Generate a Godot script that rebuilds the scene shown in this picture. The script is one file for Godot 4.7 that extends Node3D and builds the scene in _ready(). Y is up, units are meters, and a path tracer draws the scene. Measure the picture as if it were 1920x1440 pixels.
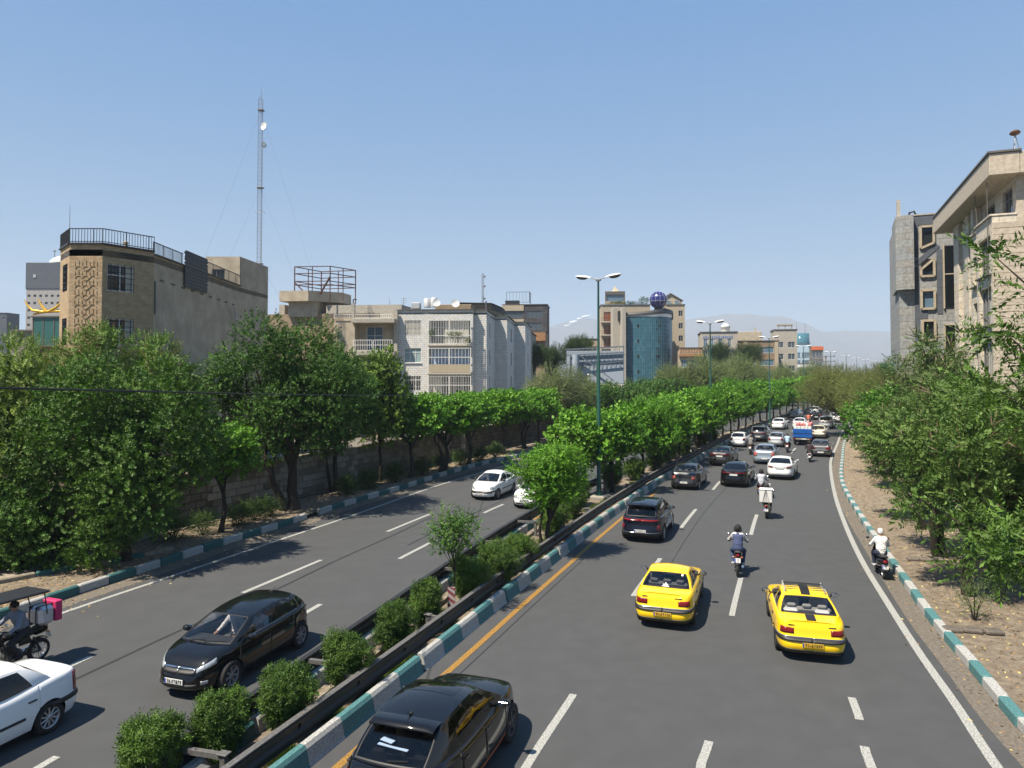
extends Node3D
var M := {}
var rng := RandomNumberGenerator.new()
var used := {}
var cache := {}
var NOISE := {}
# ---------------------------------------------------------------- mesh collecting
class MB:
	var st := SurfaceTool.new()
	var g := 0
	var n := 0
	func _init():
		st.begin(Mesh.PRIMITIVE_TRIANGLES)
		st.set_smooth_group(-1)
	func flat():
		st.set_smooth_group(-1)
	func smooth():
		g += 1
		st.set_smooth_group(g)
	func tri(a, b, c):
		n += 1
		st.add_vertex(a); st.add_vertex(c); st.add_vertex(b)
	func quad(a, b, c, d):
		tri(a, b, c); tri(a, c, d)
	func box(c: Vector3, s: Vector3, bs := Basis()):
		st.set_smooth_group(-1)
		var h := s * 0.5
		var p := []
		for i in 8:
			p.append(c + bs * Vector3(h.x if i & 1 else -h.x, h.y if i & 2 else -h.y, h.z if i & 4 else -h.z))
		quad(p[4], p[5], p[7], p[6]); quad(p[1], p[0], p[2], p[3])
		quad(p[5], p[1], p[3], p[7]); quad(p[0], p[4], p[6], p[2])
		quad(p[6], p[7], p[3], p[2]); quad(p[0], p[1], p[5], p[4])
	func bbox(c: Vector3, s: Vector3, b: float, bs := Basis()):
		st.set_smooth_group(-1)
		var h := s * 0.5
		b = minf(b, minf(h.x, minf(h.y, h.z)) * 0.98)
		var f := func(x, y, z): return c + bs * Vector3(x, y, z)
		for sg in [-1.0, 1.0]:
			var q = [f.call(sg * h.x, -h.y + b, -h.z + b), f.call(sg * h.x, h.y - b, -h.z + b), f.call(sg * h.x, h.y - b, h.z - b), f.call(sg * h.x, -h.y + b, h.z - b)]
			if sg > 0: quad(q[0], q[1], q[2], q[3])
			else: quad(q[3], q[2], q[1], q[0])
			q = [f.call(-h.x + b, sg * h.y, -h.z + b), f.call(-h.x + b, sg * h.y, h.z - b), f.call(h.x - b, sg * h.y, h.z - b), f.call(h.x - b, sg * h.y, -h.z + b)]
			if sg > 0: quad(q[0], q[1], q[2], q[3])
			else: quad(q[3], q[2], q[1], q[0])
			q = [f.call(-h.x + b, -h.y + b, sg * h.z), f.call(h.x - b, -h.y + b, sg * h.z), f.call(h.x - b, h.y - b, sg * h.z), f.call(-h.x + b, h.y - b, sg * h.z)]
			if sg > 0: quad(q[0], q[1], q[2], q[3])
			else: quad(q[3], q[2], q[1], q[0])
		for s1 in [-1.0, 1.0]:
			for s2 in [-1.0, 1.0]:
				var fl: bool = s1 * s2 > 0
				var a = f.call(s1 * h.x, s2 * (h.y - b), -h.z + b); var d = f.call(s1 * (h.x - b), s2 * h.y, -h.z + b)
				var a2 = f.call(s1 * h.x, s2 * (h.y - b), h.z - b); var d2 = f.call(s1 * (h.x - b), s2 * h.y, h.z - b)
				if fl: quad(a, d, d2, a2)
				else: quad(a2, d2, d, a)
				a = f.call(s1 * h.x, -h.y + b, s2 * (h.z - b)); d = f.call(s1 * (h.x - b), -h.y + b, s2 * h.z)
				a2 = f.call(s1 * h.x, h.y - b, s2 * (h.z - b)); d2 = f.call(s1 * (h.x - b), h.y - b, s2 * h.z)
				if fl: quad(a2, d2, d, a)
				else: quad(a, d, d2, a2)
				a = f.call(-h.x + b, s1 * h.y, s2 * (h.z - b)); d = f.call(-h.x + b, s1 * (h.y - b), s2 * h.z)
				a2 = f.call(h.x - b, s1 * h.y, s2 * (h.z - b)); d2 = f.call(h.x - b, s1 * (h.y - b), s2 * h.z)
				if fl: quad(a, d, d2, a2)
				else: quad(a2, d2, d, a)
				for s3 in [-1.0, 1.0]:
					var t1 = f.call(s1 * h.x, s2 * (h.y - b), s3 * (h.z - b)); var t2 = f.call(s1 * (h.x - b), s2 * h.y, s3 * (h.z - b)); var t3 = f.call(s1 * (h.x - b), s2 * (h.y - b), s3 * h.z)
					if s1 * s2 * s3 > 0: tri(t1, t2, t3)
					else: tri(t1, t3, t2)
	func bar(a: Vector3, b: Vector3, w: float, h: float):
		var d := b - a
		var l := d.length()
		if l < 1e-5: return
		var z := d / l
		var x := Vector3.UP.cross(z)
		if x.length() < 0.01: x = Vector3.RIGHT
		x = x.normalized()
		var y := z.cross(x)
		box((a + b) * 0.5, Vector3(w, h, l), Basis(x, y, z))
	func tube(pts: Array, rad: Array, seg := 8, caps := true):
		smooth()
		var rings := []
		var ref := Vector3.UP
		for i in pts.size():
			var d: Vector3 = (pts[mini(i + 1, pts.size() - 1)] - pts[maxi(i - 1, 0)]).normalized()
			if i == 0 and absf(d.y) > 0.95: ref = Vector3.RIGHT
			var x := d.cross(ref)
			if x.length() < 0.05: x = d.cross(Vector3(0.3, 0.2, 1))
			x = x.normalized()
			var y := d.cross(x).normalized()
			ref = x.cross(d)
			var ring := []
			for k in seg:
				var t := TAU * k / seg
				ring.append(pts[i] + (x * cos(t) + y * sin(t)) * rad[i])
			rings.append(ring)
		for i in rings.size() - 1:
			for k in seg:
				var k2 := (k + 1) % seg
				quad(rings[i][k], rings[i][k2], rings[i + 1][k2], rings[i + 1][k])
		if caps:
			flat()
			for k in range(1, seg - 1):
				tri(rings[0][0], rings[0][k + 1], rings[0][k])
				tri(rings[-1][0], rings[-1][k], rings[-1][k + 1])
	func grid(rows: Array, sm := true):
		if sm: smooth()
		else: flat()
		for i in rows.size() - 1:
			for k in rows[i].size() - 1:
				quad(rows[i][k], rows[i][k + 1], rows[i + 1][k + 1], rows[i + 1][k])
	func lathe(prof: Array, seg: int, t := Transform3D(), sm := true):
		if sm: smooth()
		else: flat()
		for i in prof.size() - 1:
			for k in seg:
				var a := TAU * k / seg
				var b := TAU * (k + 1) / seg
				var p = prof[i]; var q = prof[i + 1]
				var v1 = t * Vector3(p.x * cos(a), p.y, p.x * sin(a)); var v2 = t * Vector3(p.x * cos(b), p.y, p.x * sin(b))
				var v3 = t * Vector3(q.x * cos(b), q.y, q.x * sin(b)); var v4 = t * Vector3(q.x * cos(a), q.y, q.x * sin(a))
				if p.x > 1e-6: tri(v1, v3, v2)
				if q.x > 1e-6: tri(v1, v4, v3)
	func ball(c: Vector3, r: Vector3, seg := 12, bs := Basis()):
		var prof := []
		for i in seg / 2 + 1:
			var t := PI * i / (seg / 2) - PI / 2
			prof.append(Vector2(maxf(cos(t), 0.0), sin(t)))
		lathe(prof, seg, Transform3D(bs * Basis.from_scale(r), c))
	func prism(poly: Array, y0: float, y1: float, bottom := false):
		flat()
		var pp := PackedVector2Array(poly)
		var m := pp.size()
		var area := 0.0
		for i in m: area += pp[i].cross(pp[(i + 1) % m])
		if area < 0.0: pp.reverse()
		for i in m:
			var a := pp[i]; var b := pp[(i + 1) % m]
			quad(Vector3(a.x, y0, a.y), Vector3(a.x, y1, a.y), Vector3(b.x, y1, b.y), Vector3(b.x, y0, b.y))
		var ix := Geometry2D.triangulate_polygon(pp)
		for i in range(0, ix.size(), 3):
			var a := pp[ix[i]]; var b := pp[ix[i + 1]]; var c := pp[ix[i + 2]]
			if (b - a).cross(c - a) > 0:
				var t := b; b = c; c = t
			tri(Vector3(a.x, y1, a.y), Vector3(b.x, y1, b.y), Vector3(c.x, y1, c.y))
			if bottom: tri(Vector3(a.x, y0, a.y), Vector3(c.x, y0, c.y), Vector3(b.x, y0, b.y))
	func done() -> ArrayMesh:
		st.generate_normals()
		st.index()
		return st.commit()
# ---------------------------------------------------------------- the scene tree
func numbered(par, called: String) -> String:
	var k = str(par.get_instance_id()) + "/" + called
	var c = used.get(k, 0)
	used[k] = c + 1
	return called if c == 0 else "%s_%03d" % [called, c]
func thing(called: String, label: String, category: String, at := Vector3.ZERO, turn := 0.0, group := "") -> Node3D:
	var o := Node3D.new()
	o.name = numbered(self, called)
	add_child(o)
	o.position = at
	o.rotation.y = turn
	tag(o, label, category, group)
	return o
func tag(o, label: String, category: String, group := ""):
	o.set_meta("label", label)
	o.set_meta("category", category)
	if group: o.set_meta("group", group)
func obj(called: String, mesh, material, par = self) -> MeshInstance3D:
	var o := MeshInstance3D.new()
	o.name = numbered(par, called)
	o.mesh = mesh.done() if mesh is MB else mesh
	o.material_override = material
	par.add_child(o)
	return o
func struct(called: String, mesh, material, par = self) -> MeshInstance3D:
	var o = obj(called, mesh, material, par)
	if par == self: o.set_meta("kind", "structure")
	return o
func copy_of(src: Node3D, at: Vector3, turn: float, label: String, size := 1.0) -> Node3D:
	var o = src.duplicate()
	var base = String(src.name)
	if base.length() > 4 and base[-4] == "_" and base.substr(base.length() - 3).is_valid_int(): base = base.substr(0, base.length() - 4)
	o.name = numbered(self, base)
	add_child(o)
	o.position = at
	o.rotation.y = turn
	o.scale = Vector3.ONE * size
	o.set_meta("label", label)
	return o
# ---------------------------------------------------------------- materials
func noise_tex(key: String, freq: float, lo: Color, hi: Color, oct := 4, type := FastNoiseLite.TYPE_SIMPLEX_SMOOTH, mid := 0.5, normal := 0.0) -> NoiseTexture2D:
	if NOISE.has(key): return NOISE[key]
	var f := FastNoiseLite.new()
	f.noise_type = type
	f.seed = hash(key) % 10000
	f.frequency = freq
	f.fractal_octaves = oct
	var t := NoiseTexture2D.new()
	t.width = 512; t.height = 512
	t.seamless = true
	t.noise = f
	if normal > 0.0:
		t.as_normal_map = true
		t.bump_strength = normal
	else:
		var gr := Gradient.new()
		gr.set_color(0, lo); gr.set_color(1, hi)
		gr.add_point(mid, lo.lerp(hi, 0.5))
		t.color_ramp = gr
	NOISE[key] = t
	return t
func L(r: float, g: float, b: float) -> Color:
	return Color(r, g, b).linear_to_srgb()
func mat(key: String, c: Color, rough := 0.8, metal := 0.0) -> StandardMaterial3D:
	var m := StandardMaterial3D.new()
	m.resource_name = key
	m.albedo_color = c
	m.roughness = rough
	m.metallic = metal
	M[key] = m
	return m
func grained(m: StandardMaterial3D, tex, metres: float, second = null, metres2 := 10.0, bump = null, bumpcm := 0.0, world := true):
	m.albedo_texture = tex
	m.uv1_triplanar = true
	m.uv1_world_triplanar = world
	m.uv1_scale = Vector3.ONE / metres
	if second:
		m.detail_enabled = true
		m.detail_blend_mode = BaseMaterial3D.BLEND_MODE_MUL
		m.detail_albedo = second
		m.detail_uv_layer = BaseMaterial3D.DETAIL_UV_2
		m.uv2_triplanar = true
		m.uv2_world_triplanar = world
		m.uv2_scale = Vector3.ONE / metres2
	if bump:
		m.heightmap_enabled = true
		m.heightmap_texture = bump
		m.heightmap_scale = bumpcm
	return m
func paint(key: String, c: Color, metal := 0.0, rough := 0.4) -> StandardMaterial3D:
	var m = mat(key, c, rough, metal)
	m.metallic_specular = 0.5 if metal > 0.0 else 0.15
	m.clearcoat_enabled = true
	m.clearcoat = 1.0
	m.clearcoat_roughness = 0.04
	return m
func glass(key: String, c: Color, a: float) -> StandardMaterial3D:
	var m = mat(key, Color(c, a), 0.03)
	m.transparency = BaseMaterial3D.TRANSPARENCY_ALPHA
	return m
func block_tex(key: String, cols: int, rows: int, joint: float, tone_lo: float, tone_hi: float, joint_tone: float, sz := 256, stagger := 0.5) -> Array:
	if NOISE.has(key): return NOISE[key]
	var a := Image.create_empty(sz, sz, false, Image.FORMAT_RGB8)
	var h := Image.create_empty(sz, sz, false, Image.FORMAT_RGB8)
	var r := RandomNumberGenerator.new(); r.seed = hash(key)
	var cw := float(sz) / cols
	var ch := float(sz) / rows
	var j := joint
	a.fill(Color(joint_tone, joint_tone, joint_tone)); h.fill(Color(0, 0, 0))
	for y in rows:
		for x in range(-1, cols + 1):
			var x0 := int((x + (stagger if y % 2 else 0.0)) * cw)
			if y % 2 == 0 and x < 0: continue
			r.seed = hash(key) + y * 131 + posmod(x, cols) * 7
			var t := r.randf_range(tone_lo, tone_hi)
			var hh := r.randf_range(0.7, 1.0)
			var warm := r.randf_range(-0.025, 0.025)
			var rc := Rect2i(x0 + int(j / 2), int(y * ch + j / 2), int(cw - j), int(ch - j))
			a.fill_rect(rc, Color(t + warm, t, t - warm)); h.fill_rect(rc, Color(hh, hh, hh))
	for y in sz:
		for x in sz:
			var c := a.get_pixel(x, y)
			var d := r.randf_range(-0.035, 0.035)
			a.set_pixel(x, y, Color(c.r + d, c.g + d, c.b + d))
	var out := [ImageTexture.create_from_image(a), ImageTexture.create_from_image(h)]
	NOISE[key] = out
	return out
func ordinal(k: int) -> String:
	var w = ["first", "second", "third", "fourth", "fifth", "sixth", "seventh", "eighth", "ninth", "tenth", "eleventh", "twelfth", "thirteenth", "fourteenth", "fifteenth", "sixteenth", "seventeenth", "eighteenth", "nineteenth", "twentieth"]
	return w[k] if k < 20 else "twenty-" + w[k - 20] if k < 29 else "%dth" % (k + 1)
# ---------------------------------------------------------------- lines on the ground (x, z)
func smooth_line(pts: Array, step := 1.0) -> Array:
	var fine := []
	for i in pts.size() - 1:
		var p0: Vector2 = pts[maxi(i - 1, 0)]; var p1: Vector2 = pts[i]; var p2: Vector2 = pts[i + 1]; var p3: Vector2 = pts[mini(i + 2, pts.size() - 1)]
		var d1 := maxf(p1.distance_to(p2), 1e-4)
		var m1 := (p2 - p0) / maxf(p0.distance_to(p1) + d1, 1e-4) * d1
		var m2 := (p3 - p1) / maxf(d1 + p2.distance_to(p3), 1e-4) * d1
		var k := maxi(2, int(d1 / 0.25))
		for j in k:
			var t := float(j) / k
			fine.append(p1 * (2 * t * t * t - 3 * t * t + 1) + m1 * (t * t * t - 2 * t * t + t) + p2 * (-2 * t * t * t + 3 * t * t) + m2 * (t * t * t - t * t))
	fine.append(pts[-1])
	var out := [fine[0]]
	var acc := 0.0
	for i in range(1, fine.size()):
		var a: Vector2 = fine[i - 1]; var b: Vector2 = fine[i]
		var seg := a.distance_to(b)
		while acc + seg >= step:
			var t := (step - acc) / seg
			a = a.lerp(b, t)
			seg = a.distance_to(b)
			out.append(a)
			acc = 0.0
		acc += seg
	return out
func offset_line(pts: Array, d: float) -> Array:
	var out := []
	for i in pts.size():
		var t: Vector2 = (pts[mini(i + 1, pts.size() - 1)] - pts[maxi(i - 1, 0)]).normalized()
		out.append(pts[i] + Vector2(-t.y, t.x) * d)
	return out
func at_z(pts: Array, z: float) -> Vector2:
	for i in pts.size() - 1:
		if pts[i].y >= z and pts[i + 1].y <= z:
			var t: float = (pts[i].y - z) / maxf(pts[i].y - pts[i + 1].y, 1e-5)
			return pts[i].lerp(pts[i + 1], t)
	return pts[-1]
func heading_at(pts: Array, z: float) -> float:
	var a := at_z(pts, z + 1.5); var b := at_z(pts, z - 1.5)
	return atan2(b.x - a.x, -(b.y - a.y))
func sheet(m: MB, left: Array, right: Array, y: float):
	var n := maxi(left.size(), right.size())
	var pick := func(l: Array, i: int):
		var t := float(i) / (n - 1) * (l.size() - 1)
		var k := mini(int(t), l.size() - 2)
		return (l[k] as Vector2).lerp(l[k + 1], t - k)
	m.smooth()
	for i in n - 1:
		var a: Vector2 = pick.call(left, i); var b: Vector2 = pick.call(right, i)
		var c: Vector2 = pick.call(right, i + 1); var d: Vector2 = pick.call(left, i + 1)
		m.quad(Vector3(a.x, y, a.y), Vector3(b.x, y, b.y), Vector3(c.x, y, c.y), Vector3(d.x, y, d.y))
func stripe(m: MB, line: Array, w: float, y: float):
	sheet(m, offset_line(line, -w / 2), offset_line(line, w / 2), y)
func _ready():
	# ------------------------------------------------ camera, sky, sun, exposure
	var cam := Camera3D.new()
	cam.name = "camera"
	var near := 0.1
	cam.far = 9000.0
	cam.near = near
	cam.projection = Camera3D.PROJECTION_FRUSTUM
	cam.size = 2.0 * near * 720.0 / 1331.0
	cam.frustum_offset = Vector2(0, -near * (720.0 - 662.15) / 1331.0)
	add_child(cam)
	cam.position = Vector3(0, 7.3, 0)
	cam.rotation_degrees = Vector3(1.5, 0, 0)
	cam.current = true
	var sky_m := ProceduralSkyMaterial.new()
	sky_m.sky_top_color = Color(0.315, 0.51, 0.725)
	sky_m.sky_horizon_color = Color(0.63, 0.735, 0.81)
	sky_m.sky_curve = 0.16
	sky_m.ground_bottom_color = Color(0.40, 0.38, 0.34)
	sky_m.ground_horizon_color = Color(0.56, 0.62, 0.68)
	sky_m.sun_angle_max = 4.0
	sky_m.energy_multiplier = 1.0
	var sky := Sky.new()
	sky.sky_material = sky_m
	var env := Environment.new()
	env.background_mode = Environment.BG_SKY
	env.sky = sky
	env.background_energy_multiplier = 0.6
	env.tonemap_mode = Environment.TONE_MAPPER_LINEAR
	env.tonemap_exposure = 2.15
	env.sdfgi_enabled = true
	env.ssao_enabled = true
	env.ssil_enabled = true
	env.fog_enabled = true
	env.fog_light_color = Color(0.87, 0.93, 1.0)
	env.fog_density = 0.00023
	var we := WorldEnvironment.new()
	we.name = "world_environment"
	we.environment = env
	add_child(we)
	var sun := DirectionalLight3D.new()
	sun.name = "sun"
	sun.light_energy = 1.6
	sun.light_color = Color(1.0, 0.955, 0.88)
	sun.light_angular_distance = 0.5
	sun.shadow_enabled = true
	add_child(sun)
	sun.look_at_from_position(Vector3.ZERO, Vector3(0.41, -0.866, -0.285), Vector3.UP)
	make_materials()
	build_ground()
	build_mountains()
	build_brick_corner_house()
	build_white_brick_flats()
	build_balcony_wing()
	build_frame_house()
	build_glass_tower()
	build_far_blocks()
	build_right_stone_block()
	build_right_grey_block()
	build_mast()
	build_street_furniture()
	plant_trees()
	drive_traffic()
func make_materials():
	var W := Color(1, 1, 1)
	var grit = noise_tex("grit", 0.11, Color(0.78, 0.78, 0.78), Color(1, 1, 1), 5)
	var faint = noise_tex("faint", 0.02, Color(0.91, 0.91, 0.91), Color(1, 1, 1), 5)
	var blotch = noise_tex("blotch", 0.012, Color(0.84, 0.83, 0.82), Color(1, 1, 1), 5)
	var patchy = noise_tex("patchy", 0.02, Color(0.72, 0.70, 0.67), Color(1, 1, 1), 4)
	var streak = noise_tex("streak", 0.03, Color(0.80, 0.78, 0.76), Color(1, 1, 1), 3)
	var worn = noise_tex("worn", 0.06, Color(0.38, 0.38, 0.38), Color(1, 1, 1), 5, FastNoiseLite.TYPE_SIMPLEX_SMOOTH, 0.28)
	var speck = noise_tex("speck", 0.35, Color(0.62, 0.62, 0.62), Color(1, 1, 1), 3, FastNoiseLite.TYPE_CELLULAR)
	var bumpy = noise_tex("bumpy", 0.2, Color(0, 0, 0), W, 4)
	grained(mat("asphalt", L(0.088, 0.091, 0.094), 0.85), speck, 1.4, faint, 9.0, bumpy, 0.25)
	grained(mat("asphalt_left", L(0.086, 0.089, 0.092), 0.85), speck, 1.4, faint, 13.0, bumpy, 0.25)
	grained(mat("tar_seam", L(0.026, 0.026, 0.028), 0.7), speck, 0.8)
	grained(mat("road_paint", L(0.62, 0.62, 0.58), 0.7), worn, 1.6, grit, 0.3)
	grained(mat("yellow_paint", L(0.52, 0.28, 0.05), 0.7), worn, 1.9, grit, 0.4)
	grained(mat("soil", L(0.42, 0.345, 0.255), 0.95), grit, 1.0, patchy, 4.0, bumpy, 2.5)
	grained(mat("city_ground", L(0.20, 0.18, 0.15), 0.95), grit, 2.0, blotch, 20.0)
	grained(mat("pavement", L(0.42, 0.36, 0.285), 0.9), grit, 0.9, blotch, 6.0, bumpy, 0.4)
	grained(mat("gutter_dust", L(0.21, 0.185, 0.155), 0.95), patchy, 1.2, grit, 0.35)
	grained(mat("kerb_white", L(0.70, 0.70, 0.67), 0.8), worn, 1.7, grit, 0.3, bumpy, 0.4)
	grained(mat("kerb_green", L(0.045, 0.20, 0.20), 0.75), worn, 1.7, grit, 0.3, bumpy, 0.4)
	grained(mat("kerb_teal", L(0.12, 0.34, 0.35), 0.75), worn, 1.7, grit, 0.3, bumpy, 0.4)
	grained(mat("cream_kerb", L(0.40, 0.35, 0.27), 0.9), grit, 0.5, patchy, 2.0, bumpy, 0.5)
	grained(mat("rail_black", L(0.018, 0.018, 0.019), 0.55), grit, 1.0)
	grained(mat("rail_grey", L(0.15, 0.15, 0.15), 0.65, 0.2), patchy, 0.8)
	var sb = block_tex("stone_wall", 5, 8, 4, 0.62, 0.95, 0.4, 256)
	grained(mat("wall_stone", L(0.27, 0.24, 0.20), 0.95), sb[0], 2.8, blotch, 6.0, sb[1], 2.5)
	grained(mat("concrete_post", L(0.33, 0.30, 0.25), 0.9), grit, 0.6)
	grained(mat("rock", L(0.34, 0.30, 0.25), 0.95), grit, 0.5, patchy, 1.0, bumpy, 3.0)
	grained(mat("mountain_rock", L(0.13, 0.118, 0.105), 1.0), blotch, 500.0, grit, 120.0)
	mat("snow", L(0.8, 0.82, 0.85), 0.8)
	var br = block_tex("fine_brick", 8, 26, 2, 0.88, 1.0, 0.78, 256)
	grained(mat("tan_brick", L(0.55, 0.41, 0.25), 0.9), br[0], 1.9, streak, 7.0, br[1], 0.6)
	grained(mat("tan_brick_far", L(0.34, 0.25, 0.16), 0.9), br[0], 3.0, streak, 9.0)
	var wb = block_tex("white_brick", 6, 12, 3, 0.95, 1.0, 0.80, 256)
	grained(mat("white_brick", L(0.68, 0.67, 0.64), 0.85), wb[0], 2.7, faint, 9.0, wb[1], 1.0, false)
	var db = block_tex("dark_brick", 5, 14, 3, 0.7, 1.0, 0.65, 256)
	grained(mat("dark_brick", L(0.095, 0.09, 0.10), 0.85), db[0], 4.5, streak, 9.0)
	grained(mat("stained_plaster", L(0.54, 0.465, 0.355), 0.95), streak, 3.2, blotch, 11.0, bumpy, 0.8)
	M.stained_plaster.uv1_scale = Vector3(0.7, 0.09, 0.7)
	grained(mat("cream_plaster", L(0.60, 0.52, 0.39), 0.95), grit, 1.2, blotch, 6.0)
	grained(mat("tan_plaster", L(0.40, 0.31, 0.21), 0.95), grit, 1.2, blotch, 6.0)
	grained(mat("orange_plaster", L(0.46, 0.24, 0.11), 0.95), grit, 1.2, blotch, 6.0)
	grained(mat("grey_plaster", L(0.33, 0.31, 0.28), 0.95), grit, 1.2, blotch, 6.0)
	grained(mat("pale_stone", L(0.56, 0.53, 0.46), 0.9), grit, 1.4, streak, 5.0)
	grained(mat("cream_stone", L(0.60, 0.52, 0.39), 0.9), grit, 1.6, streak, 6.0)
	var gs = block_tex("stone_panel", 4, 7, 2, 0.93, 1.0, 0.8, 256)
	grained(mat("beige_stone", L(0.70, 0.63, 0.52), 0.85), gs[0], 3.6, streak, 5.0, gs[1], 0.6, false)
	grained(mat("beige_stone_plain", L(0.70, 0.62, 0.50), 0.85), grit, 1.4, streak, 5.0)
	grained(mat("beige_course", L(0.70, 0.61, 0.49), 0.85), grit, 1.4, streak, 5.0)
	grained(mat("beige_course_b", L(0.66, 0.58, 0.47), 0.85), grit, 1.1, streak, 4.0)
	grained(mat("grey_stone", L(0.33, 0.34, 0.34), 0.85), gs[0], 4.4, streak, 6.0, gs[1], 0.6, false)
	grained(mat("slate_panel", L(0.075, 0.085, 0.105), 0.75), gs[0], 5.0, null, 1.0, null, 0.0, false)
	grained(mat("dark_stone", L(0.13, 0.12, 0.105), 0.85), grit, 1.0)
	grained(mat("brown_stone", L(0.15, 0.085, 0.055), 0.85), grit, 1.0)
	grained(mat("black_stone", L(0.02, 0.02, 0.022), 0.5), grit, 1.0)
	grained(mat("white_concrete", L(0.55, 0.54, 0.52), 0.9), grit, 2.0, streak, 14.0)
	grained(mat("roof_tar", L(0.09, 0.085, 0.08), 0.95), grit, 1.0)
	grained(mat("dark_sheet", L(0.05, 0.045, 0.042), 0.7), streak, 2.0)
	mat("white_paint", L(0.62, 0.62, 0.60), 0.6); mat("blue_paint", L(0.10, 0.16, 0.34), 0.6); mat("orange_paint", L(0.45, 0.10, 0.03), 0.6)
	mat("pale_blue_panel", L(0.33, 0.44, 0.52), 0.5); mat("dome_grey", L(0.42, 0.46, 0.44), 0.6); mat("gold", L(0.62, 0.36, 0.03), 0.4, 0.3)
	grained(mat("rust", L(0.12, 0.05, 0.04), 0.85), patchy, 0.7)
	mat("white_frame", L(0.62, 0.61, 0.58), 0.55); mat("grey_frame", L(0.16, 0.16, 0.16), 0.5); mat("teal_frame", L(0.10, 0.22, 0.25), 0.4)
	mat("black_metal", L(0.022, 0.022, 0.024), 0.5, 0.3); mat("grey_metal", L(0.22, 0.22, 0.23), 0.5, 0.5); mat("pale_metal", L(0.45, 0.46, 0.46), 0.5, 0.3)
	mat("dish_white", L(0.66, 0.66, 0.64), 0.55); mat("straw", L(0.36, 0.31, 0.22), 0.9)
	for e in [["dark_pane", 0.018, 0.022, 0.026], ["grey_pane", 0.06, 0.075, 0.09], ["blue_pane", 0.10, 0.16, 0.22], ["black_pane", 0.006, 0.008, 0.01], ["brown_pane", 0.22, 0.075, 0.03], ["green_pane", 0.035, 0.11, 0.10]]:
		mat(e[0], L(e[1], e[2], e[3]), 0.06)
	mat("teal_pane", L(0.036, 0.105, 0.145), 0.15).metallic_specular = 0.3; mat("teal_pane_b", L(0.055, 0.14, 0.185), 0.15).metallic_specular = 0.3; mat("deep_teal_pane", L(0.012, 0.045, 0.06), 0.1)
	mat("globe_blue", L(0.012, 0.018, 0.12), 0.25)
	mat("pale_curtain", L(0.42, 0.40, 0.34), 0.95); mat("teal_curtain", L(0.24, 0.33, 0.33), 0.95); mat("blue_curtain", L(0.34, 0.43, 0.56), 0.95)
	var leafm := mat("leaf", W, 0.5)
	leafm.vertex_color_use_as_albedo = true
	leafm.backlight_enabled = true
	leafm.backlight = Color(0.62, 0.72, 0.22)
	leafm.metallic_specular = 0.35
	grained(mat("bark", L(0.055, 0.043, 0.034), 0.95), streak, 0.5, patchy, 0.8, bumpy, 1.5)
	grained(mat("pale_bark", L(0.14, 0.11, 0.085), 0.95), streak, 0.5, patchy, 0.8, bumpy, 1.5)
	paint("paint_black", L(0.004, 0.004, 0.0045)); paint("paint_navy", L(0.005, 0.006, 0.014)); paint("paint_graphite", L(0.022, 0.023, 0.024), 0.3); paint("paint_dark_grey", L(0.035, 0.036, 0.037), 0.2)
	paint("paint_white", L(0.66, 0.67, 0.67)); paint("paint_silver", L(0.30, 0.32, 0.34), 0.35); paint("paint_blue_grey", L(0.22, 0.27, 0.32), 0.3); paint("paint_grey", L(0.10, 0.10, 0.10), 0.3)
	paint("paint_cream", L(0.60, 0.56, 0.46)); paint("paint_taxi", L(0.78, 0.50, 0.008)); paint("paint_truck_blue", L(0.012, 0.085, 0.32)); paint("paint_slate", L(0.045, 0.052, 0.062), 0.3); paint("paint_red", L(0.30, 0.015, 0.015))
	glass("car_glass", Color(0.02, 0.025, 0.025), 0.24); glass("tinted_glass", Color(0.01, 0.011, 0.012), 0.75); glass("clear_glass", Color(0.05, 0.06, 0.06), 0.12)
	mat("tyre", L(0.012, 0.012, 0.012), 0.85); mat("alloy", L(0.42, 0.42, 0.43), 0.35, 0.7); mat("dark_alloy", L(0.06, 0.06, 0.062), 0.4, 0.6); mat("brake", L(0.05, 0.05, 0.05), 0.6, 0.5); mat("red_brake", L(0.3, 0.01, 0.01), 0.5)
	mat("underbody", L(0.008, 0.008, 0.008), 0.9); mat("car_trim", L(0.02, 0.02, 0.021), 0.8); mat("seat_grey", L(0.10, 0.10, 0.105), 0.9); mat("seat_pale", L(0.30, 0.29, 0.27), 0.9); mat("black_plastic", L(0.012, 0.012, 0.013), 0.55); mat("grey_plastic", L(0.05, 0.05, 0.052), 0.6)
	mat("mirror", L(0.7, 0.72, 0.74), 0.05, 1.0); mat("chrome", L(0.6, 0.6, 0.6), 0.15, 1.0); mat("red_lamp", L(0.15, 0.006, 0.009), 0.12); mat("pink_lamp", L(0.42, 0.11, 0.09), 0.15); mat("clear_lamp", L(0.45, 0.47, 0.48), 0.1, 0.5); mat("amber", L(0.5, 0.16, 0.01), 0.15)
	mat("plate_white", L(0.55, 0.55, 0.53), 0.5); mat("plate_yellow", L(0.50, 0.30, 0.02), 0.5); mat("plate_blue", L(0.02, 0.06, 0.3), 0.5); mat("black_print", L(0.01, 0.01, 0.01), 0.6)
	mat("engine", L(0.07, 0.07, 0.072), 0.5, 0.6); mat("black_leather", L(0.012, 0.012, 0.012), 0.5)
	var cl := mat("cloth", W, 0.85); cl.vertex_color_use_as_albedo = true
	cl.uv1_triplanar = true; cl.uv1_scale = Vector3.ONE * 1.6; cl.heightmap_enabled = true; cl.heightmap_texture = noise_tex("folds", 0.02, Color(0, 0, 0), W, 2); cl.heightmap_scale = 3.0
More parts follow.
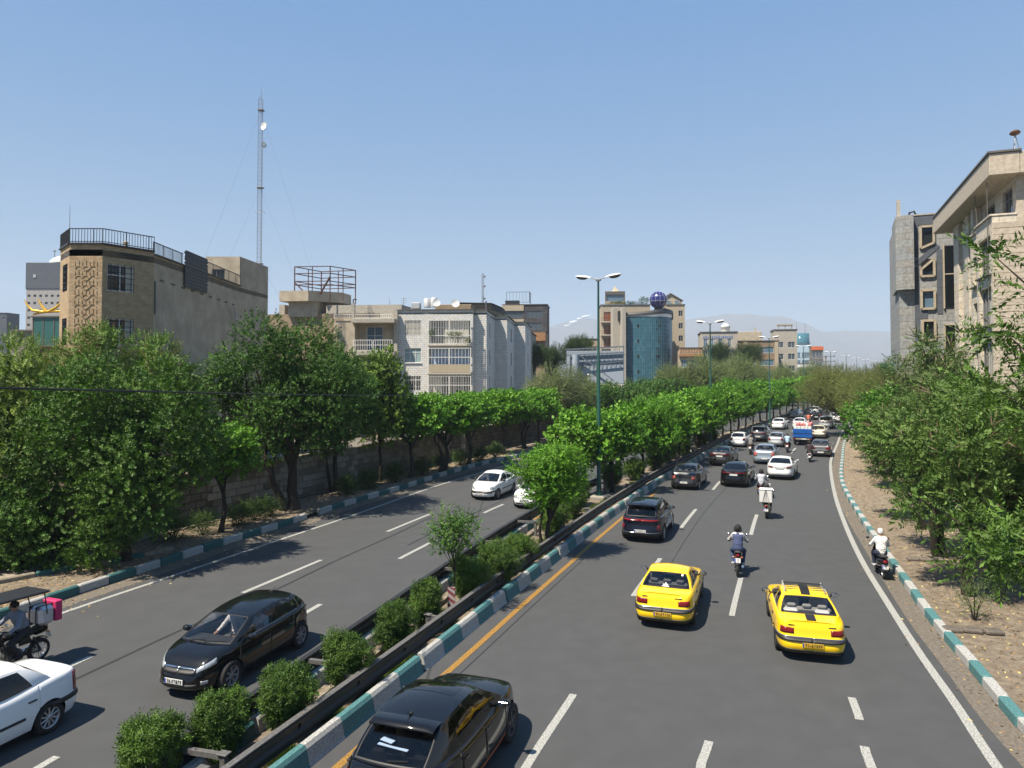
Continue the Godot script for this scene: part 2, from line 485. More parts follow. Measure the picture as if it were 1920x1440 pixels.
	mat("lamp_green", L(0.005, 0.052, 0.038), 0.45); mat("lamp_head", L(0.55, 0.56, 0.56), 0.4); mat("lamp_glass", L(0.05, 0.05, 0.05), 0.15)
	mat("billboard_grey", L(0.29, 0.335, 0.40), 0.6); mat("steel_blue", L(0.12, 0.145, 0.18), 0.5, 0.2)
	mat("sign_red", L(0.15, 0.035, 0.04), 0.7); mat("sign_white", L(0.30, 0.26, 0.26), 0.6)
	mat("box_white", L(0.6, 0.6, 0.58), 0.6); mat("pink_box", L(0.42, 0.02, 0.10), 0.6); mat("strap", L(0.015, 0.015, 0.017), 0.8); mat("foil", L(0.5, 0.5, 0.52), 0.35, 0.5)
	mat("litter_leaf", W, 0.9).vertex_color_use_as_albedo = true
	mat("green_tarp", L(0.02, 0.09, 0.05), 0.8); mat("red_print", L(0.4, 0.06, 0.03), 0.8); mat("wire_black", L(0.012, 0.012, 0.012), 0.6)
	mat("wind_screen_plastic", Color(0.6, 0.6, 0.6, 0.22), 0.1).transparency = BaseMaterial3D.TRANSPARENCY_ALPHA
	mat("paper_sticker", L(0.25, 0.33, 0.45), 0.5)
	mat("pack_pink", L(0.50, 0.16, 0.16), 0.7); mat("cream_shell", L(0.42, 0.34, 0.26), 0.4); mat("canopy_black", L(0.012, 0.012, 0.013), 0.5)
	mat("mast_grey", L(0.20, 0.20, 0.21), 0.6, 0.2)
# ---------------------------------------------------------------- ground, carriageways, median
var MR := []
var ML := []
var KR := []
var KL := []
var WL := []
func V2(a: Array) -> Array:
	var out := []
	for i in range(0, a.size(), 2): out.append(Vector2(a[i], a[i + 1]))
	return out
func between(line: Array, z0: float, z1: float) -> Array:
	var out := [at_z(line, z0)]
	for p in line:
		if p.y < z0 - 0.05 and p.y > z1 + 0.05: out.append(p)
	out.append(at_z(line, z1))
	return out
func build_ground():
	var far := [53.0, -127.0, 75.5, -166.0, 100.0, -209.0, 135.0, -270.0, 190.0, -360.0, 250.0, -455.0]
	MR = smooth_line(V2([-11.0, 7.0, -8.3, 0.0, -5.7, -8.0, -4.2, -12.1, -3.43, -14.1, -1.54, -19.03, -0.09, -22.86, 1.89, -27.89, 4.74, -35.0, 9.5, -46.0, 13.9, -55.24, 20.4, -69.0, 27.71, -83.09, 37.6, -101.0] + far))
	var near_l := smooth_line(V2([-10.6, 3.0, -8.3, -4.6, -6.9, -8.2, -5.6, -12.2, -5.0, -14.2, -4.5, -16.0, -3.68, -18.5, -2.12, -23.6, -0.02, -30.1, 1.07, -33.1, 3.6, -40.2]))
	ML = offset_line(near_l, -0.40)
	for p in offset_line(MR, -3.05):
		if p.y < -43.0: ML.append(p)
	KR = smooth_line(V2([7.0, 7.0, 7.7, 0.0, 8.7, -7.0, 10.25, -14.41, 11.13, -17.4, 12.14, -20.83, 13.53, -24.93, 15.3, -30.02, 17.43, -36.07, 21.4, -46.49, 27.3, -59.12, 34.0, -73.0, 41.4, -87.0, 50.0, -103.0, 65.0, -128.0, 87.0, -166.0, 112.0, -209.0, 147.0, -270.0, 201.0, -360.0, 262.0, -455.0]))
	KL = smooth_line(V2([-24.4, 7.0, -21.9, 0.0, -18.5, -10.0, -16.6, -16.0, -14.64, -22.14, -13.39, -25.91, -12.18, -29.83, -10.79, -33.38, -9.16, -38.32, -6.87, -43.99, -4.84, -49.65, -2.38, -55.44, 0.1, -59.84, 5.4, -69.0, 13.4, -83.0, 22.4, -98.0, 38.0, -124.0, 61.0, -164.0, 86.0, -208.0, 121.0, -269.0, 176.0, -360.0, 236.0, -455.0]))
	WL = smooth_line(V2([-31.0, -6.0, -24.5, -17.0, -19.0, -27.0, -15.6, -33.7, -9.8, -46.5, -4.3, -59.6, 1.6, -72.0, 8.5, -84.0, 18.0, -99.0, 33.0, -125.0]))
	var m := MB.new()
	m.quad(Vector3(-400, -0.03, 120), Vector3(400, -0.03, 120), Vector3(4200, -0.03, -6000), Vector3(-2500, -0.03, -6000))
	struct("ground", m, M.city_ground)
	m = MB.new(); sheet(m, offset_line(MR, -0.2), KR, 0.0); struct("road_right", m, M.asphalt)
	m = MB.new(); sheet(m, KL, offset_line(ML, 0.2), 0.0); struct("road_left", m, M.asphalt_left)
	m = MB.new(); sheet(m, offset_line(ML, 0.28), offset_line(MR, -0.34), 0.07); struct("median_soil", m, M.soil)
	m = MB.new(); sheet(m, offset_line(KL, -3.4), offset_line(KL, -0.2), 0.14); struct("planting_strip_left", m, M.soil)
	m = MB.new(); sheet(m, offset_line(KL, -13.0), offset_line(KL, -3.4), 0.18); struct("pavement_left", m, M.pavement)
	m = MB.new(); sheet(m, offset_line(KR, 0.24), offset_line(KR, 4.2), 0.17); struct("planting_strip_right", m, M.soil)
	m = MB.new(); sheet(m, offset_line(KR, 4.2), offset_line(KR, 12.0), 0.19); struct("pavement_right", m, M.pavement)
	m = MB.new(); sheet(m, offset_line(KR, -0.55), offset_line(KR, 0.02), 0.004); struct("gutter_right", m, M.gutter_dust)
	m = MB.new(); sheet(m, offset_line(KL, -0.02), offset_line(KL, 0.75), 0.004); struct("gutter_left", m, M.gutter_dust)
	var wr := smooth_line(V2([5.4, 0.0, 7.6, -8.0, 8.95, -13.28, 9.72, -15.72, 10.53, -18.47, 11.8, -22.44, 13.53, -27.66, 15.9, -34.07, 19.07, -42.1, 23.7, -53.0, 26.9, -60.0, 32.9, -72.0, 39.6, -85.5, 48.3, -102.0, 63.5, -128.0, 85.5, -166.0]))
	m = MB.new(); stripe(m, between(wr, -2.0, -160.0), 0.2, 0.008); struct("edge_line_right", m, M.road_paint)
	var wl := smooth_line(V2([-20.6, 0.0, -16.0, -14.0, -13.64, -21.56, -12.05, -25.78, -10.3, -30.48, -8.4, -35.42, -6.07, -42.1, -4.37, -46.71, 0.2, -56.72, 2.3, -60.5, 7.4, -69.5]))
	m = MB.new(); stripe(m, between(wl, -2.0, -68.0), 0.16, 0.008); struct("edge_line_left", m, M.road_paint)
	var yr := smooth_line(V2([-5.0, -8.5, -3.1, -13.64, -1.5, -17.62, -0.77, -19.52, 0.48, -22.8, 2.28, -27.43, 4.07, -32.07, 6.9, -39.0, 11.4, -49.0, 15.6, -58.0, 22.0, -71.0]))
	m = MB.new(); stripe(m, between(yr, -9.0, -44.0), 0.17, 0.008); stripe(m, between(yr, -47.6, -49.6), 0.17, 0.008); stripe(m, between(yr, -54.0, -56.5), 0.17, 0.008); struct("yellow_line_right", m, M.yellow_paint)
	var yl := smooth_line(V2([-8.4, -7.0, -5.95, -14.2, -4.95, -17.52, -4.1, -20.28, -2.53, -24.96, -1.45, -27.97, 0.7, -34.2, 3.0, -40.2]))
	m = MB.new(); stripe(m, between(yl, -8.0, -40.0), 0.15, 0.008); struct("yellow_line_left", m, M.yellow_paint)
	var dashes := [
		[V2([-4.6, 0.0, -1.4, -8.5, 0.25, -13.28, 1.39, -16.26, 3.94, -23.29, 5.8, -27.97, 7.9, -33.38, 9.76, -37.88, 12.46, -44.19, 13.83, -47.39, 17.48, -54.81, 18.8, -57.72, 25.0, -70.0, 32.0, -83.0, 42.0, -101.0, 57.0, -127.0]), [[-11.6, -16.26], [-23.29, -27.97], [-33.38, -37.9], [-44.1, -47.6], [-54.6, -57.9], [-65, -69], [-76, -80], [-87, -91], [-98, -102], [-109, -113]]],
		[V2([-0.4, 0.0, 2.2, -8.9, 3.47, -13.28, 3.9, -14.22, 6.57, -21.42, 8.12, -25.38, 10.69, -31.97, 12.51, -36.47, 16.4, -45.6, 20.6, -55.0, 24.96, -63.74, 27.17, -68.18, 35.5, -84.0, 45.0, -101.5, 60.0, -127.0]), [[-11.4, -14.22], [-21.42, -25.38], [-31.97, -36.47], [-42.8, -46.6], [-53, -57], [-63.7, -68.2], [-75, -79], [-86, -90], [-97, -101]]],
		[V2([5.0, -6.0, 6.63, -13.28, 6.86, -14.02, 7.29, -15.08, 7.61, -16.1, 9.5, -22.0]), [[-12.4, -14.02], [-15.08, -16.1]]],
		[V2([-14.8, 0.0, -10.93, -17.93, -8.89, -23.62, -7.4, -27.73, -5.7, -32.6, -4.2, -36.61, -2.6, -40.54, 1.4, -50.0]), [[-14.9, -18.4], [-23.62, -27.73], [-32.6, -36.61], [-41.5, -45.0]]],
		[V2([-12.0, 0.0, -8.7, -13.4, -6.23, -21.75, -4.4, -27.89, -3.5, -30.48, -1.45, -36.88, -0.5, -39.24, 3.6, -49.0]), [[-9.8, -13.66], [-18.9, -22.49], [-27.89, -30.48], [-36.88, -39.3]]]]
	var k := 0
	for e in dashes:
		var line = smooth_line(e[0], 0.5)
		for d in e[1]:
			m = MB.new(); stripe(m, between(line, d[0], d[1]), 0.17, 0.008); struct("lane_dash", m, M.road_paint)
	m = MB.new(); stripe(m, smooth_line(V2([-12.2, -10.0, -10.7, -16.0, -10.33, -17.16, -9.96, -18.35, -9.62, -19.45, -9.2, -20.68, -8.89, -21.22, -8.0, -23.69, -6.68, -27.98, -5.4, -31.6, -4.0, -36.0]), 0.4), 0.09, 0.005); struct("tar_seam", m, M.tar_seam)
	m = MB.new(); stripe(m, smooth_line(V2([-4.4, -30.0, -3.2, -33.5, -1.6, -37.8, 1.0, -44.0]), 0.6), 0.07, 0.005); struct("tar_seam", m, M.tar_seam)
	m = MB.new(); stripe(m, between(offset_line(yr, 0.32), -10.0, -31.0), 0.035, 0.005); stripe(m, between(offset_line(yr, 3.6), -24.0, -47.0), 0.03, 0.005); struct("tar_seam", m, M.tar_seam)
	build_kerbs()
	build_median()
func kerb_row(called: String, label: String, line: Array, len_: float, w: float, h: float, side: float, mats: Array, z0: float, z1: float, y0 := -0.02, skip := []):
	var t = thing(called, label, "kerb")
	var pts := smooth_line(between(line, z0, z1), len_)
	var r := RandomNumberGenerator.new(); r.seed = hash(label)
	for i in pts.size() - 1:
		if i in skip: continue
		var a: Vector2 = pts[i]; var b: Vector2 = pts[i + 1]
		var d := (b - a).normalized()
		var n := Vector2(-d.y, d.x) * side
		var c := (a + b) / 2 + n * w / 2
		var bs := Basis(Vector3.UP, atan2(d.x, d.y) + r.randf_range(-0.012, 0.012))
		var m := MB.new()
		m.bbox(Vector3(c.x, y0 + h / 2 + r.randf_range(-0.012, 0.008), c.y), Vector3(w, h, a.distance_to(b) - 0.018), 0.035, bs)
		obj("kerb_stone", m, mats[i % mats.size()], t)
func build_kerbs():
	kerb_row("kerb", "right-hand roadside kerb painted white and teal in turn", KR, 1.0, 0.24, 0.27, 1.0, [M.kerb_white, M.kerb_teal], 2.0, -125.0)
	kerb_row("kerb", "left-hand roadside kerb painted white and dark green in turn", KL, 1.14, 0.2, 0.31, -1.0, [M.kerb_white, M.kerb_green], -4.0, -100.0, -0.02, [29])
	var inner := smooth_line(V2([-22.0, -15.0, -19.2, -20.5, -17.3, -24.1, -15.3, -26.3, -13.7, -28.4, -12.9, -30.2]))
	kerb_row("kerb", "second inner kerb at the left edge, shaded, green and grey", inner, 1.2, 0.2, 0.3, -1.0, [M.cream_kerb, M.kerb_green], -15.5, -29.8, 0.0)
	kerb_row("kerb", "grey stone edging of the right-hand planting strip", offset_line(KR, 4.2), 0.9, 0.2, 0.2, 1.0, [M.rock, M.cream_kerb, M.rock], -8.0, -70.0, 0.1)
	var t = thing("stone_wall", "long shaded stone wall behind the left pavement trees", "wall")
	var r := RandomNumberGenerator.new(); r.seed = 77
	var m := MB.new()
	var top := offset_line(WL, -0.35)
	for i in WL.size() - 1:
		var a: Vector2 = WL[i]; var b: Vector2 = WL[i + 1]; var c: Vector2 = top[i + 1]; var d: Vector2 = top[i]
		m.flat()
		m.quad(Vector3(a.x, 0, a.y), Vector3(a.x, 2.4, a.y), Vector3(b.x, 2.4, b.y), Vector3(b.x, 0, b.y))
		m.quad(Vector3(a.x, 2.4, a.y), Vector3(d.x, 2.4, d.y), Vector3(c.x, 2.4, c.y), Vector3(b.x, 2.4, b.y))
		m.quad(Vector3(d.x, 0, d.y), Vector3(c.x, 0, c.y), Vector3(c.x, 2.4, c.y), Vector3(d.x, 2.4, d.y))
	obj("wall_core", m, M.wall_stone, t)
	var pts := smooth_line(between(WL, -35.0, -58.0), 0.62)
	for i in pts.size() - 1:
		for row in 6:
			var a: Vector2 = pts[i]; var b: Vector2 = pts[i + 1]
			var d := (b - a).normalized()
			var c := (a + b) / 2 + d * (0.31 if row % 2 else 0.0)
			m = MB.new()
			m.bbox(Vector3(c.x, 0.22 + row * 0.36 + 0.18, c.y), Vector3(0.14 + r.randf_range(0, 0.05), 0.34, 0.6), 0.03, Basis(Vector3.UP, atan2(d.x, d.y)))
			obj("wall_stone", m, M.rock if r.randf() < 0.3 else M.cream_kerb if r.randf() < 0.35 else M.concrete_post, t)
	m = MB.new()
	for i in WL.size() - 1:
		var a: Vector2 = WL[i]; var b: Vector2 = WL[i + 1]
		m.bar(Vector3(a.x, 2.44, a.y), Vector3(b.x, 2.44, b.y), 0.5, 0.1)
	obj("wall_cap", m, M.cream_kerb, t)
	t = thing("wall", "plain grey rendered wall glimpsed behind the left roadside trees", "wall")
	var pw := [Vector2(-26.0, -20.5), Vector2(-19.4, -29.2), Vector2(-15.9, -34.6)]
	m = MB.new()
	for i in 2: m.bar(Vector3(pw[i].x, 1.1, pw[i].y), Vector3(pw[i + 1].x, 1.1, pw[i + 1].y), 0.3, 2.4)
	obj("render", m, M.grey_plaster, t)
	t = thing("wall", "taller pale rendered wall behind the concrete post on the left pavement", "wall")
	m = MB.new(); m.bar(Vector3(-6.4, 1.7, -57.2), Vector3(-2.6, 1.7, -66.4), 0.3, 3.4); obj("render", m, M.cream_plaster, t)
	t = thing("steps", "low pale stone steps on the left pavement near the grey-green tree", "steps")
	for i in 3:
		m = MB.new(); m.bbox(Vector3(3.6 + 0.7 * i, 0.3 + 0.13 * i, -73.0 - i * 1.2), Vector3(3.0, 0.3, 1.2), 0.03, Basis(Vector3.UP, -0.5)); obj("step", m, M.cream_kerb, t)
func extrude(m: MB, prof: Array, a: Vector2, b: Vector2, ta: Vector2, tb: Vector2, closed := true):
	var na := Vector2(-ta.y, ta.x); var nb := Vector2(-tb.y, tb.x)
	m.flat()
	var n := prof.size()
	for i in (n if closed else n - 1):
		var p: Vector2 = prof[i]; var q: Vector2 = prof[(i + 1) % n]
		var pa := a + na * p.x; var qa := a + na * q.x; var pb := b + nb * p.x; var qb := b + nb * q.x
		m.quad(Vector3(pa.x, p.y, pa.y), Vector3(qa.x, q.y, qa.y), Vector3(qb.x, q.y, qb.y), Vector3(pb.x, p.y, pb.y))
	if closed:
		for i in range(1, n - 1):
			var f := func(o, nn, k): return Vector3(o.x + nn.x * prof[k].x, prof[k].y, o.y + nn.y * prof[k].x)
			m.tri(f.call(a, na, 0), f.call(a, na, i + 1), f.call(a, na, i)); m.tri(f.call(b, nb, 0), f.call(b, nb, i), f.call(b, nb, i + 1))
func barrier_row(label: String, line: Array, sgn: float, z0: float, z1: float, joint: int):
	var t = thing("concrete_barrier", label, "barrier")
	var pts := smooth_line(between(line, z0, z1), 1.12)
	var r := RandomNumberGenerator.new(); r.seed = hash(label)
	for i in pts.size() - 1:
		var a: Vector2 = pts[i]; var b: Vector2 = pts[i + 1]
		var d := (b - a).normalized()
		var g0 := 0.06 if i % joint == 0 else 0.003
		var g1 := 0.06 if (i + 1) % joint == 0 else 0.003
		var h := 0.38 + r.randf_range(-0.006, 0.006)
		var prof := [Vector2(0.02, 0.0), Vector2(-0.015, 0.05), Vector2(-0.07, h - 0.07), Vector2(-0.12, h), Vector2(-0.24, h), Vector2(-0.28, h - 0.04), Vector2(-0.32, 0.0)]
		if sgn < 0:
			for k in prof.size(): prof[k].x = -prof[k].x
			prof.reverse()
		prof.reverse()
		var m := MB.new()
		extrude(m, prof, a + d * g0, b - d * g1, d, d)
		obj("barrier_block", m, M.kerb_white if i % 2 == 0 else M.kerb_teal if sgn > 0 else M.kerb_green, t)
func guard_rail(label: String, line: Array, off: float, sgn: float, z0: float, z1: float, post_off: float):
	var t = thing("guard_rail", label, "guard rail")
	var pts := smooth_line(between(line, z0, z1), 2.0)
	var ol := offset_line(pts, off)
	var prof := [Vector2(0.0, 0.31), Vector2(0.05, 0.36), Vector2(0.05, 0.47), Vector2(0.0, 0.53), Vector2(0.0, 0.6), Vector2(0.05, 0.64), Vector2(0.05, 0.7), Vector2(0.0, 0.73), Vector2(-0.012, 0.73), Vector2(0.03, 0.69), Vector2(0.03, 0.64), Vector2(-0.015, 0.6), Vector2(-0.015, 0.53), Vector2(0.03, 0.47), Vector2(0.03, 0.37), Vector2(-0.012, 0.31)]
	if sgn < 0:
		for k in prof.size(): prof[k].x = -prof[k].x
	else: prof.reverse()
	for i in range(0, ol.size() - 2, 2):
		var m := MB.new(); var c := MB.new()
		for k in 2:
			var a: Vector2 = ol[i + k]; var b: Vector2 = ol[i + k + 1]
			var ta: Vector2 = (ol[i + k + 1] - ol[maxi(i + k - 1, 0)]).normalized(); var tb: Vector2 = (ol[mini(i + k + 2, ol.size() - 1)] - ol[i + k]).normalized()
			extrude(m, prof, a, b, ta, tb)
			var cp := [Vector2(-0.07, 0.735), Vector2(0.06, 0.735), Vector2(0.06, 0.765), Vector2(-0.07, 0.765)]
			if sgn < 0: cp = [Vector2(-0.06, 0.735), Vector2(0.07, 0.735), Vector2(0.07, 0.765), Vector2(-0.06, 0.765)]
			extrude(c, cp, a, b, ta, tb)
		obj("rail_panel", m, M.rail_black, t)
		obj("rail_cap", c, M.rail_grey if sgn > 0 else M.rail_black, t)
	var po := offset_line(pts, post_off)
	for i in range(1, pts.size() - 1, 2):
		var p: Vector2 = po[i]; var q: Vector2 = ol[i]
		var d: Vector2 = (pts[i + 1] - pts[i - 1]).normalized()
		var bs := Basis(Vector3.UP, atan2(d.x, d.y))
		var m := MB.new()
		m.bbox(Vector3(p.x, 0.36, p.y), Vector3(0.12, 0.72, 0.1), 0.012, bs)
		m.bbox(Vector3(p.x, 0.73, p.y), Vector3(0.2, 0.03, 0.16), 0.008, bs)
		obj("post", m, M.rail_grey, t)
		m = MB.new(); m.bar(Vector3(p.x, 0.68, p.y), Vector3(q.x, 0.66, q.y), 0.1, 0.09)
		obj("bracket", m, M.rail_grey, t)
func build_median():
	barrier_row("row of white and teal concrete blocks along the right side of the median", MR, 1.0, -7.0, -96.0, 5)
	barrier_row("row of white and green concrete blocks along the left side of the median", ML, -1.0, -8.0, -34.0, 6)
	guard_rail("grey-topped black guard rail on the right side of the median", MR, -0.43, 1.0, -6.0, -150.0, -0.82)
	guard_rail("black guard rail overhanging the left edge of the median", ML, 0.02, -1.0, -7.0, -46.0, 0.95)
	var inner := smooth_line(between(offset_line(ML, 0.72), -8.5, -36.0), 1.5)
	var t = thing("kerb", "low cream inner kerb at the left edge of the median soil", "kerb")
	for i in inner.size() - 1:
		var m := MB.new(); m.bar(Vector3(inner[i].x, 0.1, inner[i].y), Vector3(inner[i + 1].x, 0.1, inner[i + 1].y), 0.13, 0.2); obj("kerb_stone", m, M.cream_kerb, t)
	var r := RandomNumberGenerator.new(); r.seed = 41
	var cl := []
	for i in 60:
		var z := -12.0 - i * 0.75
		var p: Vector2 = at_z(ML, z).lerp(at_z(MR, z), r.randf_range(0.5, 0.68))
		if r.randf() < 0.62: cl.append([Vector3(p.x, 0.07, p.y), Vector3(r.randf_range(0.18, 0.4), 0.012, r.randf_range(0.18, 0.5))])
	for e in [[-3.05, -16.4], [-2.75, -17.2], [4.2, -41.8], [3.0, -38.5]]: cl.append([Vector3(e[0], 0.08, e[1]), Vector3(0.28, 0.02, 0.5)])
	var g = add_foliage(self, foliage("grass", cl, 4200, Color(0.06, 0.12, 0.02), Color(0.16, 0.2, 0.05), 12, 1.0, 0, -3.0), M.leaf, "grass")
	g.set_meta("label", "tufts of grass growing in the median soil"); g.set_meta("category", "grass")
	for side in 2:
		var mm := MultiMesh.new(); mm.transform_format = MultiMesh.TRANSFORM_3D; mm.use_colors = true
		var lm := MB.new(); lm.flat(); leaf(lm, Vector3(-0.04, 0, 0), Vector3.RIGHT, Vector3.UP, 0.09, 0.055); mm.mesh = lm.done()
		mm.instance_count = 5200
		for i in mm.instance_count:
			var z := -9.0 - 60.0 * pow(r.randf(), 1.6)
			var p: Vector2
			var y := 0.185
			if side == 0:
				var b := at_z(KR, z); var h := heading_at(KR, z)
				var o := r.randf_range(0.35, 4.0)
				if r.randf() < 0.07: o = -absf(r.randfn()) * 0.4; y = 0.014
				p = b + Vector2(cos(h), sin(h)) * o
			else:
				z -= 8.0
				var b := at_z(KL, z); var h := heading_at(KL, z)
				var o := -r.randf_range(0.3, 3.2); y = 0.155
				if r.randf() < 0.2: o = absf(r.randfn()) * 0.7; y = 0.014
				p = b + Vector2(cos(h), sin(h)) * o
			var bs := Basis(Vector3(r.randf_range(-0.5, 0.5), 1, r.randf_range(-0.5, 0.5)).normalized(), r.randf() * TAU) * Basis(Vector3.RIGHT, r.randf_range(-0.4, 0.4)) * r.randf_range(0.5, 1.3)
			mm.set_instance_transform(i, Transform3D(bs, Vector3(p.x, y, p.y)))
			mm.set_instance_color(i, Color(0.32, 0.22, 0.10).lerp(Color(0.14, 0.085, 0.04), r.randf()) if r.randf() < 0.8 else Color(0.45, 0.36, 0.12))
		var o = add_foliage(self, mm, M.litter_leaf, "leaf_litter")
		o.set_meta("label", ["dry fallen leaves on the soil strip along the right kerb", "dry fallen leaves on the soil and gutter along the left kerb"][side]); o.set_meta("category", "leaf litter")
func build_mountains():
	var f := FastNoiseLite.new(); f.seed = 5; f.frequency = 0.0016; f.fractal_octaves = 6
	var ridge := [Vector2(-900, 60), Vector2(-300, 130), Vector2(120, 165), Vector2(190, 178), Vector2(260, 196), Vector2(330, 182), Vector2(480, 150), Vector2(640, 186), Vector2(760, 205), Vector2(860, 206), Vector2(960, 200), Vector2(1050, 172), Vector2(1120, 146), Vector2(1250, 150), Vector2(1400, 150), Vector2(1700, 130)]
	var rows := []
	for j in 30:
		var v := j / 29.0
		var row := []
		for i in 170:
			var x := -900.0 + i * 15.4
			var hgt := interp(ridge, x)
			var z := -1750.0 - 780.0 * v
			var spur := absf(f.get_noise_2d(x * 1.6, z * 0.9)) * 2.0
			var y := hgt * (pow(v, 1.25) * (0.82 + 0.18 * v) + 0.0) - spur * 60.0 * v * (1.0 - v) + f.get_noise_2d(x * 5.0, z * 5.0) * 9.0 * minf(1.0, v * 3.0)
			row.append(Vector3(x, maxf(y, -1.0) if j else -2.0, z) * 2.3)
		rows.append(row)
	var m := MB.new(); m.grid(rows)
	struct("mountains", m, M.mountain_rock)
	m = MB.new()
	for e in [[214, 0.93, 34, 7], [236, 0.96, 20, 5], [262, 0.985, 40, 5], [190, 0.9, 26, 3]]:
		var z: float = -1750.0 - 780.0 * e[1]
		var y := interp(ridge, e[0]) * pow(e[1], 1.25) + 6.0
		m.ball(Vector3(e[0], y, z + 14) * 2.3, Vector3(e[2] * 1.1, e[3] * 2.0, 14.0), 10, Basis(Vector3.BACK, 0.15))
	struct("snow_patches", m, M.snow)
# ---------------------------------------------------------------- buildings
func wall_holes(m: MB, T: Transform3D, w: float, h: float, holes: Array, depth := 0.2, y0 := 0.0):
	var xs := [0.0, w]; var ys := [y0, h]
	for q in holes:
		xs.append(q[0]); xs.append(q[2]); ys.append(q[1]); ys.append(q[3])
	xs.sort(); ys.sort()
	m.flat()
	for i in xs.size() - 1:
		if xs[i + 1] - xs[i] < 1e-4: continue
		for j in ys.size() - 1:
			if ys[j + 1] - ys[j] < 1e-4: continue
			var cx: float = (xs[i] + xs[i + 1]) / 2; var cy: float = (ys[j] + ys[j + 1]) / 2
			var inside := false
			for q in holes:
				if cx > q[0] and cx < q[2] and cy > q[1] and cy < q[3]: inside = true
			if not inside:
				m.quad(T * Vector3(xs[i], ys[j], 0), T * Vector3(xs[i + 1], ys[j], 0), T * Vector3(xs[i + 1], ys[j + 1], 0), T * Vector3(xs[i], ys[j + 1], 0))
	for q in holes:
		var a = T * Vector3(q[0], q[1], 0); var b = T * Vector3(q[2], q[1], 0); var c = T * Vector3(q[2], q[3], 0); var d = T * Vector3(q[0], q[3], 0)
		var n := T.basis.z * -depth
		m.quad(a, a + n, b + n, b); m.quad(b, b + n, c + n, c); m.quad(c, c + n, d + n, d); m.quad(d, d + n, a + n, a)
func add_window(par: Node3D, T: Transform3D, q: Array, o := {}):
	var dz: float = -o.get("set", 0.12)
	var fw: float = o.get("fw", 0.06)
	var w: float = q[2] - q[0]; var h: float = q[3] - q[1]
	var B := T.basis
	var m := MB.new()
	var put := func(x, y, sx, sy, z, sz): m.box(T * Vector3(x, y, z), Vector3(sx, sy, sz), B)
	put.call(q[0] + w / 2, q[1] + fw / 2, w, fw, dz, 0.07); put.call(q[0] + w / 2, q[3] - fw / 2, w, fw, dz, 0.07)
	put.call(q[0] + fw / 2, q[1] + h / 2, fw, h - 2 * fw, dz, 0.07); put.call(q[2] - fw / 2, q[1] + h / 2, fw, h - 2 * fw, dz, 0.07)
	for k in o.get("cols", 2) - 1: put.call(q[0] + w * (k + 1) / o.get("cols", 2), q[1] + h / 2, fw * 0.8, h - 2 * fw, dz - 0.004, 0.06)
	if o.has("bar"): put.call(q[0] + w / 2, q[1] + h * o.bar, w - 2 * fw, fw * 0.8, dz - 0.008, 0.05)
	if o.has("sill"): m.bbox(T * Vector3(q[0] + w / 2, q[1] - 0.035, 0.03), Vector3(w + 0.16, 0.07, 0.16), 0.015, B)
	var wn = obj("window", m, o.get("frame", M.white_frame), par)
	var p := MB.new()
	p.box(T * Vector3(q[0] + w / 2, q[1] + h / 2, dz - 0.03), Vector3(w - fw, h - fw, 0.015), B)
	obj("pane", p, o.get("pane", M.dark_pane), wn)
	if o.has("curtain"):
		var c := MB.new()
		var n := int(w / 0.09) + 2
		var r0 := []; var r1 := []
		var x0: float = q[0] + w * o.get("cx0", 0.05); var x1: float = q[0] + w * o.get("cx1", 0.95)
		for i in n:
			var x := lerpf(x0, x1, float(i) / (n - 1))
			r0.append(T * Vector3(x, q[1] + fw, dz - 0.018 + 0.006 * (i % 2))); r1.append(T * Vector3(x, q[3] - fw, dz - 0.018 + 0.006 * (i % 2)))
		c.grid([r0, r1])
		obj("curtain", c, o.curtain, wn)
	if o.has("bars"):
		var b := MB.new()
		var nb: int = o.bars
		for i in nb: b.box(T * Vector3(q[0] + w * (i + 0.5) / nb, q[1] + h / 2, 0.02), Vector3(0.03, h, 0.03), B)
		for k in o.get("hbars", 2): b.box(T * Vector3(q[0] + w / 2, q[1] + h * (k + 0.5) / o.get("hbars", 2), 0.04), Vector3(w, 0.03, 0.02), B)
		obj("window_grille", b, o.get("bar_mat", M.white_frame), wn)
	return wn
func TF(x: float, y: float, z: float, turn: float) -> Transform3D:
	return Transform3D(Basis(Vector3.UP, turn), Vector3(x, y, z))
func wall_T(a: Vector2, b: Vector2) -> Array:
	var d := (b - a)
	var u := Vector3(d.x, 0, d.y).normalized()
	return [Transform3D(Basis(u, Vector3.UP, u.cross(Vector3.UP)), Vector3(a.x, 0, a.y)), d.length()]
func railing(m: MB, pts: Array, h: float, gap: float, r := 0.02):
	for i in pts.size() - 1:
		var a: Vector3 = pts[i]; var b: Vector3 = pts[i + 1]
		m.bar(a + Vector3(0, h, 0), b + Vector3(0, h, 0), r * 2.4, r * 2)
		m.bar(a + Vector3(0, 0.08, 0), b + Vector3(0, 0.08, 0), r * 1.6, r * 1.6)
		var n := maxi(2, int(a.distance_to(b) / gap))
		for k in n + 1:
			var p := a.lerp(b, float(k) / n)
			m.box(p + Vector3(0, h / 2, 0), Vector3(r, h, r) if k % 8 else Vector3(r * 1.8, h, r * 1.8))
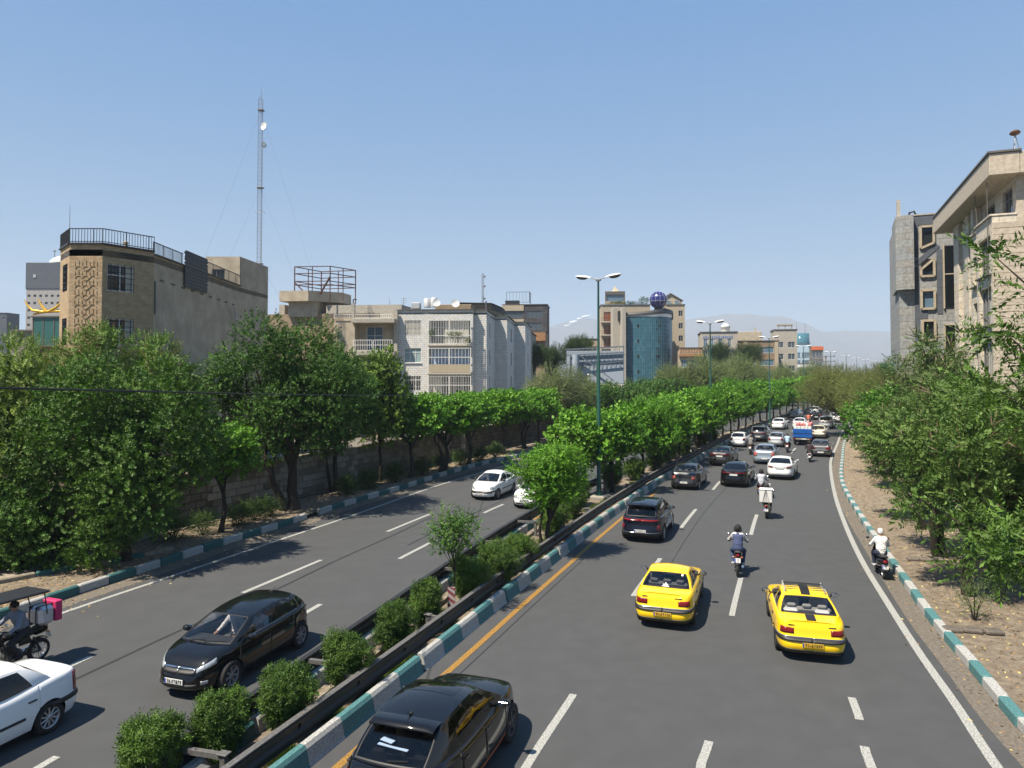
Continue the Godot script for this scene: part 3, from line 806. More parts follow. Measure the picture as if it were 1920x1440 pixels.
func dish(par: Node3D, at: Vector3, r: float, dir: Vector3, called := "satellite_dish"):
	var z := dir.normalized()
	var x := Vector3.UP.cross(z).normalized()
	var t := Transform3D(Basis(x, -z, x.cross(-z)) , at)
	var m := MB.new()
	var pr := []
	for i in 8: pr.append(Vector2(r * i / 7.0, -0.22 * r * (i / 7.0) * (i / 7.0)))
	m.lathe(pr, 22, t)
	pr = []
	for i in 8: pr.append(Vector2(r * (7 - i) / 7.0, -0.22 * r * ((7 - i) / 7.0) * ((7 - i) / 7.0) + 0.02))
	m.lathe(pr, 22, t)
	m.bar(at, at + z * r * 0.75, 0.02, 0.02)
	m.ball(at + z * r * 0.75, Vector3.ONE * 0.06, 8)
	m.bar(at - z * 0.05, at - z * 0.08 + Vector3(0, -r * 1.0, 0), 0.05, 0.05)
	return obj(called, m, M.dish_white, par)
func build_brick_corner_house():
	var t = thing("brick_building", "tan brick corner building with chamfered front, roof railing and plastered side wall", "building", Vector3(-22.3, 0, -38.5))
	var o := Vector2(22.3, 38.5)
	var P := [Vector2(-25.8, -40.4) + o, Vector2(-24.1, -38.5) + o, Vector2(-22.3, -38.5) + o, Vector2(-20.75, -41.0) + o, Vector2(-21.5, -56.0) + o, Vector2(-21.2, -61.5) + o, Vector2(-33.0, -61.5) + o, Vector2(-33.0, -52.5) + o]
	var H := 14.22
	var w0 = wall_T(P[0], P[1]); var w1 = wall_T(P[1], P[2]); var w2 = wall_T(P[2], P[3]); var w3 = wall_T(P[3], P[4])
	var m := MB.new()
	var win := {0: [], 2: []}
	for y in [[11.75, 13.25], [8.75, 10.25], [5.7, 7.2]]:
		win[0].append([0.9, y[0], 2.1, y[1]]); win[2].append([0.28, y[0], 1.78, y[1]])
	wall_holes(m, w0[0], w0[1], H, win[0]); wall_holes(m, w1[0], w1[1], H, []); wall_holes(m, w2[0], w2[1], H, win[2])
	obj("brick_wall", m, M.tan_brick, t)
	for q in win[0]: add_window(t, w0[0], q, {frame = M.grey_frame, cols = 2, bars = 5, hbars = 5, bar_mat = M.black_metal})
	var k := 0
	for q in win[2]:
		add_window(t, w2[0], q, {frame = M.white_frame, cols = 2, bar = 0.6, bars = 4, hbars = 5, bar_mat = M.black_metal, curtain = M.pale_curtain, cx0 = 0.72, cx1 = 0.97})
		k += 1
	var hx := MB.new()
	var T: Transform3D = w1[0]
	var cw := 0.40; var rh := 0.52
	for row in 18:
		var y := 4.6 + row * rh
		if y > 13.0: break
		for c in 3:
			var x := 0.32 + c * cw + 0.0
			var p = [Vector3(x, y, 0.01), Vector3(x + cw * 0.28, y + 0.13, 0.01), Vector3(x + cw * 0.72, y + 0.13, 0.01), Vector3(x + cw, y, 0.01)]
			for i in 3: hx.box(T * ((p[i] + p[i + 1]) / 2), Vector3(p[i].distance_to(p[i + 1]) + 0.01, 0.034, 0.034), T.basis * Basis(Vector3.BACK, (p[i + 1] - p[i]).angle_to(Vector3.RIGHT) * signf(p[i + 1].y - p[i].y)))
			p = [Vector3(x, y + 0.02, 0.01), Vector3(x + cw * 0.28, y - 0.11, 0.01), Vector3(x + cw * 0.72, y - 0.11, 0.01), Vector3(x + cw, y + 0.02, 0.01)]
			if c == 1:
				for i in 3: hx.box(T * ((p[i] + p[i + 1]) / 2 + Vector3(0, 0, 0.004)), Vector3(p[i].distance_to(p[i + 1]) + 0.01, 0.03, 0.03), T.basis * Basis(Vector3.BACK, (p[i + 1] - p[i]).angle_to(Vector3.RIGHT) * signf(p[i + 1].y - p[i].y)))
			hx.box(T * Vector3(x + cw * 0.5, y + 0.30, 0.012), Vector3(0.03, 0.3, 0.03), T.basis)
			hx.box(T * Vector3(x, y + 0.26, 0.012), Vector3(0.028, 0.2, 0.03), T.basis)
		hx.box(T * Vector3(0.32 + 3 * cw, y + 0.26, 0.012), Vector3(0.028, 0.2, 0.03), T.basis)
	obj("honeycomb_ribs", hx, M.tan_brick, t)
	m = MB.new()
	wall_holes(m, w3[0], w3[1], 14.05, [])
	var w4 = wall_T(P[4], P[5])
	wall_holes(m, w4[0], w4[1], 16.4, [], 0.2, 14.05)
	wall_holes(m, w4[0], w4[1], 14.05, [])
	var p5 = wall_T(P[5], P[6]); wall_holes(m, p5[0], p5[1], 16.4, [])
	var p6 = wall_T(P[6], P[7]); wall_holes(m, p6[0], p6[1], 14.05, [])
	var p7 = wall_T(P[7], P[0]); wall_holes(m, p7[0], p7[1], 14.05, [])
	obj("plaster_wall", m, M.stained_plaster, t)
	m = MB.new()
	var a := Vector2(-24.2, -55.9) + o; var b := Vector2(-21.5, -55.9) + o
	var ws = wall_T(a, b); wall_holes(m, ws[0], ws[1], 16.4, [[0.5, 14.1, 1.5, 15.4]], 0.2, 14.0)
	var wl = wall_T(Vector2(-24.2, -61.5) + o, a); wall_holes(m, wl[0], wl[1], 16.4, [], 0.2, 14.0)
	m.quad(Vector3(a.x, 16.4, a.y), Vector3(b.x, 16.4, b.y), Vector3(P[5].x, 16.4, P[5].y), Vector3(a.x, 16.4, P[5].y))
	obj("stair_house", m, M.cream_plaster, t)
	add_window(t, ws[0], [0.5, 14.1, 1.5, 15.4], {frame = M.grey_frame, cols = 3})
	m = MB.new()
	m.prism(P, 13.6, 13.95)
	obj("roof", m, M.roof_tar, t)
	m = MB.new()
	for i in 3:
		var q0 = P[i]; var q1 = P[i + 1]
		m.bar(Vector3(q0.x, H + 0.05, q0.y), Vector3(q1.x, H + 0.05, q1.y), 0.18, 0.1)
	obj("coping", m, M.black_metal, t)
	m = MB.new()
	m.bar(Vector3(P[3].x, 14.09, P[3].y), Vector3(P[4].x, 14.09, P[4].y), 0.3, 0.07)
	obj("coping", m, M.dark_stone, t)
	m = MB.new()
	var rp := []
	for i in 4: rp.append(Vector3(P[i].x, H + 0.1, P[i].y))
	railing(m, rp, 0.78, 0.16, 0.022)
	railing(m, [Vector3(P[3].x - 0.1, 14.1, P[3].y - 0.1), Vector3(P[3].x - 0.3, 14.1, P[3].y - 4.2)], 0.75, 0.16, 0.022)
	railing(m, [Vector3(P[3].x - 0.45, 14.1, P[3].y - 7.8), Vector3(P[4].x - 0.1, 14.1, P[4].y)], 0.85, 0.2, 0.022)
	obj("roof_railing", m, M.black_metal, t)
	T = w3[0]
	for i in 22:
		m = MB.new()
		m.bbox(T * Vector3(6.0, 12.75 + i * 0.108, 0.08 + 0.03 * (i % 2)), Vector3(3.7 + 0.12 * ((i * 7) % 3), 0.116, 0.028), 0.008, T.basis)
		obj("screen_slat", m, M.black_plastic, t)
	m = MB.new()
	m.box(T * Vector3(0.12, 11.6, 0.03), Vector3(0.14, 1.9, 0.05), T.basis)
	for i in 9: m.box(T * Vector3(1.0 + i * 1.55, 12.7 - 0.03 * i, 0.02), Vector3(0.5, 0.09, 0.06), T.basis)
	obj("wall_patch", m, M.dark_stone, t)
	m = MB.new()
	m.box(T * Vector3(7.5, 6.4, 0.9), Vector3(6.4, 0.5, 1.8), T.basis)
	m.box(T * Vector3(7.5, 3.2, 0.8), Vector3(6.0, 5.9, 1.5), T.basis)
	obj("balcony_slab", m, M.cream_plaster, t)
	m = MB.new()
	railing(m, [T * Vector3(4.4, 6.66, 1.75), T * Vector3(10.6, 6.66, 1.75)], 0.95, 0.22, 0.025)
	obj("balcony_railing", m, M.white_frame, t)
	add_window(t, T * Transform3D(Basis(), Vector3(0, 0, 1.62)), [5.2, 4.2, 9.4, 5.9], {cols = 4, pane = M.blue_pane})
	m = MB.new()
	m.tube([T * Vector3(13.0, 9.5, 0.3), T * Vector3(13.0, 12.2, 0.3)], [0.03, 0.025], 6)
	for i in 5: m.bar(T * Vector3(12.6, 12.0 - i * 0.12, 0.3 - 0.05 * i), T * Vector3(13.4, 12.0 - i * 0.12, 0.3 + 0.04 * i), 0.02, 0.02)
	obj("aerial", m, M.grey_metal, t)
	m = MB.new()
	m.lathe([Vector2(0, 0), Vector2(0.14, 0), Vector2(0.16, 0.5), Vector2(0.1, 0.62), Vector2(0.18, 0.72), Vector2(0, 0.85)], 12, Transform3D(Basis(), Vector3(P[3].x - 1.5, 14.0, P[3].y + 0.3)))
	obj("roof_vent", m, M.cream_plaster, t)
func build_white_brick_flats():
	var th := deg_to_rad(-5.0)
	var t = thing("apartment_building", "white brick apartment block with stacked grilled balconies and stepped side", "building", Vector3(-12.9, 0, -79.6), th)
	var H := 14.2
	var T := TF(0, 0, 0, 0)
	var m := MB.new()
	var lw := [[0.85, 11.4, 2.75, 13.05], [0.85, 8.3, 2.75, 9.95], [0.85, 5.2, 2.75, 6.85]]
	var bay := [[3.65, 10.35, 8.35, 13.05], [3.65, 7.2, 8.35, 9.95], [3.65, 4.1, 8.35, 6.85]]
	wall_holes(m, T, 8.6, H, lw + bay, 0.3)
	m.flat()
	var Q := [Vector2(8.6, 0), Vector2(8.6, -0.9), Vector2(10.0, -0.9), Vector2(10.0, -9.6), Vector2(11.5, -9.6), Vector2(11.5, -20.6), Vector2(13.0, -20.6), Vector2(13.0, -33.0), Vector2(0, -33.0), Vector2(0, 0)]
	var TS := []
	for i in Q.size() - 1:
		var w = wall_T(Q[i], Q[i + 1])
		var holes := []
		if i in [2, 4, 6]:
			for y in [11.2, 8.1, 5.0]: holes.append([2.6 if i == 2 else 5.2, y, 3.5 if i == 2 else 6.6, y + 1.75])
		TS.append([w[0], holes])
		wall_holes(m, w[0], w[1], H, holes, 0.22)
	obj("brick_wall", m, M.white_brick, t)
	for e in TS:
		for q in e[1]: add_window(t, e[0], q, {frame = M.grey_frame, cols = 1})
	m = MB.new(); m.prism(Q, H - 0.5, H - 0.3)
	obj("roof", m, M.roof_tar, t)
	m = MB.new()
	for i in [0, 1, 2, 3, 4, 5, 6]:
		m.bar(Vector3(Q[i].x, H + 0.04, Q[i].y), Vector3(Q[i + 1].x, H + 0.04, Q[i + 1].y), 0.32, 0.1)
	m.bar(Vector3(0, H + 0.04, 0), Vector3(8.6, H + 0.04, 0), 0.3, 0.104)
	obj("coping", m, M.dark_stone, t)
	add_window(t, T, lw[0], {cols = 2, bars = 12, hbars = 2, curtain = M.pale_curtain})
	add_window(t, T, lw[1], {cols = 3, bar = 0.7, sill = 1, curtain = M.teal_curtain})
	add_window(t, T, lw[2], {cols = 3, bar = 0.7, bars = 10, hbars = 2})
	for k in 3:
		var q = bay[k]
		add_window(t, TF(0, 0, -0.25, 0), [3.72, q[1] + (0.0 if k != 1 else 0.7), 8.28, q[3]], {cols = 5, bar = 0.72, pane = [M.dark_pane, M.blue_pane, M.dark_pane][k], curtain = [M.pale_curtain, M.blue_curtain, M.pale_curtain][k], cx0 = [0.35, 0.02, 0.0][k], cx1 = [0.95, 0.98, 0.3][k]})
		var b := MB.new()
		for i in 26:
			if k == 1 and i % 2: continue
			b.box(Vector3(3.65 + 4.7 * i / 25.0, (q[1] + q[3]) / 2, 0.32), Vector3(0.035, q[3] - q[1], 0.035))
		for y in ([0.02, 0.36, 0.985] if k == 0 else [0.3, 0.62, 0.985] if k == 1 else [0.02, 0.62, 0.985]): b.box(Vector3(6.0, lerpf(q[1], q[3], y), 0.325), Vector3(4.78, 0.07, 0.06))
		for x in [3.62, 6.0, 8.38]: b.box(Vector3(x, (q[1] + q[3]) / 2, 0.32), Vector3(0.08, q[3] - q[1], 0.08))
		obj("balcony_grille", b, M.white_frame, t)
		var s := MB.new()
		s.bbox(Vector3(6.0, q[1] - 0.12, 0.12), Vector3(4.9, 0.2, 0.62), 0.03)
		obj("balcony_slab", s, M.pale_stone, t)
	var rows := [[], []]
	for i in 95:
		var x := 3.66 + 4.68 * i / 94.0
		rows[0].append(Vector3(x, 7.22, 0.37 + 0.012 * (i % 2))); rows[1].append(Vector3(x, 8.12, 0.37 + 0.012 * (i % 2)))
	m = MB.new(); m.grid(rows, false)
	obj("balcony_blind", m, M.straw, t)
	var fm = foliage("box", [[Vector3(6.6, 11.5, 0.42), Vector3(0.9, 0.16, 0.16)], [Vector3(3.95, 11.6, 0.4), Vector3(0.2, 0.3, 0.15)], [Vector3(8.1, 10.7, 0.42), Vector3(0.3, 0.25, 0.12)]], 260, Color(0.03, 0.07, 0.015), Color(0.08, 0.14, 0.03), 5, 1.1)
	add_foliage(t, fm, M.leaf, "balcony_plants")
	m = MB.new()
	m.bbox(Vector3(6.0, H + 0.35, -3.5), Vector3(4.2, 0.9, 3.0), 0.04)
	obj("roof_block", m, M.tan_plaster, t)
	m = MB.new()
	var S := [Vector2(5.2, -7.0), Vector2(9.7, -8.2), Vector2(10.4, -14.0), Vector2(10.4, -18), Vector2(4.6, -18)]
	for i in 4:
		var w = wall_T(S[i], S[i + 1]); wall_holes(m, w[0], w[1], H + 1.55, [], 0.1, H + 0.75)
	m.prism(S, H + 1.3, H + 1.5)
	obj("roof_shed", m, M.dark_sheet, t)
	m = MB.new()
	for i in 3:
		var w = wall_T(S[i], S[i + 1]); wall_holes(m, Transform3D(w[0].basis, w[0].origin - w[0].basis.z * 0.05), w[1], H + 0.76, [], 0.1, H - 0.2)
	obj("roof_block", m, M.tan_plaster, t)
	dish(t, Vector3(4.2, H + 0.9, -1.2), 0.45, Vector3(0.4, 0.35, 1)); dish(t, Vector3(6.4, H + 0.8, -1.2), 0.46, Vector3(0.3, 0.35, 1))
	m = MB.new()
	m.lathe([Vector2(0.42, 0), Vector2(0.42, 1.0), Vector2(0.3, 1.1), Vector2(0, 1.12)], 14, Transform3D(Basis(), Vector3(3.6, H + 0.6, -3.0)))
	m.lathe([Vector2(0.42, 0), Vector2(0.42, 0.95), Vector2(0.3, 1.05), Vector2(0, 1.08)], 14, Transform3D(Basis(), Vector3(2.75, H + 0.6, -3.2)))
	obj("water_tank", m, M.pale_metal, t)
	m = MB.new(); m.bbox(Vector3(1.5, H + 0.75, -3.0), Vector3(1.0, 0.7, 0.9), 0.04)
	m.box(Vector3(1.3, H + 0.2, -3.0), Vector3(0.7, 0.5, 0.8)); obj("air_cooler", m, M.pale_metal, t)
	m = MB.new()
	m.tube([Vector3(9.9, H, -1.2), Vector3(9.9, H + 0.9, -1.2)], [0.05, 0.05], 7); m.ball(Vector3(9.9, H + 1.0, -1.2), Vector3(0.14, 0.1, 0.14), 8)
	m.tube([Vector3(-1.4, H - 0.2, -2), Vector3(-1.4, H + 1.6, -2)], [0.025, 0.02], 6)
	m.tube([Vector3(0.2, H, -2), Vector3(0.25, H + 1.7, -2)], [0.03, 0.02], 6)
	for i in 3: m.bar(Vector3(-0.1, H + 1.5 - 0.25 * i, -2), Vector3(0.6, H + 1.55 - 0.25 * i, -2), 0.03, 0.03)
	m.tube([Vector3(8.6, H + 1.5, -9), Vector3(8.6, H + 2.7, -9)], [0.03, 0.02], 5)
	obj("aerials", m, M.grey_metal, t)
func build_balcony_wing():
	var th := deg_to_rad(-5.0)
	var t = thing("apartment_building", "cream balconied apartment wing joined to the left side of the white brick block", "building", Vector3(-19.2, 0, -79.3), th)
	var m := MB.new()
	var T := TF(0, 0, -1.3, 0)
	var holes := [[2.6, 9.4, 4.5, 12.4], [2.6, 6.2, 4.5, 9.1], [2.6, 3.0, 4.5, 5.9]]
	wall_holes(m, T, 6.1, 13.3, holes)
	m.box(Vector3(0.5, 6.5, -1.0), Vector3(2.4, 13.0, 2.3))
	obj("wall", m, M.cream_plaster, t)
	for q in holes: add_window(t, T, q, {cols = 2, bar = 0.66, pane = M.blue_pane})
	for y in [12.75, 9.15, 6.0]:
		m = MB.new()
		m.bbox(Vector3(3.9, y + 0.2, -0.6), Vector3(4.9, 0.5, 2.6), 0.04)
		obj("balcony_slab", m, M.pale_stone, t)
		var rl := MB.new()
		if y < 12:
			for i in 2:
				var x0 := 1.7 + i * 2.25
				for yy in [0.52, 1.1, 1.65]: rl.box(Vector3(x0 + 1.05, y + yy, 0.62), Vector3(2.1, 0.06, 0.05))
				for k in 9: rl.box(Vector3(x0 + 2.1 * k / 8.0, y + 1.08, 0.62), Vector3(0.04 if k % 8 else 0.07, 1.15, 0.04))
		else:
			railing(rl, [Vector3(-0.6, y + 0.46, 0.3), Vector3(1.4, y + 0.46, 0.3), Vector3(6.0, y + 0.46, 0.3)], 0.45, 0.22, 0.03)
		obj("balcony_railing", rl, M.white_frame, t)
	m = MB.new()
	m.box(Vector3(3.8, 13.75, -2.4), Vector3(4.6, 0.9, 0.25)); m.box(Vector3(1.55, 14.1, 0.2), Vector3(0.35, 1.7, 0.35)); m.box(Vector3(6.25, 7.0, -0.4), Vector3(0.4, 14.2, 0.5))
	obj("parapet", m, M.pale_stone, t)
	m = MB.new()
	m.bbox(Vector3(3.2, 14.0, -8.0), Vector3(3.4, 1.2, 3.0), 0.03)
	m.box(Vector3(0.9, 13.3, -6.0), Vector3(9.0, 0.2, 6.0))
	obj("roof_block", m, M.tan_plaster, t)
	m = MB.new()
	m.tube([Vector3(1.55, 14.9, 0.2), Vector3(1.5, 15.3, 0.2), Vector3(1.75, 15.45, 0.2), Vector3(1.9, 15.3, 0.2)], [0.07, 0.07, 0.07, 0.07], 8)
	obj("vent_pipe", m, M.black_metal, t)
func build_frame_house():
	var t = thing("house", "tan house with a rusty steel frame standing on its roof", "building", Vector3(-26.0, 0, -82.0), deg_to_rad(-8))
	var m := MB.new()
	m.box(Vector3(4.0, 7.0, -5), Vector3(14.0, 14.0, 9.0))
	obj("wall", m, M.tan_plaster, t)
	m = MB.new()
	var Q := [Vector2(-0.7, 0.6), Vector2(2.8, 0.6), Vector2(5.8, -2.0), Vector2(5.8, -5.0), Vector2(-0.7, -5.0)]
	m.prism(Q, 15.4, 16.6, true)
	m.box(Vector3(1.8, 14.6, -1.6), Vector3(3.4, 1.9, 3.0))
	obj("roof_room", m, M.cream_plaster, t)
	m = MB.new()
	var F := [Vector3(1.0, 16.6, 0.3), Vector3(5.2, 16.6, 0.1), Vector3(6.9, 15.4, -3.5), Vector3(2.4, 16.6, -4.0)]
	for i in 4:
		var a: Vector3 = F[i]; var b: Vector3 = F[(i + 1) % 4]
		m.bar(Vector3(a.x, 15.4, a.z), Vector3(a.x, 19.4, a.z), 0.1, 0.1)
		for y in [19.4, 18.6, 17.7, 17.3]: m.bar(Vector3(a.x, y, a.z), Vector3(b.x, y, b.z), 0.09, 0.09)
		var mid := a.lerp(b, 0.5); m.bar(Vector3(mid.x, 15.6, mid.z), Vector3(mid.x, 19.4, mid.z), 0.08, 0.08)
	m.bar(Vector3(1.0, 17.6, 0.3), Vector3(2.4, 16.2, 0.2), 0.18, 0.1); m.bar(Vector3(5.2, 18.2, 0.1), Vector3(4.0, 16.2, 0.1), 0.3, 0.1)
	obj("steel_frame", m, M.rust, t)
	m = MB.new()
	m.box(Vector3(9.0, 14.2, -3.0), Vector3(9.0, 1.5, 5.0)); m.box(Vector3(-1.4, 14.4, -2.0), Vector3(0.7, 1.6, 1.0))
	obj("parapet", m, M.pale_stone, t)
func build_block(called: String, label: String, x: float, z: float, a: float, w: float, h: float, d: float, wallm, o := {}) -> Node3D:
	var t = thing(called, label, "building", Vector3(x, 0, z), -deg_to_rad(a), o.get("group", ""))
	var m := MB.new()
	var front := TF(0, 0, 0, 0)
	var right := Transform3D(Basis(Vector3.UP, PI / 2), Vector3(w, 0, 0))
	var left := Transform3D(Basis(Vector3.UP, -PI / 2), Vector3(0, 0, -d))
	var fh := []; var sh := []
	var y: float = o.get("first", h - 2.6)
	var st: float = o.get("storey", 3.2)
	var wh: float = o.get("wh", 1.5)
	while y > o.get("lowest", 4.0):
		if o.has("spans"):
			for s in o.spans: fh.append([s[0], y, s[1], y + wh])
		else:
			var n: int = o.get("n", 4)
			for i in n:
				var ww: float = w / n
				fh.append([ww * (i + 0.5) - ww * o.get("ww", 0.3), y, ww * (i + 0.5) + ww * o.get("ww", 0.3), y + wh])
		for i in o.get("side_n", 0):
			var ww: float = d / o.side_n
			sh.append([ww * (i + 0.5) - 0.6, y, ww * (i + 0.5) + 0.6, y + wh])
		y -= st
	wall_holes(m, front, w, h, fh); wall_holes(m, right, d, h, sh)
	wall_holes(m, left, d, h, [])
	wall_holes(m, Transform3D(Basis(Vector3.UP, PI), Vector3(w, 0, -d)), w, h, [])
	m.flat()
	m.quad(Vector3(0, h - 0.4, 0), Vector3(w, h - 0.4, 0), Vector3(w, h - 0.4, -d), Vector3(0, h - 0.4, -d))
	obj("wall", m, wallm, t)
	var k := 0
	for q in fh:
		var wo = o.get("win", {cols = 2}).duplicate()
		if o.has("curtain") and (k * 7 + 3) % 5 < 2: wo["curtain"] = o.curtain
		add_window(t, front, q, wo); k += 1
	for q in sh: add_window(t, right, q, o.get("win", {cols = 2}))
	m = MB.new()
	for e in [[Vector3(0, h, 0), Vector3(w, h, 0)], [Vector3(w, h, 0.0), Vector3(w, h, -d)], [Vector3(0, h, -d), Vector3(0, h, 0)]]: m.bar(e[0] + Vector3(0, 0.06, 0), e[1] + Vector3(0, 0.06, 0), 0.4, 0.16)
	obj("coping", m, o.get("coping", M.dark_stone), t)
	return t
func build_glass_tower():
	var t = thing("office_tower", "curved blue glass office tower with a dark wavy roof band", "building", Vector3(35.6, 0, -180.0))
	var R := 7.4
	var H := 21.4
	var cols := 26; var rows := 22
	var grid_m := MB.new()
	var P := func(i: float) -> Vector2:
		var x := lerpf(-7.0, 6.4, sin(i / cols * PI / 2 * 0.98) * 0.45 + i / cols * 0.55)
		return Vector2(x, -1.2 * pow(absf(minf(x, 0.0)) / 7.0, 2.0) - 6.0 * pow(maxf(x, 0.0) / 6.4, 2.6))
	for i in cols + 1:
		var p = P.call(float(i))
		grid_m.box(Vector3(p.x, H / 2, p.y + 0.02), Vector3(0.045, H, 0.09))
	for j in rows + 1:
		for i in cols:
			var p = P.call(float(i)); var q = P.call(float(i + 1))
			grid_m.bar(Vector3(p.x, H * j / rows, p.y + 0.02), Vector3(q.x, H * j / rows, q.y + 0.02), 0.08, 0.045)
	obj("mullions", grid_m, M.teal_frame, t)
	var r := RandomNumberGenerator.new(); r.seed = 91
	var open_at := [[5, 19], [15, 19], [22, 19], [5, 15], [14, 15], [5, 11], [13, 11], [14, 11], [21, 11], [5, 7], [14, 7]]
	for j in rows:
		for i in cols:
			if j < 3: continue
			var p = P.call(i + 0.02); var q = P.call(i + 0.98)
			var m := MB.new()
			m.bar(Vector3(p.x, H * (j + 0.5) / rows, p.y), Vector3(q.x, H * (j + 0.5) / rows, q.y), 0.04, H / rows - 0.05)
			var mt = M.teal_pane
			if [i, j] in open_at: mt = M.black_pane
			elif i in [13, 14, 15] and r.randf() < 0.55: mt = M.deep_teal_pane
			elif r.randf() < 0.14: mt = M.teal_pane_b
			var pn = obj("pane", m, mt, t)
			if i == 19 and j == 15: pn.set_meta("label", "bright blue pane reflecting the sky")
	var core := MB.new()
	var Q := []
	for i in cols + 1:
		var p = P.call(float(i)); Q.append(Vector2(p.x * 0.95, p.y - 0.5))
	Q.append(Vector2(R * 0.9, -14)); Q.append(Vector2(-R * 0.95, -14))
	core.prism(Q, 0, H - 0.2)
	obj("inner_floors", core, M.dark_pane, t)
	var b := MB.new(); var c := MB.new()
	var lo := []; var hi := []; var c0 := []; var c1 := []; var hi2 := []
	for i in 31:
		var u := i / 30.0
		var p = P.call(u * cols)
		var wv := 0.5 * sin(u * 4.6 - 2.0)
		lo.append(Vector3(p.x * 1.03, H + 0.45 + wv * 0.6, p.y + 0.25)); hi.append(Vector3(p.x * 1.03, H + 1.5 + wv, p.y + 0.25)); hi2.append(Vector3(p.x * 0.9, H + 1.5 + wv, p.y - 1.5))
		c0.append(Vector3(p.x * 1.015, H - 0.05, p.y + 0.12)); c1.append(Vector3(p.x * 1.02, H + 0.5 + wv * 0.6, p.y + 0.15))
	b.grid([lo, hi, hi2]); c.grid([c0, c1])
	b.bbox(Vector3(-7.4, H + 0.3, -6.0), Vector3(2.0, 2.4, 9.0), 0.05); b.bbox(Vector3(0, H + 0.4, -9.0), Vector3(13.0, 1.8, 8.0), 0.05)
	obj("roof_band", b, M.black_stone, t); obj("cornice", c, M.white_paint, t)
	var w := MB.new()
	w.bbox(Vector3(-7.3, H / 2 + 1.0, -1.6), Vector3(1.0, H + 2.4, 5.0), 0.05); w.bbox(Vector3(-8.7, H / 2 + 1.3, -4.5), Vector3(1.9, H + 2.4, 4.0), 0.05)
	obj("pier", w, M.pale_stone, t)
	var g = thing("roof_globe", "dark blue globe ribbed with white meridians on top of the glass tower", "globe", Vector3(37.6, 25.7, -182.0))
	var gm := MB.new(); gm.ball(Vector3.ZERO, Vector3.ONE * 2.25, 32)
	obj("ball", gm, M.globe_blue, g)
	for k in 6:
		var mr := MB.new(); var pts := []; var rad := []
		for i in 25:
			var a := TAU * i / 24.0
			pts.append(Basis(Vector3.UP, PI * k / 6.0) * Vector3(cos(a), sin(a), 0) * 2.26); rad.append(0.018)
		mr.tube(pts, rad, 5, false); obj("meridian", mr, M.white_paint, g)
	for yy in [0.9, -0.3]:
		var mr := MB.new(); var pts := []; var rad := []
		for i in 25:
			var a := TAU * i / 24.0; var q := sqrt(2.26 * 2.26 - yy * yy)
			pts.append(Vector3(cos(a) * q, yy, sin(a) * q)); rad.append(0.025)
		mr.tube(pts, rad, 5, false); obj("parallel", mr, M.white_paint, g)
	var ft := MB.new(); ft.lathe([Vector2(1.2, -2.6), Vector2(0.9, -1.9)], 14); obj("foot", ft, M.black_stone, g)
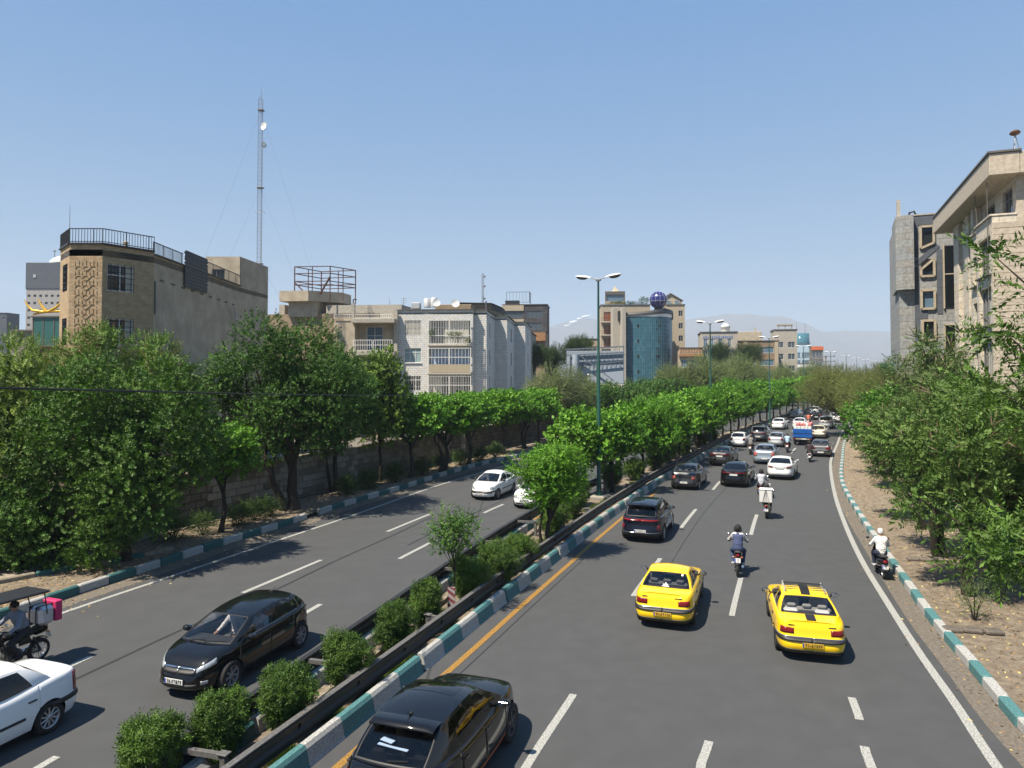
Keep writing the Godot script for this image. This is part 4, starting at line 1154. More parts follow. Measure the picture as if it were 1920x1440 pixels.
func build_far_blocks():
	var d = build_block("apartment_building", "dark stone and cream apartment tower with a terrace frame behind the pines", -2.6, -194, 6.0, 12.2, 25.6, 12.0, M.dark_brick, {storey = 3.25, first = 22.0, lowest = 9.0, wh = 1.9, spans = [[0.7, 5.4], [6.5, 10.9]], win = {cols = 4, pane = M.grey_pane, frame = M.grey_frame}, side_n = 2})
	var m := MB.new()
	for y in [24.7, 20.9]: m.box(Vector3(2.9, y, 0.12), Vector3(5.9, 1.5, 0.24))
	obj("cream_band", m, M.cream_stone, d)
	m = MB.new(); railing(m, [Vector3(1.0, 26.3, -1.0), Vector3(7.3, 26.3, -1.0), Vector3(7.3, 26.3, -6)], 2.9, 0.9, 0.05)
	m.box(Vector3(2.6, 26.2, -1.5), Vector3(3.8, 1.2, 2.5)); obj("terrace_frame", m, M.black_metal, d)
	var lb = build_block("house", "low tan house with an orange wall beside the dark tower", 3.4, -150, 8.0, 3.6, 15.6, 8.0, M.tan_plaster, {storey = 3.1, first = 11.5, lowest = 8, n = 1, ww = 0.32, win = {cols = 2, pane = M.grey_pane}})
	m = MB.new(); m.bbox(Vector3(1.9, 14.6, 0.5), Vector3(3.9, 1.7, 1.2), 0.05); obj("fascia", m, M.orange_plaster, lb)
	var lc = build_block("house", "narrow beige house end wall just right of the white brick block", 1.2, -121, 6.0, 1.9, 14.0, 14.0, M.pale_stone, {storey = 3.1, first = 10.5, lowest = 6, n = 1, ww = 0.28})
	var f = build_block("apartment_building", "cream apartment block with open brown balconies left of the glass tower", 23.9, -190, 4.0, 13.0, 25.2, 14.0, M.cream_stone, {storey = 3.5, first = 20.8, lowest = 8.0, wh = 2.5, spans = [[0.7, 2.6], [3.0, 5.2]], win = {cols = 2, pane = M.brown_pane, frame = M.grey_frame}, coping = M.grey_metal})
	for y in [20.7, 17.2, 13.7, 10.2]:
		m = MB.new(); m.bbox(Vector3(2.7, y - 0.2, 0.7), Vector3(5.6, 0.35, 1.6), 0.04); obj("balcony_slab", m, M.pale_stone, f)
		m = MB.new(); railing(m, [Vector3(0.1, y, 1.4), Vector3(5.3, y, 1.4)], 1.0, 0.35, 0.03); obj("balcony_railing", m, M.black_metal, f)
	m = MB.new()
	m.box(Vector3(4.0, 27.2, -4), Vector3(5.2, 3.6, 0.2)); m.box(Vector3(4.0, 25.8, -4), Vector3(5.2, 1.2, 4.0))
	obj("roof_room_base", m, M.cream_stone, f)
	m = MB.new()
	for x in [1.5, 6.5]: m.box(Vector3(x, 27.2, -3.8), Vector3(0.4, 3.6, 0.5))
	m.box(Vector3(4.0, 28.8, -3.8), Vector3(5.4, 0.9, 0.6)); m.box(Vector3(4, 26.0, -3.8), Vector3(5.4, 0.4, 0.6))
	obj("roof_room_frame", m, M.dark_stone, f)
	m = MB.new(); m.box(Vector3(4, 27.2, -3.85), Vector3(4.7, 2.2, 0.1)); obj("roof_room_pane", m, M.blue_pane, f)
	m = MB.new(); m.lathe([Vector2(1.5, 0), Vector2(0, 1.6)], 4, Transform3D(Basis(Vector3.UP, PI / 4), Vector3(4.0, 29.2, -4.5)), false); obj("pyramid_roof", m, M.cream_plaster, f)
	var fm = foliage("box", [[Vector3(6, 25.6, -0.6), Vector3(4.5, 0.4, 0.3)], [Vector3(11.5, 26.2, -1), Vector3(1.2, 0.9, 0.5)]], 400, Color(0.02, 0.05, 0.012), Color(0.06, 0.1, 0.03), 8, 3.0)
	add_foliage(f, fm, M.leaf, "roof_plants")
	var gb = build_block("apartment_building", "tall cream building with a gabled top behind the globe", 42.7, -196, 6.0, 5.0, 25.8, 14.0, M.cream_stone, {storey = 3.45, first = 22.6, lowest = 9.0, wh = 1.6, spans = [[3.3, 4.5]], win = {cols = 2, pane = M.dark_pane, frame = M.white_frame}})
	m = MB.new()
	m.flat()
	var gs := [Vector3(-1.6, 25.0, -0.3), Vector3(4.3, 25.0, -0.3), Vector3(4.3, 27.0, -0.3), Vector3(1.2, 28.8, -0.3), Vector3(-1.6, 27.2, -0.3)]
	for i in [1, 2, 3]: m.tri(gs[0], gs[i], gs[i + 1])
	m.quad(gs[1], gs[1] + Vector3(0, 0, -9), gs[2] + Vector3(0, 0, -9), gs[2]); m.quad(gs[2], gs[2] + Vector3(0, 0, -9), gs[3] + Vector3(0, 0, -9), gs[3]); m.quad(gs[3], gs[3] + Vector3(0, 0, -9), gs[4] + Vector3(0, 0, -9), gs[4])
	obj("gable", m, M.cream_plaster, gb)
	m = MB.new()
	m.bar(Vector3(4.6, 26.9, -0.2), Vector3(1.2, 28.95, -0.2), 0.5, 0.2); m.bar(Vector3(1.2, 28.95, -0.2), Vector3(-1.8, 27.2, -0.2), 0.5, 0.2); obj("gable_edge", m, M.rust, gb)
	add_window(gb, TF(0, 0, -0.1, 0), [0.2, 25.6, 1.3, 27.0], {set = -0.06, pane = M.blue_pane}); add_window(gb, TF(0, 0, -0.1, 0), [2.3, 25.6, 3.5, 27.0], {set = -0.06, pane = M.blue_pane})
	var tr = build_block("apartment_building", "low cream building with a striped parapet right of the glass tower", 41.5, -176, 10.0, 5.6, 13.2, 10.0, M.cream_stone, {storey = 3.4, first = 8.4, lowest = 4.5, wh = 1.9, spans = [[0.5, 2.2], [2.9, 5.2]], win = {cols = 3, pane = M.blue_pane}})
	m = MB.new()
	for i in 9: m.box(Vector3(0.3 + i * 0.65, 12.6, 0.06), Vector3(0.3, 1.1, 0.12))
	obj("parapet_stripe", m, M.orange_plaster, tr)
	m = MB.new(); m.box(Vector3(2.8, 11.4, 0.3), Vector3(6.0, 0.6, 0.6)); obj("ledge", m, M.orange_plaster, tr)
	var wb = build_block("apartment_building", "pale stone block with tall blue windows and a small white roof cupola", 47.4, -178, 12.0, 8.8, 17.2, 14.0, M.pale_stone, {storey = 3.2, first = 13.4, lowest = 4.5, wh = 2.1, spans = [[0.7, 1.6], [2.2, 3.1], [4.2, 5.1], [6.6, 7.3]], win = {cols = 2, pane = M.blue_pane}, side_n = 3})
	m = MB.new()
	m.lathe([Vector2(1.1, 0), Vector2(1.1, 1.2), Vector2(1.25, 1.25), Vector2(0.95, 1.9), Vector2(0.4, 2.35), Vector2(0, 2.5)], 14, Transform3D(Basis(), Vector3(6.2, 17.2, -3))); obj("cupola", m, M.white_paint, wb)
	m = MB.new()
	for i in 14: m.box(Vector3(0.7 + i * 0.52, 15.9 + 0.12 * sin(i * 2.1), 0.05), Vector3(0.3, 0.5 + 0.2 * (i % 2), 0.06))
	for i in 14: m.box(Vector3(0.7 + i * 0.52, 12.6 + 0.1 * sin(i * 1.7), 0.05), Vector3(0.32, 0.4 + 0.2 * (i % 3) / 2.0, 0.06))
	obj("shop_lettering", m, M.blue_paint, wb)
	var br = build_block("apartment_building", "brown brick apartment block with pale balconies behind dark pines", 58.8, -188, 14.0, 11.2, 15.4, 12.0, M.tan_brick_far, {storey = 3.3, first = 12.2, lowest = 4.5, wh = 1.6, spans = [[3.9, 5.4], [6.4, 10.0]], win = {cols = 3, pane = M.blue_pane}, side_n = 2})
	m = MB.new()
	for x in [2.9, 10.6]: m.box(Vector3(x, 7.6, 0.3), Vector3(0.9, 15.0, 0.6))
	obj("pilaster", m, M.cream_stone, br)
	m = MB.new(); m.bbox(Vector3(4.0, 16.6, -3), Vector3(6.2, 2.6, 4.0), 0.05); m.box(Vector3(5.6, 18.2, -2), Vector3(0.4, 1.6, 0.4)); obj("roof_room", m, M.cream_plaster, br)
	var tp = build_block("apartment_building", "slim pale block with a roof pergola beside the brown flats", 73.2, -198, 14.0, 6.0, 19.0, 9.0, M.pale_stone, {storey = 3.3, first = 14.0, lowest = 6, wh = 1.6, n = 2, win = {cols = 2, pane = M.grey_pane}})
	m = MB.new(); m.box(Vector3(3, 20.4, -2), Vector3(4.0, 0.4, 3.4))
	for x in [1.3, 3.0, 4.7]: m.box(Vector3(x, 19.6, -0.6), Vector3(0.25, 1.6, 0.25))
	obj("pergola", m, M.pale_stone, tp)
	var bl = build_block("office_building", "pale blue glass building with a curved top in the distance", 118.5, -300, 16.0, 7.0, 19.0, 10.0, M.pale_blue_panel, {storey = 3.3, first = 13.0, lowest = 6, wh = 2.4, n = 2, ww = 0.42, win = {cols = 3, pane = M.blue_pane}})
	m = MB.new(); m.lathe([Vector2(3.4, 0), Vector2(3.2, 4.6), Vector2(3.0, 4.6)], 20, Transform3D(Basis(), Vector3(4.0, 19.0, -4))); obj("curved_top", m, M.teal_pane_b, bl)
	m = MB.new()
	for x in [2.2, 5.6]: m.tube([Vector3(x, 23, -4), Vector3(x, 28, -4)], [0.12, 0.06], 5)
	obj("mast", m, M.grey_metal, bl)
	var og = build_block("office_building", "narrow grey office with an orange band on top in the distance", 122.4, -290, 16.0, 4.4, 17.5, 7.0, M.dark_stone, {storey = 3.6, first = 12.8, lowest = 4, wh = 2.6, n = 1, ww = 0.42, win = {cols = 3, pane = M.grey_pane}})
	m = MB.new(); m.box(Vector3(2.2, 16.9, 0.15), Vector3(4.7, 1.5, 0.3)); obj("orange_band", m, M.orange_paint, og)
	var sm = build_block("house", "low white building under the pale blue office", 113.4, -286, 16.0, 8.0, 10.6, 7.0, M.white_paint, {storey = 3.3, first = 7.2, lowest = 4, wh = 1.8, n = 2, ww = 0.35, win = {cols = 2, pane = M.blue_pane}})
	build_block("house", "small pale house block seen low between the pines and the balconied flats", 17.6, -215, 4.0, 9.0, 17.2, 8.0, M.cream_stone, {storey = 3.3, first = 13.4, lowest = 6, n = 3, ww = 0.2, win = {cols = 1, pane = M.grey_pane}})
	build_block("office_building", "small grey-blue tower just above the far treetops", 159.0, -420, 16.0, 9.0, 14.5, 8.0, M.pale_blue_panel, {storey = 3.5, first = 10.5, lowest = 4, n = 3, ww = 0.35, win = {cols = 1, pane = M.grey_pane}})
	var tw = build_block("office_tower", "tall white tower with a grey crown and rows of small square windows", -223.0, -325, 0.0, 24.0, 45.4, 20.0, M.white_concrete, {storey = 3.35, first = 41.6, lowest = 6.0, wh = 1.1, n = 9, ww = 0.24, win = {cols = 1, fw = 0.1, pane = M.black_pane, frame = M.dark_stone}})
	m = MB.new(); m.bbox(Vector3(12, 51.4, -10), Vector3(24.6, 12.2, 20.6), 0.2); obj("crown_block", m, M.slate_panel, tw)
	m = MB.new(); m.box(Vector3(4.0, 51.2, 0.4), Vector3(1.2, 1.4, 0.2)); obj("crown_window", m, M.pale_metal, tw)
	m = MB.new()
	var pr := []
	for i in 9: pr.append(Vector2(9.5 * cos(i * PI / 16), 57.6 + 4.6 * sin(i * PI / 16)))
	m.lathe(pr, 28, Transform3D(Basis(), Vector3(15.5, 0, -9))); obj("dome", m, M.dome_grey, tw)
	m = MB.new()
	m.box(Vector3(19.0, 62.2, -9), Vector3(6.0, 0.8, 5.0)); m.tube([Vector3(13.8, 61.5, -9), Vector3(13.8, 86, -9)], [0.25, 0.08], 6); m.tube([Vector3(7.6, 60, -8), Vector3(7.6, 64, -8)], [0.2, 0.15], 6)
	m.ball(Vector3(7.6, 64.2, -8), Vector3(0.7, 0.5, 0.7), 8)
	obj("antenna", m, M.grey_metal, tw)
	build_block("office_tower", "dark block low in front of the white tower with the dome", -226.0, -310, 0.0, 5.0, 33.0, 8.0, M.slate_panel, {storey = 4, first = 30, lowest = 28, wh = 1.4, n = 2, ww = 0.3, win = {cols = 1, pane = M.grey_pane}})
	var gw = build_block("house", "grey plastered house wall at the left edge beyond the trees", -49.5, -70, 4.0, 9.3, 11.3, 8.0, M.grey_plaster, {storey = 3.2, first = 3, n = 1})
	m = MB.new(); m.box(Vector3(4.2, 11.6, -1.0), Vector3(3.0, 0.5, 2.0)); obj("roof_edge", m, M.cream_plaster, gw)
	var gh = thing("house", "small green glass house with golden curled horns on its roof", "building", Vector3(-38.6, 0, -58.0), deg_to_rad(-4))
	m = MB.new(); m.box(Vector3(1.3, 4.7, -1.5), Vector3(2.9, 9.4, 3.0)); obj("wall", m, M.brown_stone, gh)
	for i in 3:
		m = MB.new(); m.bbox(Vector3(-0.1 + 0.9 * i, 10.6, 0.05), Vector3(0.84, 2.3, 0.06), 0.01); obj("pane", m, M.green_pane, gh)
	m = MB.new()
	for i in 4: m.box(Vector3(-0.55 + 0.9 * i, 10.6, 0.05), Vector3(0.08, 2.4, 0.12))
	m.box(Vector3(0.8, 11.8, -0.6), Vector3(3.0, 0.12, 1.6)); m.box(Vector3(0.8, 9.4, 0.05), Vector3(3.0, 0.12, 0.2)); m.box(Vector3(0.8, 10.6, -1.6), Vector3(2.8, 2.3, 2.4))
	obj("frame", m, M.dark_stone, gh)
	m = MB.new()
	m.tube([Vector3(-0.5, 12.0, 0.1), Vector3(0.5, 12.2, 0.2), Vector3(2.5, 12.25, 0.1)], [0.08, 0.13, 0.09], 8)
	m.tube([Vector3(0.4, 12.2, 0.2), Vector3(-0.5, 12.3, 0.25), Vector3(-1.0, 12.75, 0.2), Vector3(-1.25, 13.2, 0.2)], [0.11, 0.1, 0.07, 0.03], 8)
	m.tube([Vector3(0.7, 12.2, 0.2), Vector3(0.3, 12.6, 0.2), Vector3(-0.1, 13.25, 0.2)], [0.13, 0.1, 0.03], 8)
	m.tube([Vector3(0.9, 12.2, 0.2), Vector3(1.5, 12.55, 0.2), Vector3(2.1, 13.1, 0.2), Vector3(2.8, 13.3, 0.2)], [0.13, 0.1, 0.08, 0.04], 8)
	obj("roof_horns", m, M.gold, gh)
func build_right_stone_block():
	var w = wall_T(Vector2(38.45, -61.5), Vector2(31.1, -43.5))
	var T: Transform3D = w[0]
	var t = thing("apartment_building", "beige stone apartment block with projecting bays and a deep overhanging parapet", "building", T.origin, 0.0)
	t.transform = T
	var I := Transform3D()
	var Lw: float = w[1]
	var m := MB.new()
	var holes := []
	for y in [16.9, 13.3, 10.0, 6.8]:
		holes.append([1.0, y, 2.4, y + 2.0]); holes.append([8.7, y, 9.6, y + 2.2])
	holes.append([11.4, 16.9, 14.2, 18.9]); holes.append([16.2, 16.9, 18.6, 19.0])
	wall_holes(m, I, Lw, 19.4, holes, 0.35)
	obj("street_front", m, M.beige_stone, t)
	var k := 0
	for q in holes:
		add_window(t, I, q, {set = 0.2, cols = 2 if q[2] - q[0] < 2 else 3, bar = 0.72, frame = M.grey_frame, pane = M.dark_pane if k % 3 else M.grey_pane})
		k += 1
	for c in [[2.7, 4.6, 0.5], [5.2, 6.4, 0.3], [7.0, 8.4, 0.5], [9.8, 10.5, 0.6]]:
		m = MB.new(); m.bbox(Vector3((c[0] + c[1]) / 2, 9.7, c[2] / 2), Vector3(c[1] - c[0], 19.3, c[2]), 0.03); obj("pier", m, M.beige_stone, t)
	for bay in [[10.6, 15.1, 0.8, 17.1, [[11.3, 13.4, 14.3, 15.5], [11.3, 10.1, 14.3, 12.2], [11.3, 6.8, 14.3, 8.9]]], [15.1, Lw, 1.3, 17.0, [[15.7, 13.5, 19.0, 15.9], [15.7, 10.3, 19.0, 12.7], [15.7, 7.0, 19.0, 9.4]]]]:
		var F := TF(0, 0, bay[2], 0)
		m = MB.new()
		var hs := []
		for q in bay[4]: hs.append([q[0] - bay[0], q[1], q[2] - bay[0], q[3]])
		wall_holes(m, TF(bay[0], 0, bay[2], 0), bay[1] - bay[0], bay[3], hs, 0.4)
		m.flat()
		for x in [bay[0], bay[1]]: m.quad(Vector3(x, 0, 0), Vector3(x, 0, bay[2]), Vector3(x, bay[3], bay[2]), Vector3(x, bay[3], 0))
		m.bbox(Vector3((bay[0] + bay[1]) / 2, bay[3] + 0.05, bay[2] / 2 + 0.06), Vector3(bay[1] - bay[0] + 0.1, 0.12, bay[2] + 0.16), 0.02)
		obj("bay", m, M.beige_stone, t)
		for q in bay[4]:
			add_window(t, F, q, {set = 0.25, cols = 4 if bay[2] > 1 else 3, bar = 0.74, frame = M.grey_frame, pane = M.dark_pane if k % 2 else M.grey_pane, curtain = M.pale_curtain, cx0 = 0.3 + 0.1 * (k % 3), cx1 = 0.6 + 0.1 * (k % 3)})
			m = MB.new(); m.bbox(F * Vector3((q[0] + q[2]) / 2, q[1] - 0.08, 0.06), Vector3(q[2] - q[0] + 0.3, 0.12, 0.3), 0.02); obj("window_ledge", m, M.dark_stone, t)
			k += 1
	m = MB.new()
	m.bbox(Vector3(Lw / 2 + 0.35, 20.05, 0.75), Vector3(Lw + 0.8, 1.35, 1.6), 0.04)
	obj("parapet", m, M.beige_stone_plain, t)
	m = MB.new()
	m.box(Vector3(Lw / 2 + 0.38, 20.8, 0.75), Vector3(Lw + 0.9, 0.12, 1.75)); obj("coping", m, M.dark_stone, t)
	m = MB.new()
	for i in 2: m.tube([Vector3(14.9 + i * 3.9, 19.3, 1.3 + 0.1 * i), Vector3(14.9 + i * 3.9, 12.2, 0.9 + 0.5 * i)], [0.03, 0.03], 6)
	obj("downpipe", m, M.dark_stone, t)
	var D := 22.0
	var E := Transform3D(Basis(Vector3.UP, PI / 2), Vector3(Lw, 0, 0))
	m = MB.new(); wall_holes(m, E, D, 19.4, []); wall_holes(m, Transform3D(Basis(Vector3.UP, PI), Vector3(Lw, 0, -D)), Lw, 19.4, []); wall_holes(m, Transform3D(Basis(Vector3.UP, -PI / 2), Vector3(0, 0, -D)), D, 19.4, [])
	obj("end_wall", m, M.beige_stone_plain, t)
	var y := 3.0
	k = 0
	while y < 19.2:
		m = MB.new()
		var z0 := 1.28 if y < 16.6 else -2.6
		m.bbox(Vector3(Lw + 0.03, y + 0.2, (z0 - D) / 2), Vector3(0.10 + 0.02 * (k % 2), 0.375, D + z0), 0.008)
		obj("stone_course", m, M.beige_course if k % 3 else M.beige_course_b, t)
		y += 0.4; k += 1
	m = MB.new(); m.box(Vector3(Lw / 2, 20.4, -D / 2), Vector3(Lw, 0.3, D - 0.5)); m.bbox(Vector3(Lw + 0.35, 20.05, -D / 2 - 0.06), Vector3(0.79, 1.34, D), 0.03)
	obj("roof", m, M.beige_stone_plain, t)
	m = MB.new()
	for s in [[-0.35, 0.1], [0.35, 0.15], [0.0, -0.4]]: m.bar(Vector3(Lw - 0.9 + s[0], 20.5, -0.2 + s[1]), Vector3(Lw - 0.9, 22.2, -0.2), 0.035, 0.035)
	m.bar(Vector3(Lw - 1.2, 21.5, -0.2), Vector3(Lw - 0.6, 21.6, -0.1), 0.03, 0.03)
	obj("aerial_tripod", m, M.grey_metal, t)
	m = MB.new(); m.lathe([Vector2(0, 0.16), Vector2(0.24, 0.1), Vector2(0.3, 0), Vector2(0.2, -0.08), Vector2(0, -0.12)], 14, Transform3D(Basis(Vector3.BACK, 0.3), Vector3(Lw - 0.9, 22.3, -0.2)))
	obj("aerial_head", m, M.brown_stone, t)
func build_right_grey_block():
	var t = thing("apartment_building", "grey stone building with beige-framed slanted windows beyond the beige block", "building", Vector3(36.2, 0, -66.2), deg_to_rad(-25))
	var m := MB.new()
	var H := 21.8
	var wins := [[1.8, 18.7, 2.85, 20.7, 0.45, 0.0], [1.8, 16.1, 2.85, 17.7, 0.0, 0.95], [1.8, 13.1, 2.85, 14.8, 0, 0], [1.85, 10.2, 2.85, 12.0, 0, 0], [1.9, 7.2, 2.9, 9.0, 0, 0]]
	var hs := []
	for q in wins: hs.append([q[0], q[1], q[2], q[3]])
	wall_holes(m, TF(0, 0, 0, 0), 6.1, H, hs, 0.4)
	wall_holes(m, Transform3D(Basis(Vector3.UP, -PI / 2), Vector3(0, 0, -14)), 14, H, [])
	wall_holes(m, Transform3D(Basis(Vector3.UP, PI / 2), Vector3(6.1, 0, 0)), 14, H, [])
	m.quad(Vector3(0, H - 0.02, 0), Vector3(6.1, H - 0.02, 0), Vector3(6.1, H - 0.02, -14), Vector3(0, H - 0.02, -14))
	obj("wall", m, M.grey_stone, t)
	m = MB.new(); m.prism([Vector2(-0.25, -5.0), Vector2(-0.25, 0.15), Vector2(0.25, 0.75), Vector2(1.2, 0.75), Vector2(1.2, 0), Vector2(0.2, 0), Vector2(0.2, -5.0)], 14.9, H - 0.04, true)
	obj("corner_box", m, M.grey_stone, t)
	m = MB.new(); m.box(Vector3(0.05, H + 0.75, -0.3), Vector3(0.3, 1.7, 0.6)); m.box(Vector3(3.0, H + 0.04, -0.05), Vector3(6.2, 0.12, 0.3)); obj("roof_fin", m, M.pale_stone, t)
	m = MB.new()
	for e in [[1.25, 4.0, 20.9, 21.75], [1.25, 1.6, 17.9, 20.9], [1.25, 1.65, 3.0, 17.0], [3.05, 3.5, 12.6, 18.5], [1.65, 2.3, 12.2, 12.9]]: m.box(Vector3((e[0] + e[1]) / 2, (e[2] + e[3]) / 2, 0.02), Vector3(e[1] - e[0], e[3] - e[2], 0.05))
	m.box(Vector3(2.3, 18.1, 0.03), Vector3(2.4, 0.45, 0.05), Basis(Vector3.BACK, 0.75))
	obj("dark_panel", m, M.slate_panel, t)
	for q in wins:
		m = MB.new()
		var p := [Vector3(q[0], q[1], 0.1), Vector3(q[2], q[1] + q[4], 0.1), Vector3(q[2], q[3], 0.1), Vector3(q[0], q[3] - q[5], 0.1)]
		for i in 4: m.bar(p[i], p[(i + 1) % 4], 0.2, 0.2)
		var wn = obj("window", m, M.cream_stone, t)
		m = MB.new(); m.flat(); m.quad(p[0] + Vector3(0, 0, -0.22), p[1] + Vector3(0, 0, -0.22), p[2] + Vector3(0, 0, -0.22), p[3] + Vector3(0, 0, -0.22))
		obj("pane", m, M.blue_pane if q[1] == 13.1 else M.dark_pane, wn)
		m = MB.new(); m.box(Vector3((q[0] + q[2]) / 2, (q[1] + q[3]) / 2, -0.36), Vector3(q[2] - q[0], q[3] - q[1], 0.05)); obj("backing", m, M.grey_stone, wn)
	m = MB.new(); m.box(Vector3(4.05, 16.0, 0.06), Vector3(0.8, 5.6, 0.1)); m.box(Vector3(4.05, 7.0, 0.06), Vector3(0.8, 9.0, 0.1)); obj("stair_glass", m, M.black_pane, t)
	m = MB.new()
	for e in [[16.0, 5.9], [7.0, 9.3]]:
		for x in [3.6, 4.5]: m.box(Vector3(x, e[0], 0.08), Vector3(0.12, e[1], 0.2))
	m.box(Vector3(4.05, 16.2, 0.12), Vector3(0.9, 0.1, 0.08)); m.box(Vector3(4.05, 11.6, 0.12), Vector3(1.0, 0.16, 0.2)); obj("stair_frame", m, M.cream_stone, t)
	m = MB.new(); m.box(Vector3(8.2, 10.5, -1.0), Vector3(4.4, 21.0, 1.8)); m.box(Vector3(9.0, 22.0, -6.0), Vector3(9.0, 2.4, 10.0)); obj("rear_wing", m, M.grey_stone, t)
	m = MB.new(); m.tube([Vector3(1.0, H, -1), Vector3(1.0, H + 0.5, -1), Vector3(1.4, H + 0.6, -1), Vector3(1.5, H + 0.3, -1)], [0.1, 0.1, 0.1, 0.1], 8); obj("vent_pipe", m, M.black_metal, t)
func build_mast():
	var t = thing("lattice_mast", "tall guyed lattice radio mast with small dishes behind the brick building", "mast", Vector3(-26.4, 0, -74.0))
	var w := 0.24; var H := 36.0
	var L3 := [Vector3(-w, 0, w * 0.6), Vector3(w, 0, w * 0.6), Vector3(0, 0, -w * 1.1)]
	var m := MB.new()
	for p in L3: m.tube([p, p + Vector3(0, H, 0)], [0.026, 0.022], 6)
	m.tube([Vector3(0, H, 0), Vector3(0, H + 1.4, 0)], [0.025, 0.01], 6)
	obj("legs", m, M.mast_grey, t)
	m = MB.new()
	var y := 8.0
	while y < H:
		for i in 3:
			var a: Vector3 = L3[i]; var b: Vector3 = L3[(i + 1) % 3]
			m.bar(a + Vector3(0, y, 0), b + Vector3(0, y, 0), 0.014, 0.014); m.bar(a + Vector3(0, y, 0), b + Vector3(0, y + 0.45, 0), 0.013, 0.013)
		y += 0.45
	obj("bracing", m, M.mast_grey, t)
	for yy in [34.8, 26.6, 18.6]:
		m = MB.new(); m.bbox(Vector3(0, yy, 0), Vector3(0.62, 0.1, 0.6), 0.02); obj("collar", m, M.grey_metal, t)
	for e in [[Vector3(0.45, 33.0, 0.3), 0.42, Vector3(-0.6, 0.1, 1)], [Vector3(0.4, 31.0, 0.3), 0.3, Vector3(0.8, 0, 1)], [Vector3(-0.95, 16.6, 0.3), 0.4, Vector3(0.6, 0.2, 1)], [Vector3(-0.5, 15.9, 0.4), 0.45, Vector3(0.2, -0.3, 1)], [Vector3(-0.5, 10.6, 0.4), 0.5, Vector3(0.3, -0.2, 1)]]:
		dish(t, e[0], e[1], e[2], "dish")
	m = MB.new()
	var pts := []; var rad := []
	for i in 17: pts.append(Vector3(0.55 * cos(TAU * i / 16), 24.0, 0.55 * sin(TAU * i / 16))); rad.append(0.02)
	m.tube(pts, rad, 5, false); obj("ring_aerial", m, M.pale_metal, t)
	for e in [[34.8, -9.5], [34.8, 9.2], [26.6, -7.8], [26.6, 8.0], [18.6, -5.6], [18.6, 7.4], [10.4, 6.5], [10.4, -3.5]]:
		var g := MB.new(); g.tube([Vector3(0, e[0], 0), Vector3(e[1], 7.0, 1.5)], [0.007, 0.007], 5); obj("guy_wire", g, M.grey_metal, t)
	var t2 = thing("lattice_mast", "thin distant lattice mast rising behind the white brick flats", "mast", Vector3(-6.6, 0, -160))
	m = MB.new()
	for p in L3: m.tube([p + Vector3(0, 14, 0), p * 0.8 + Vector3(0, 29.6, 0)], [0.05, 0.04], 5)
	y = 15.0
	while y < 29.5:
		for i in 3: m.bar(L3[i] + Vector3(0, y, 0), L3[(i + 1) % 3] + Vector3(0, y + 0.5, 0), 0.03, 0.03)
		y += 0.5
	obj("lattice", m, M.mast_grey, t2)
	m = MB.new()
	for yy in [28.8, 26.6, 23.8, 22.2, 20.0]: m.bbox(Vector3(0.4, yy, 0.2), Vector3(0.5, 0.45, 0.3), 0.05)
	obj("antenna_boxes", m, M.grey_metal, t2)
	m = MB.new(); m.box(Vector3(0, 7.2, 0), Vector3(1.6, 14.4, 1.6)); obj("base", m, M.grey_plaster, t2)
# ---------------------------------------------------------------- trees and shrubs
func leaf(m: MB, at: Vector3, dir: Vector3, up: Vector3, l: float, w: float):
	var side := dir.cross(up).normalized()
	var n := side.cross(dir).normalized()
	var mid := at + dir * l * 0.45 - n * w * 0.12
	var tip := at + dir * l - n * l * 0.14
	m.tri(at, mid + side * w * 0.5 + n * w * 0.12, tip)
	m.tri(at, tip, mid - side * w * 0.5 + n * w * 0.12)
func sprig(kind: String, variant := 0) -> ArrayMesh:
	var key := "sprig_%s_%d" % [kind, variant]
	if cache.has(key): return cache[key]
	var r := RandomNumberGenerator.new(); r.seed = hash(key)
	var m := MB.new()
	m.flat()
	var spec = {
		"elm": [12, 0.28, 0.10, 0.066, 1.0], "broad": [8, 0.36, 0.17, 0.13, 1.0], "ash": [12, 0.34, 0.12, 0.056, 1.05],
		"fine": [18, 0.45, 0.08, 0.022, 0.7], "twig": [4, 0.1, 0.55, 0.009, 0.5], "box": [16, 0.16, 0.05, 0.026, 0.9], "young": [11, 0.3, 0.075, 0.045, 0.9], "pine": [22, 0.34, 0.11, 0.010, 0.7],
		"grass": [10, 0.02, 0.16, 0.012, 0.25], "bigash": [13, 0.5, 0.125, 0.05, 0.9], "oleander": [12, 0.5, 0.13, 0.03, 0.6]}[kind]
	var nl: int = spec[0]
	for i in nl:
		var t := (i + 0.6) / nl
		var at := Vector3(0, spec[1] * t, 0)
		var ang := i * 2.4 + r.randf() * 0.7
		if kind in ["ash", "bigash"]: ang = (0.0 if i % 2 else PI) + r.randf_range(-0.35, 0.35)
		var open: float = spec[4] * r.randf_range(0.75, 1.25)
		if i == nl - 1: open = 0.15
		var out := Vector3(cos(ang), 0, sin(ang))
		var dir := (out * sin(open) + Vector3.UP * cos(open)).normalized()
		if kind == "grass": at += out * r.randf() * 0.06
		if kind == "box": at += out * 0.05 * r.randf()
		var up := (Vector3.UP * 0.9 - out * 0.3 + Vector3(r.randf_range(-0.5, 0.5), 0, r.randf_range(-0.5, 0.5))).normalized()
		var k := r.randf_range(0.75, 1.15)
		leaf(m, at, dir, up, spec[2] * k, spec[3] * k)
	cache[key] = m.done()
	return cache[key]
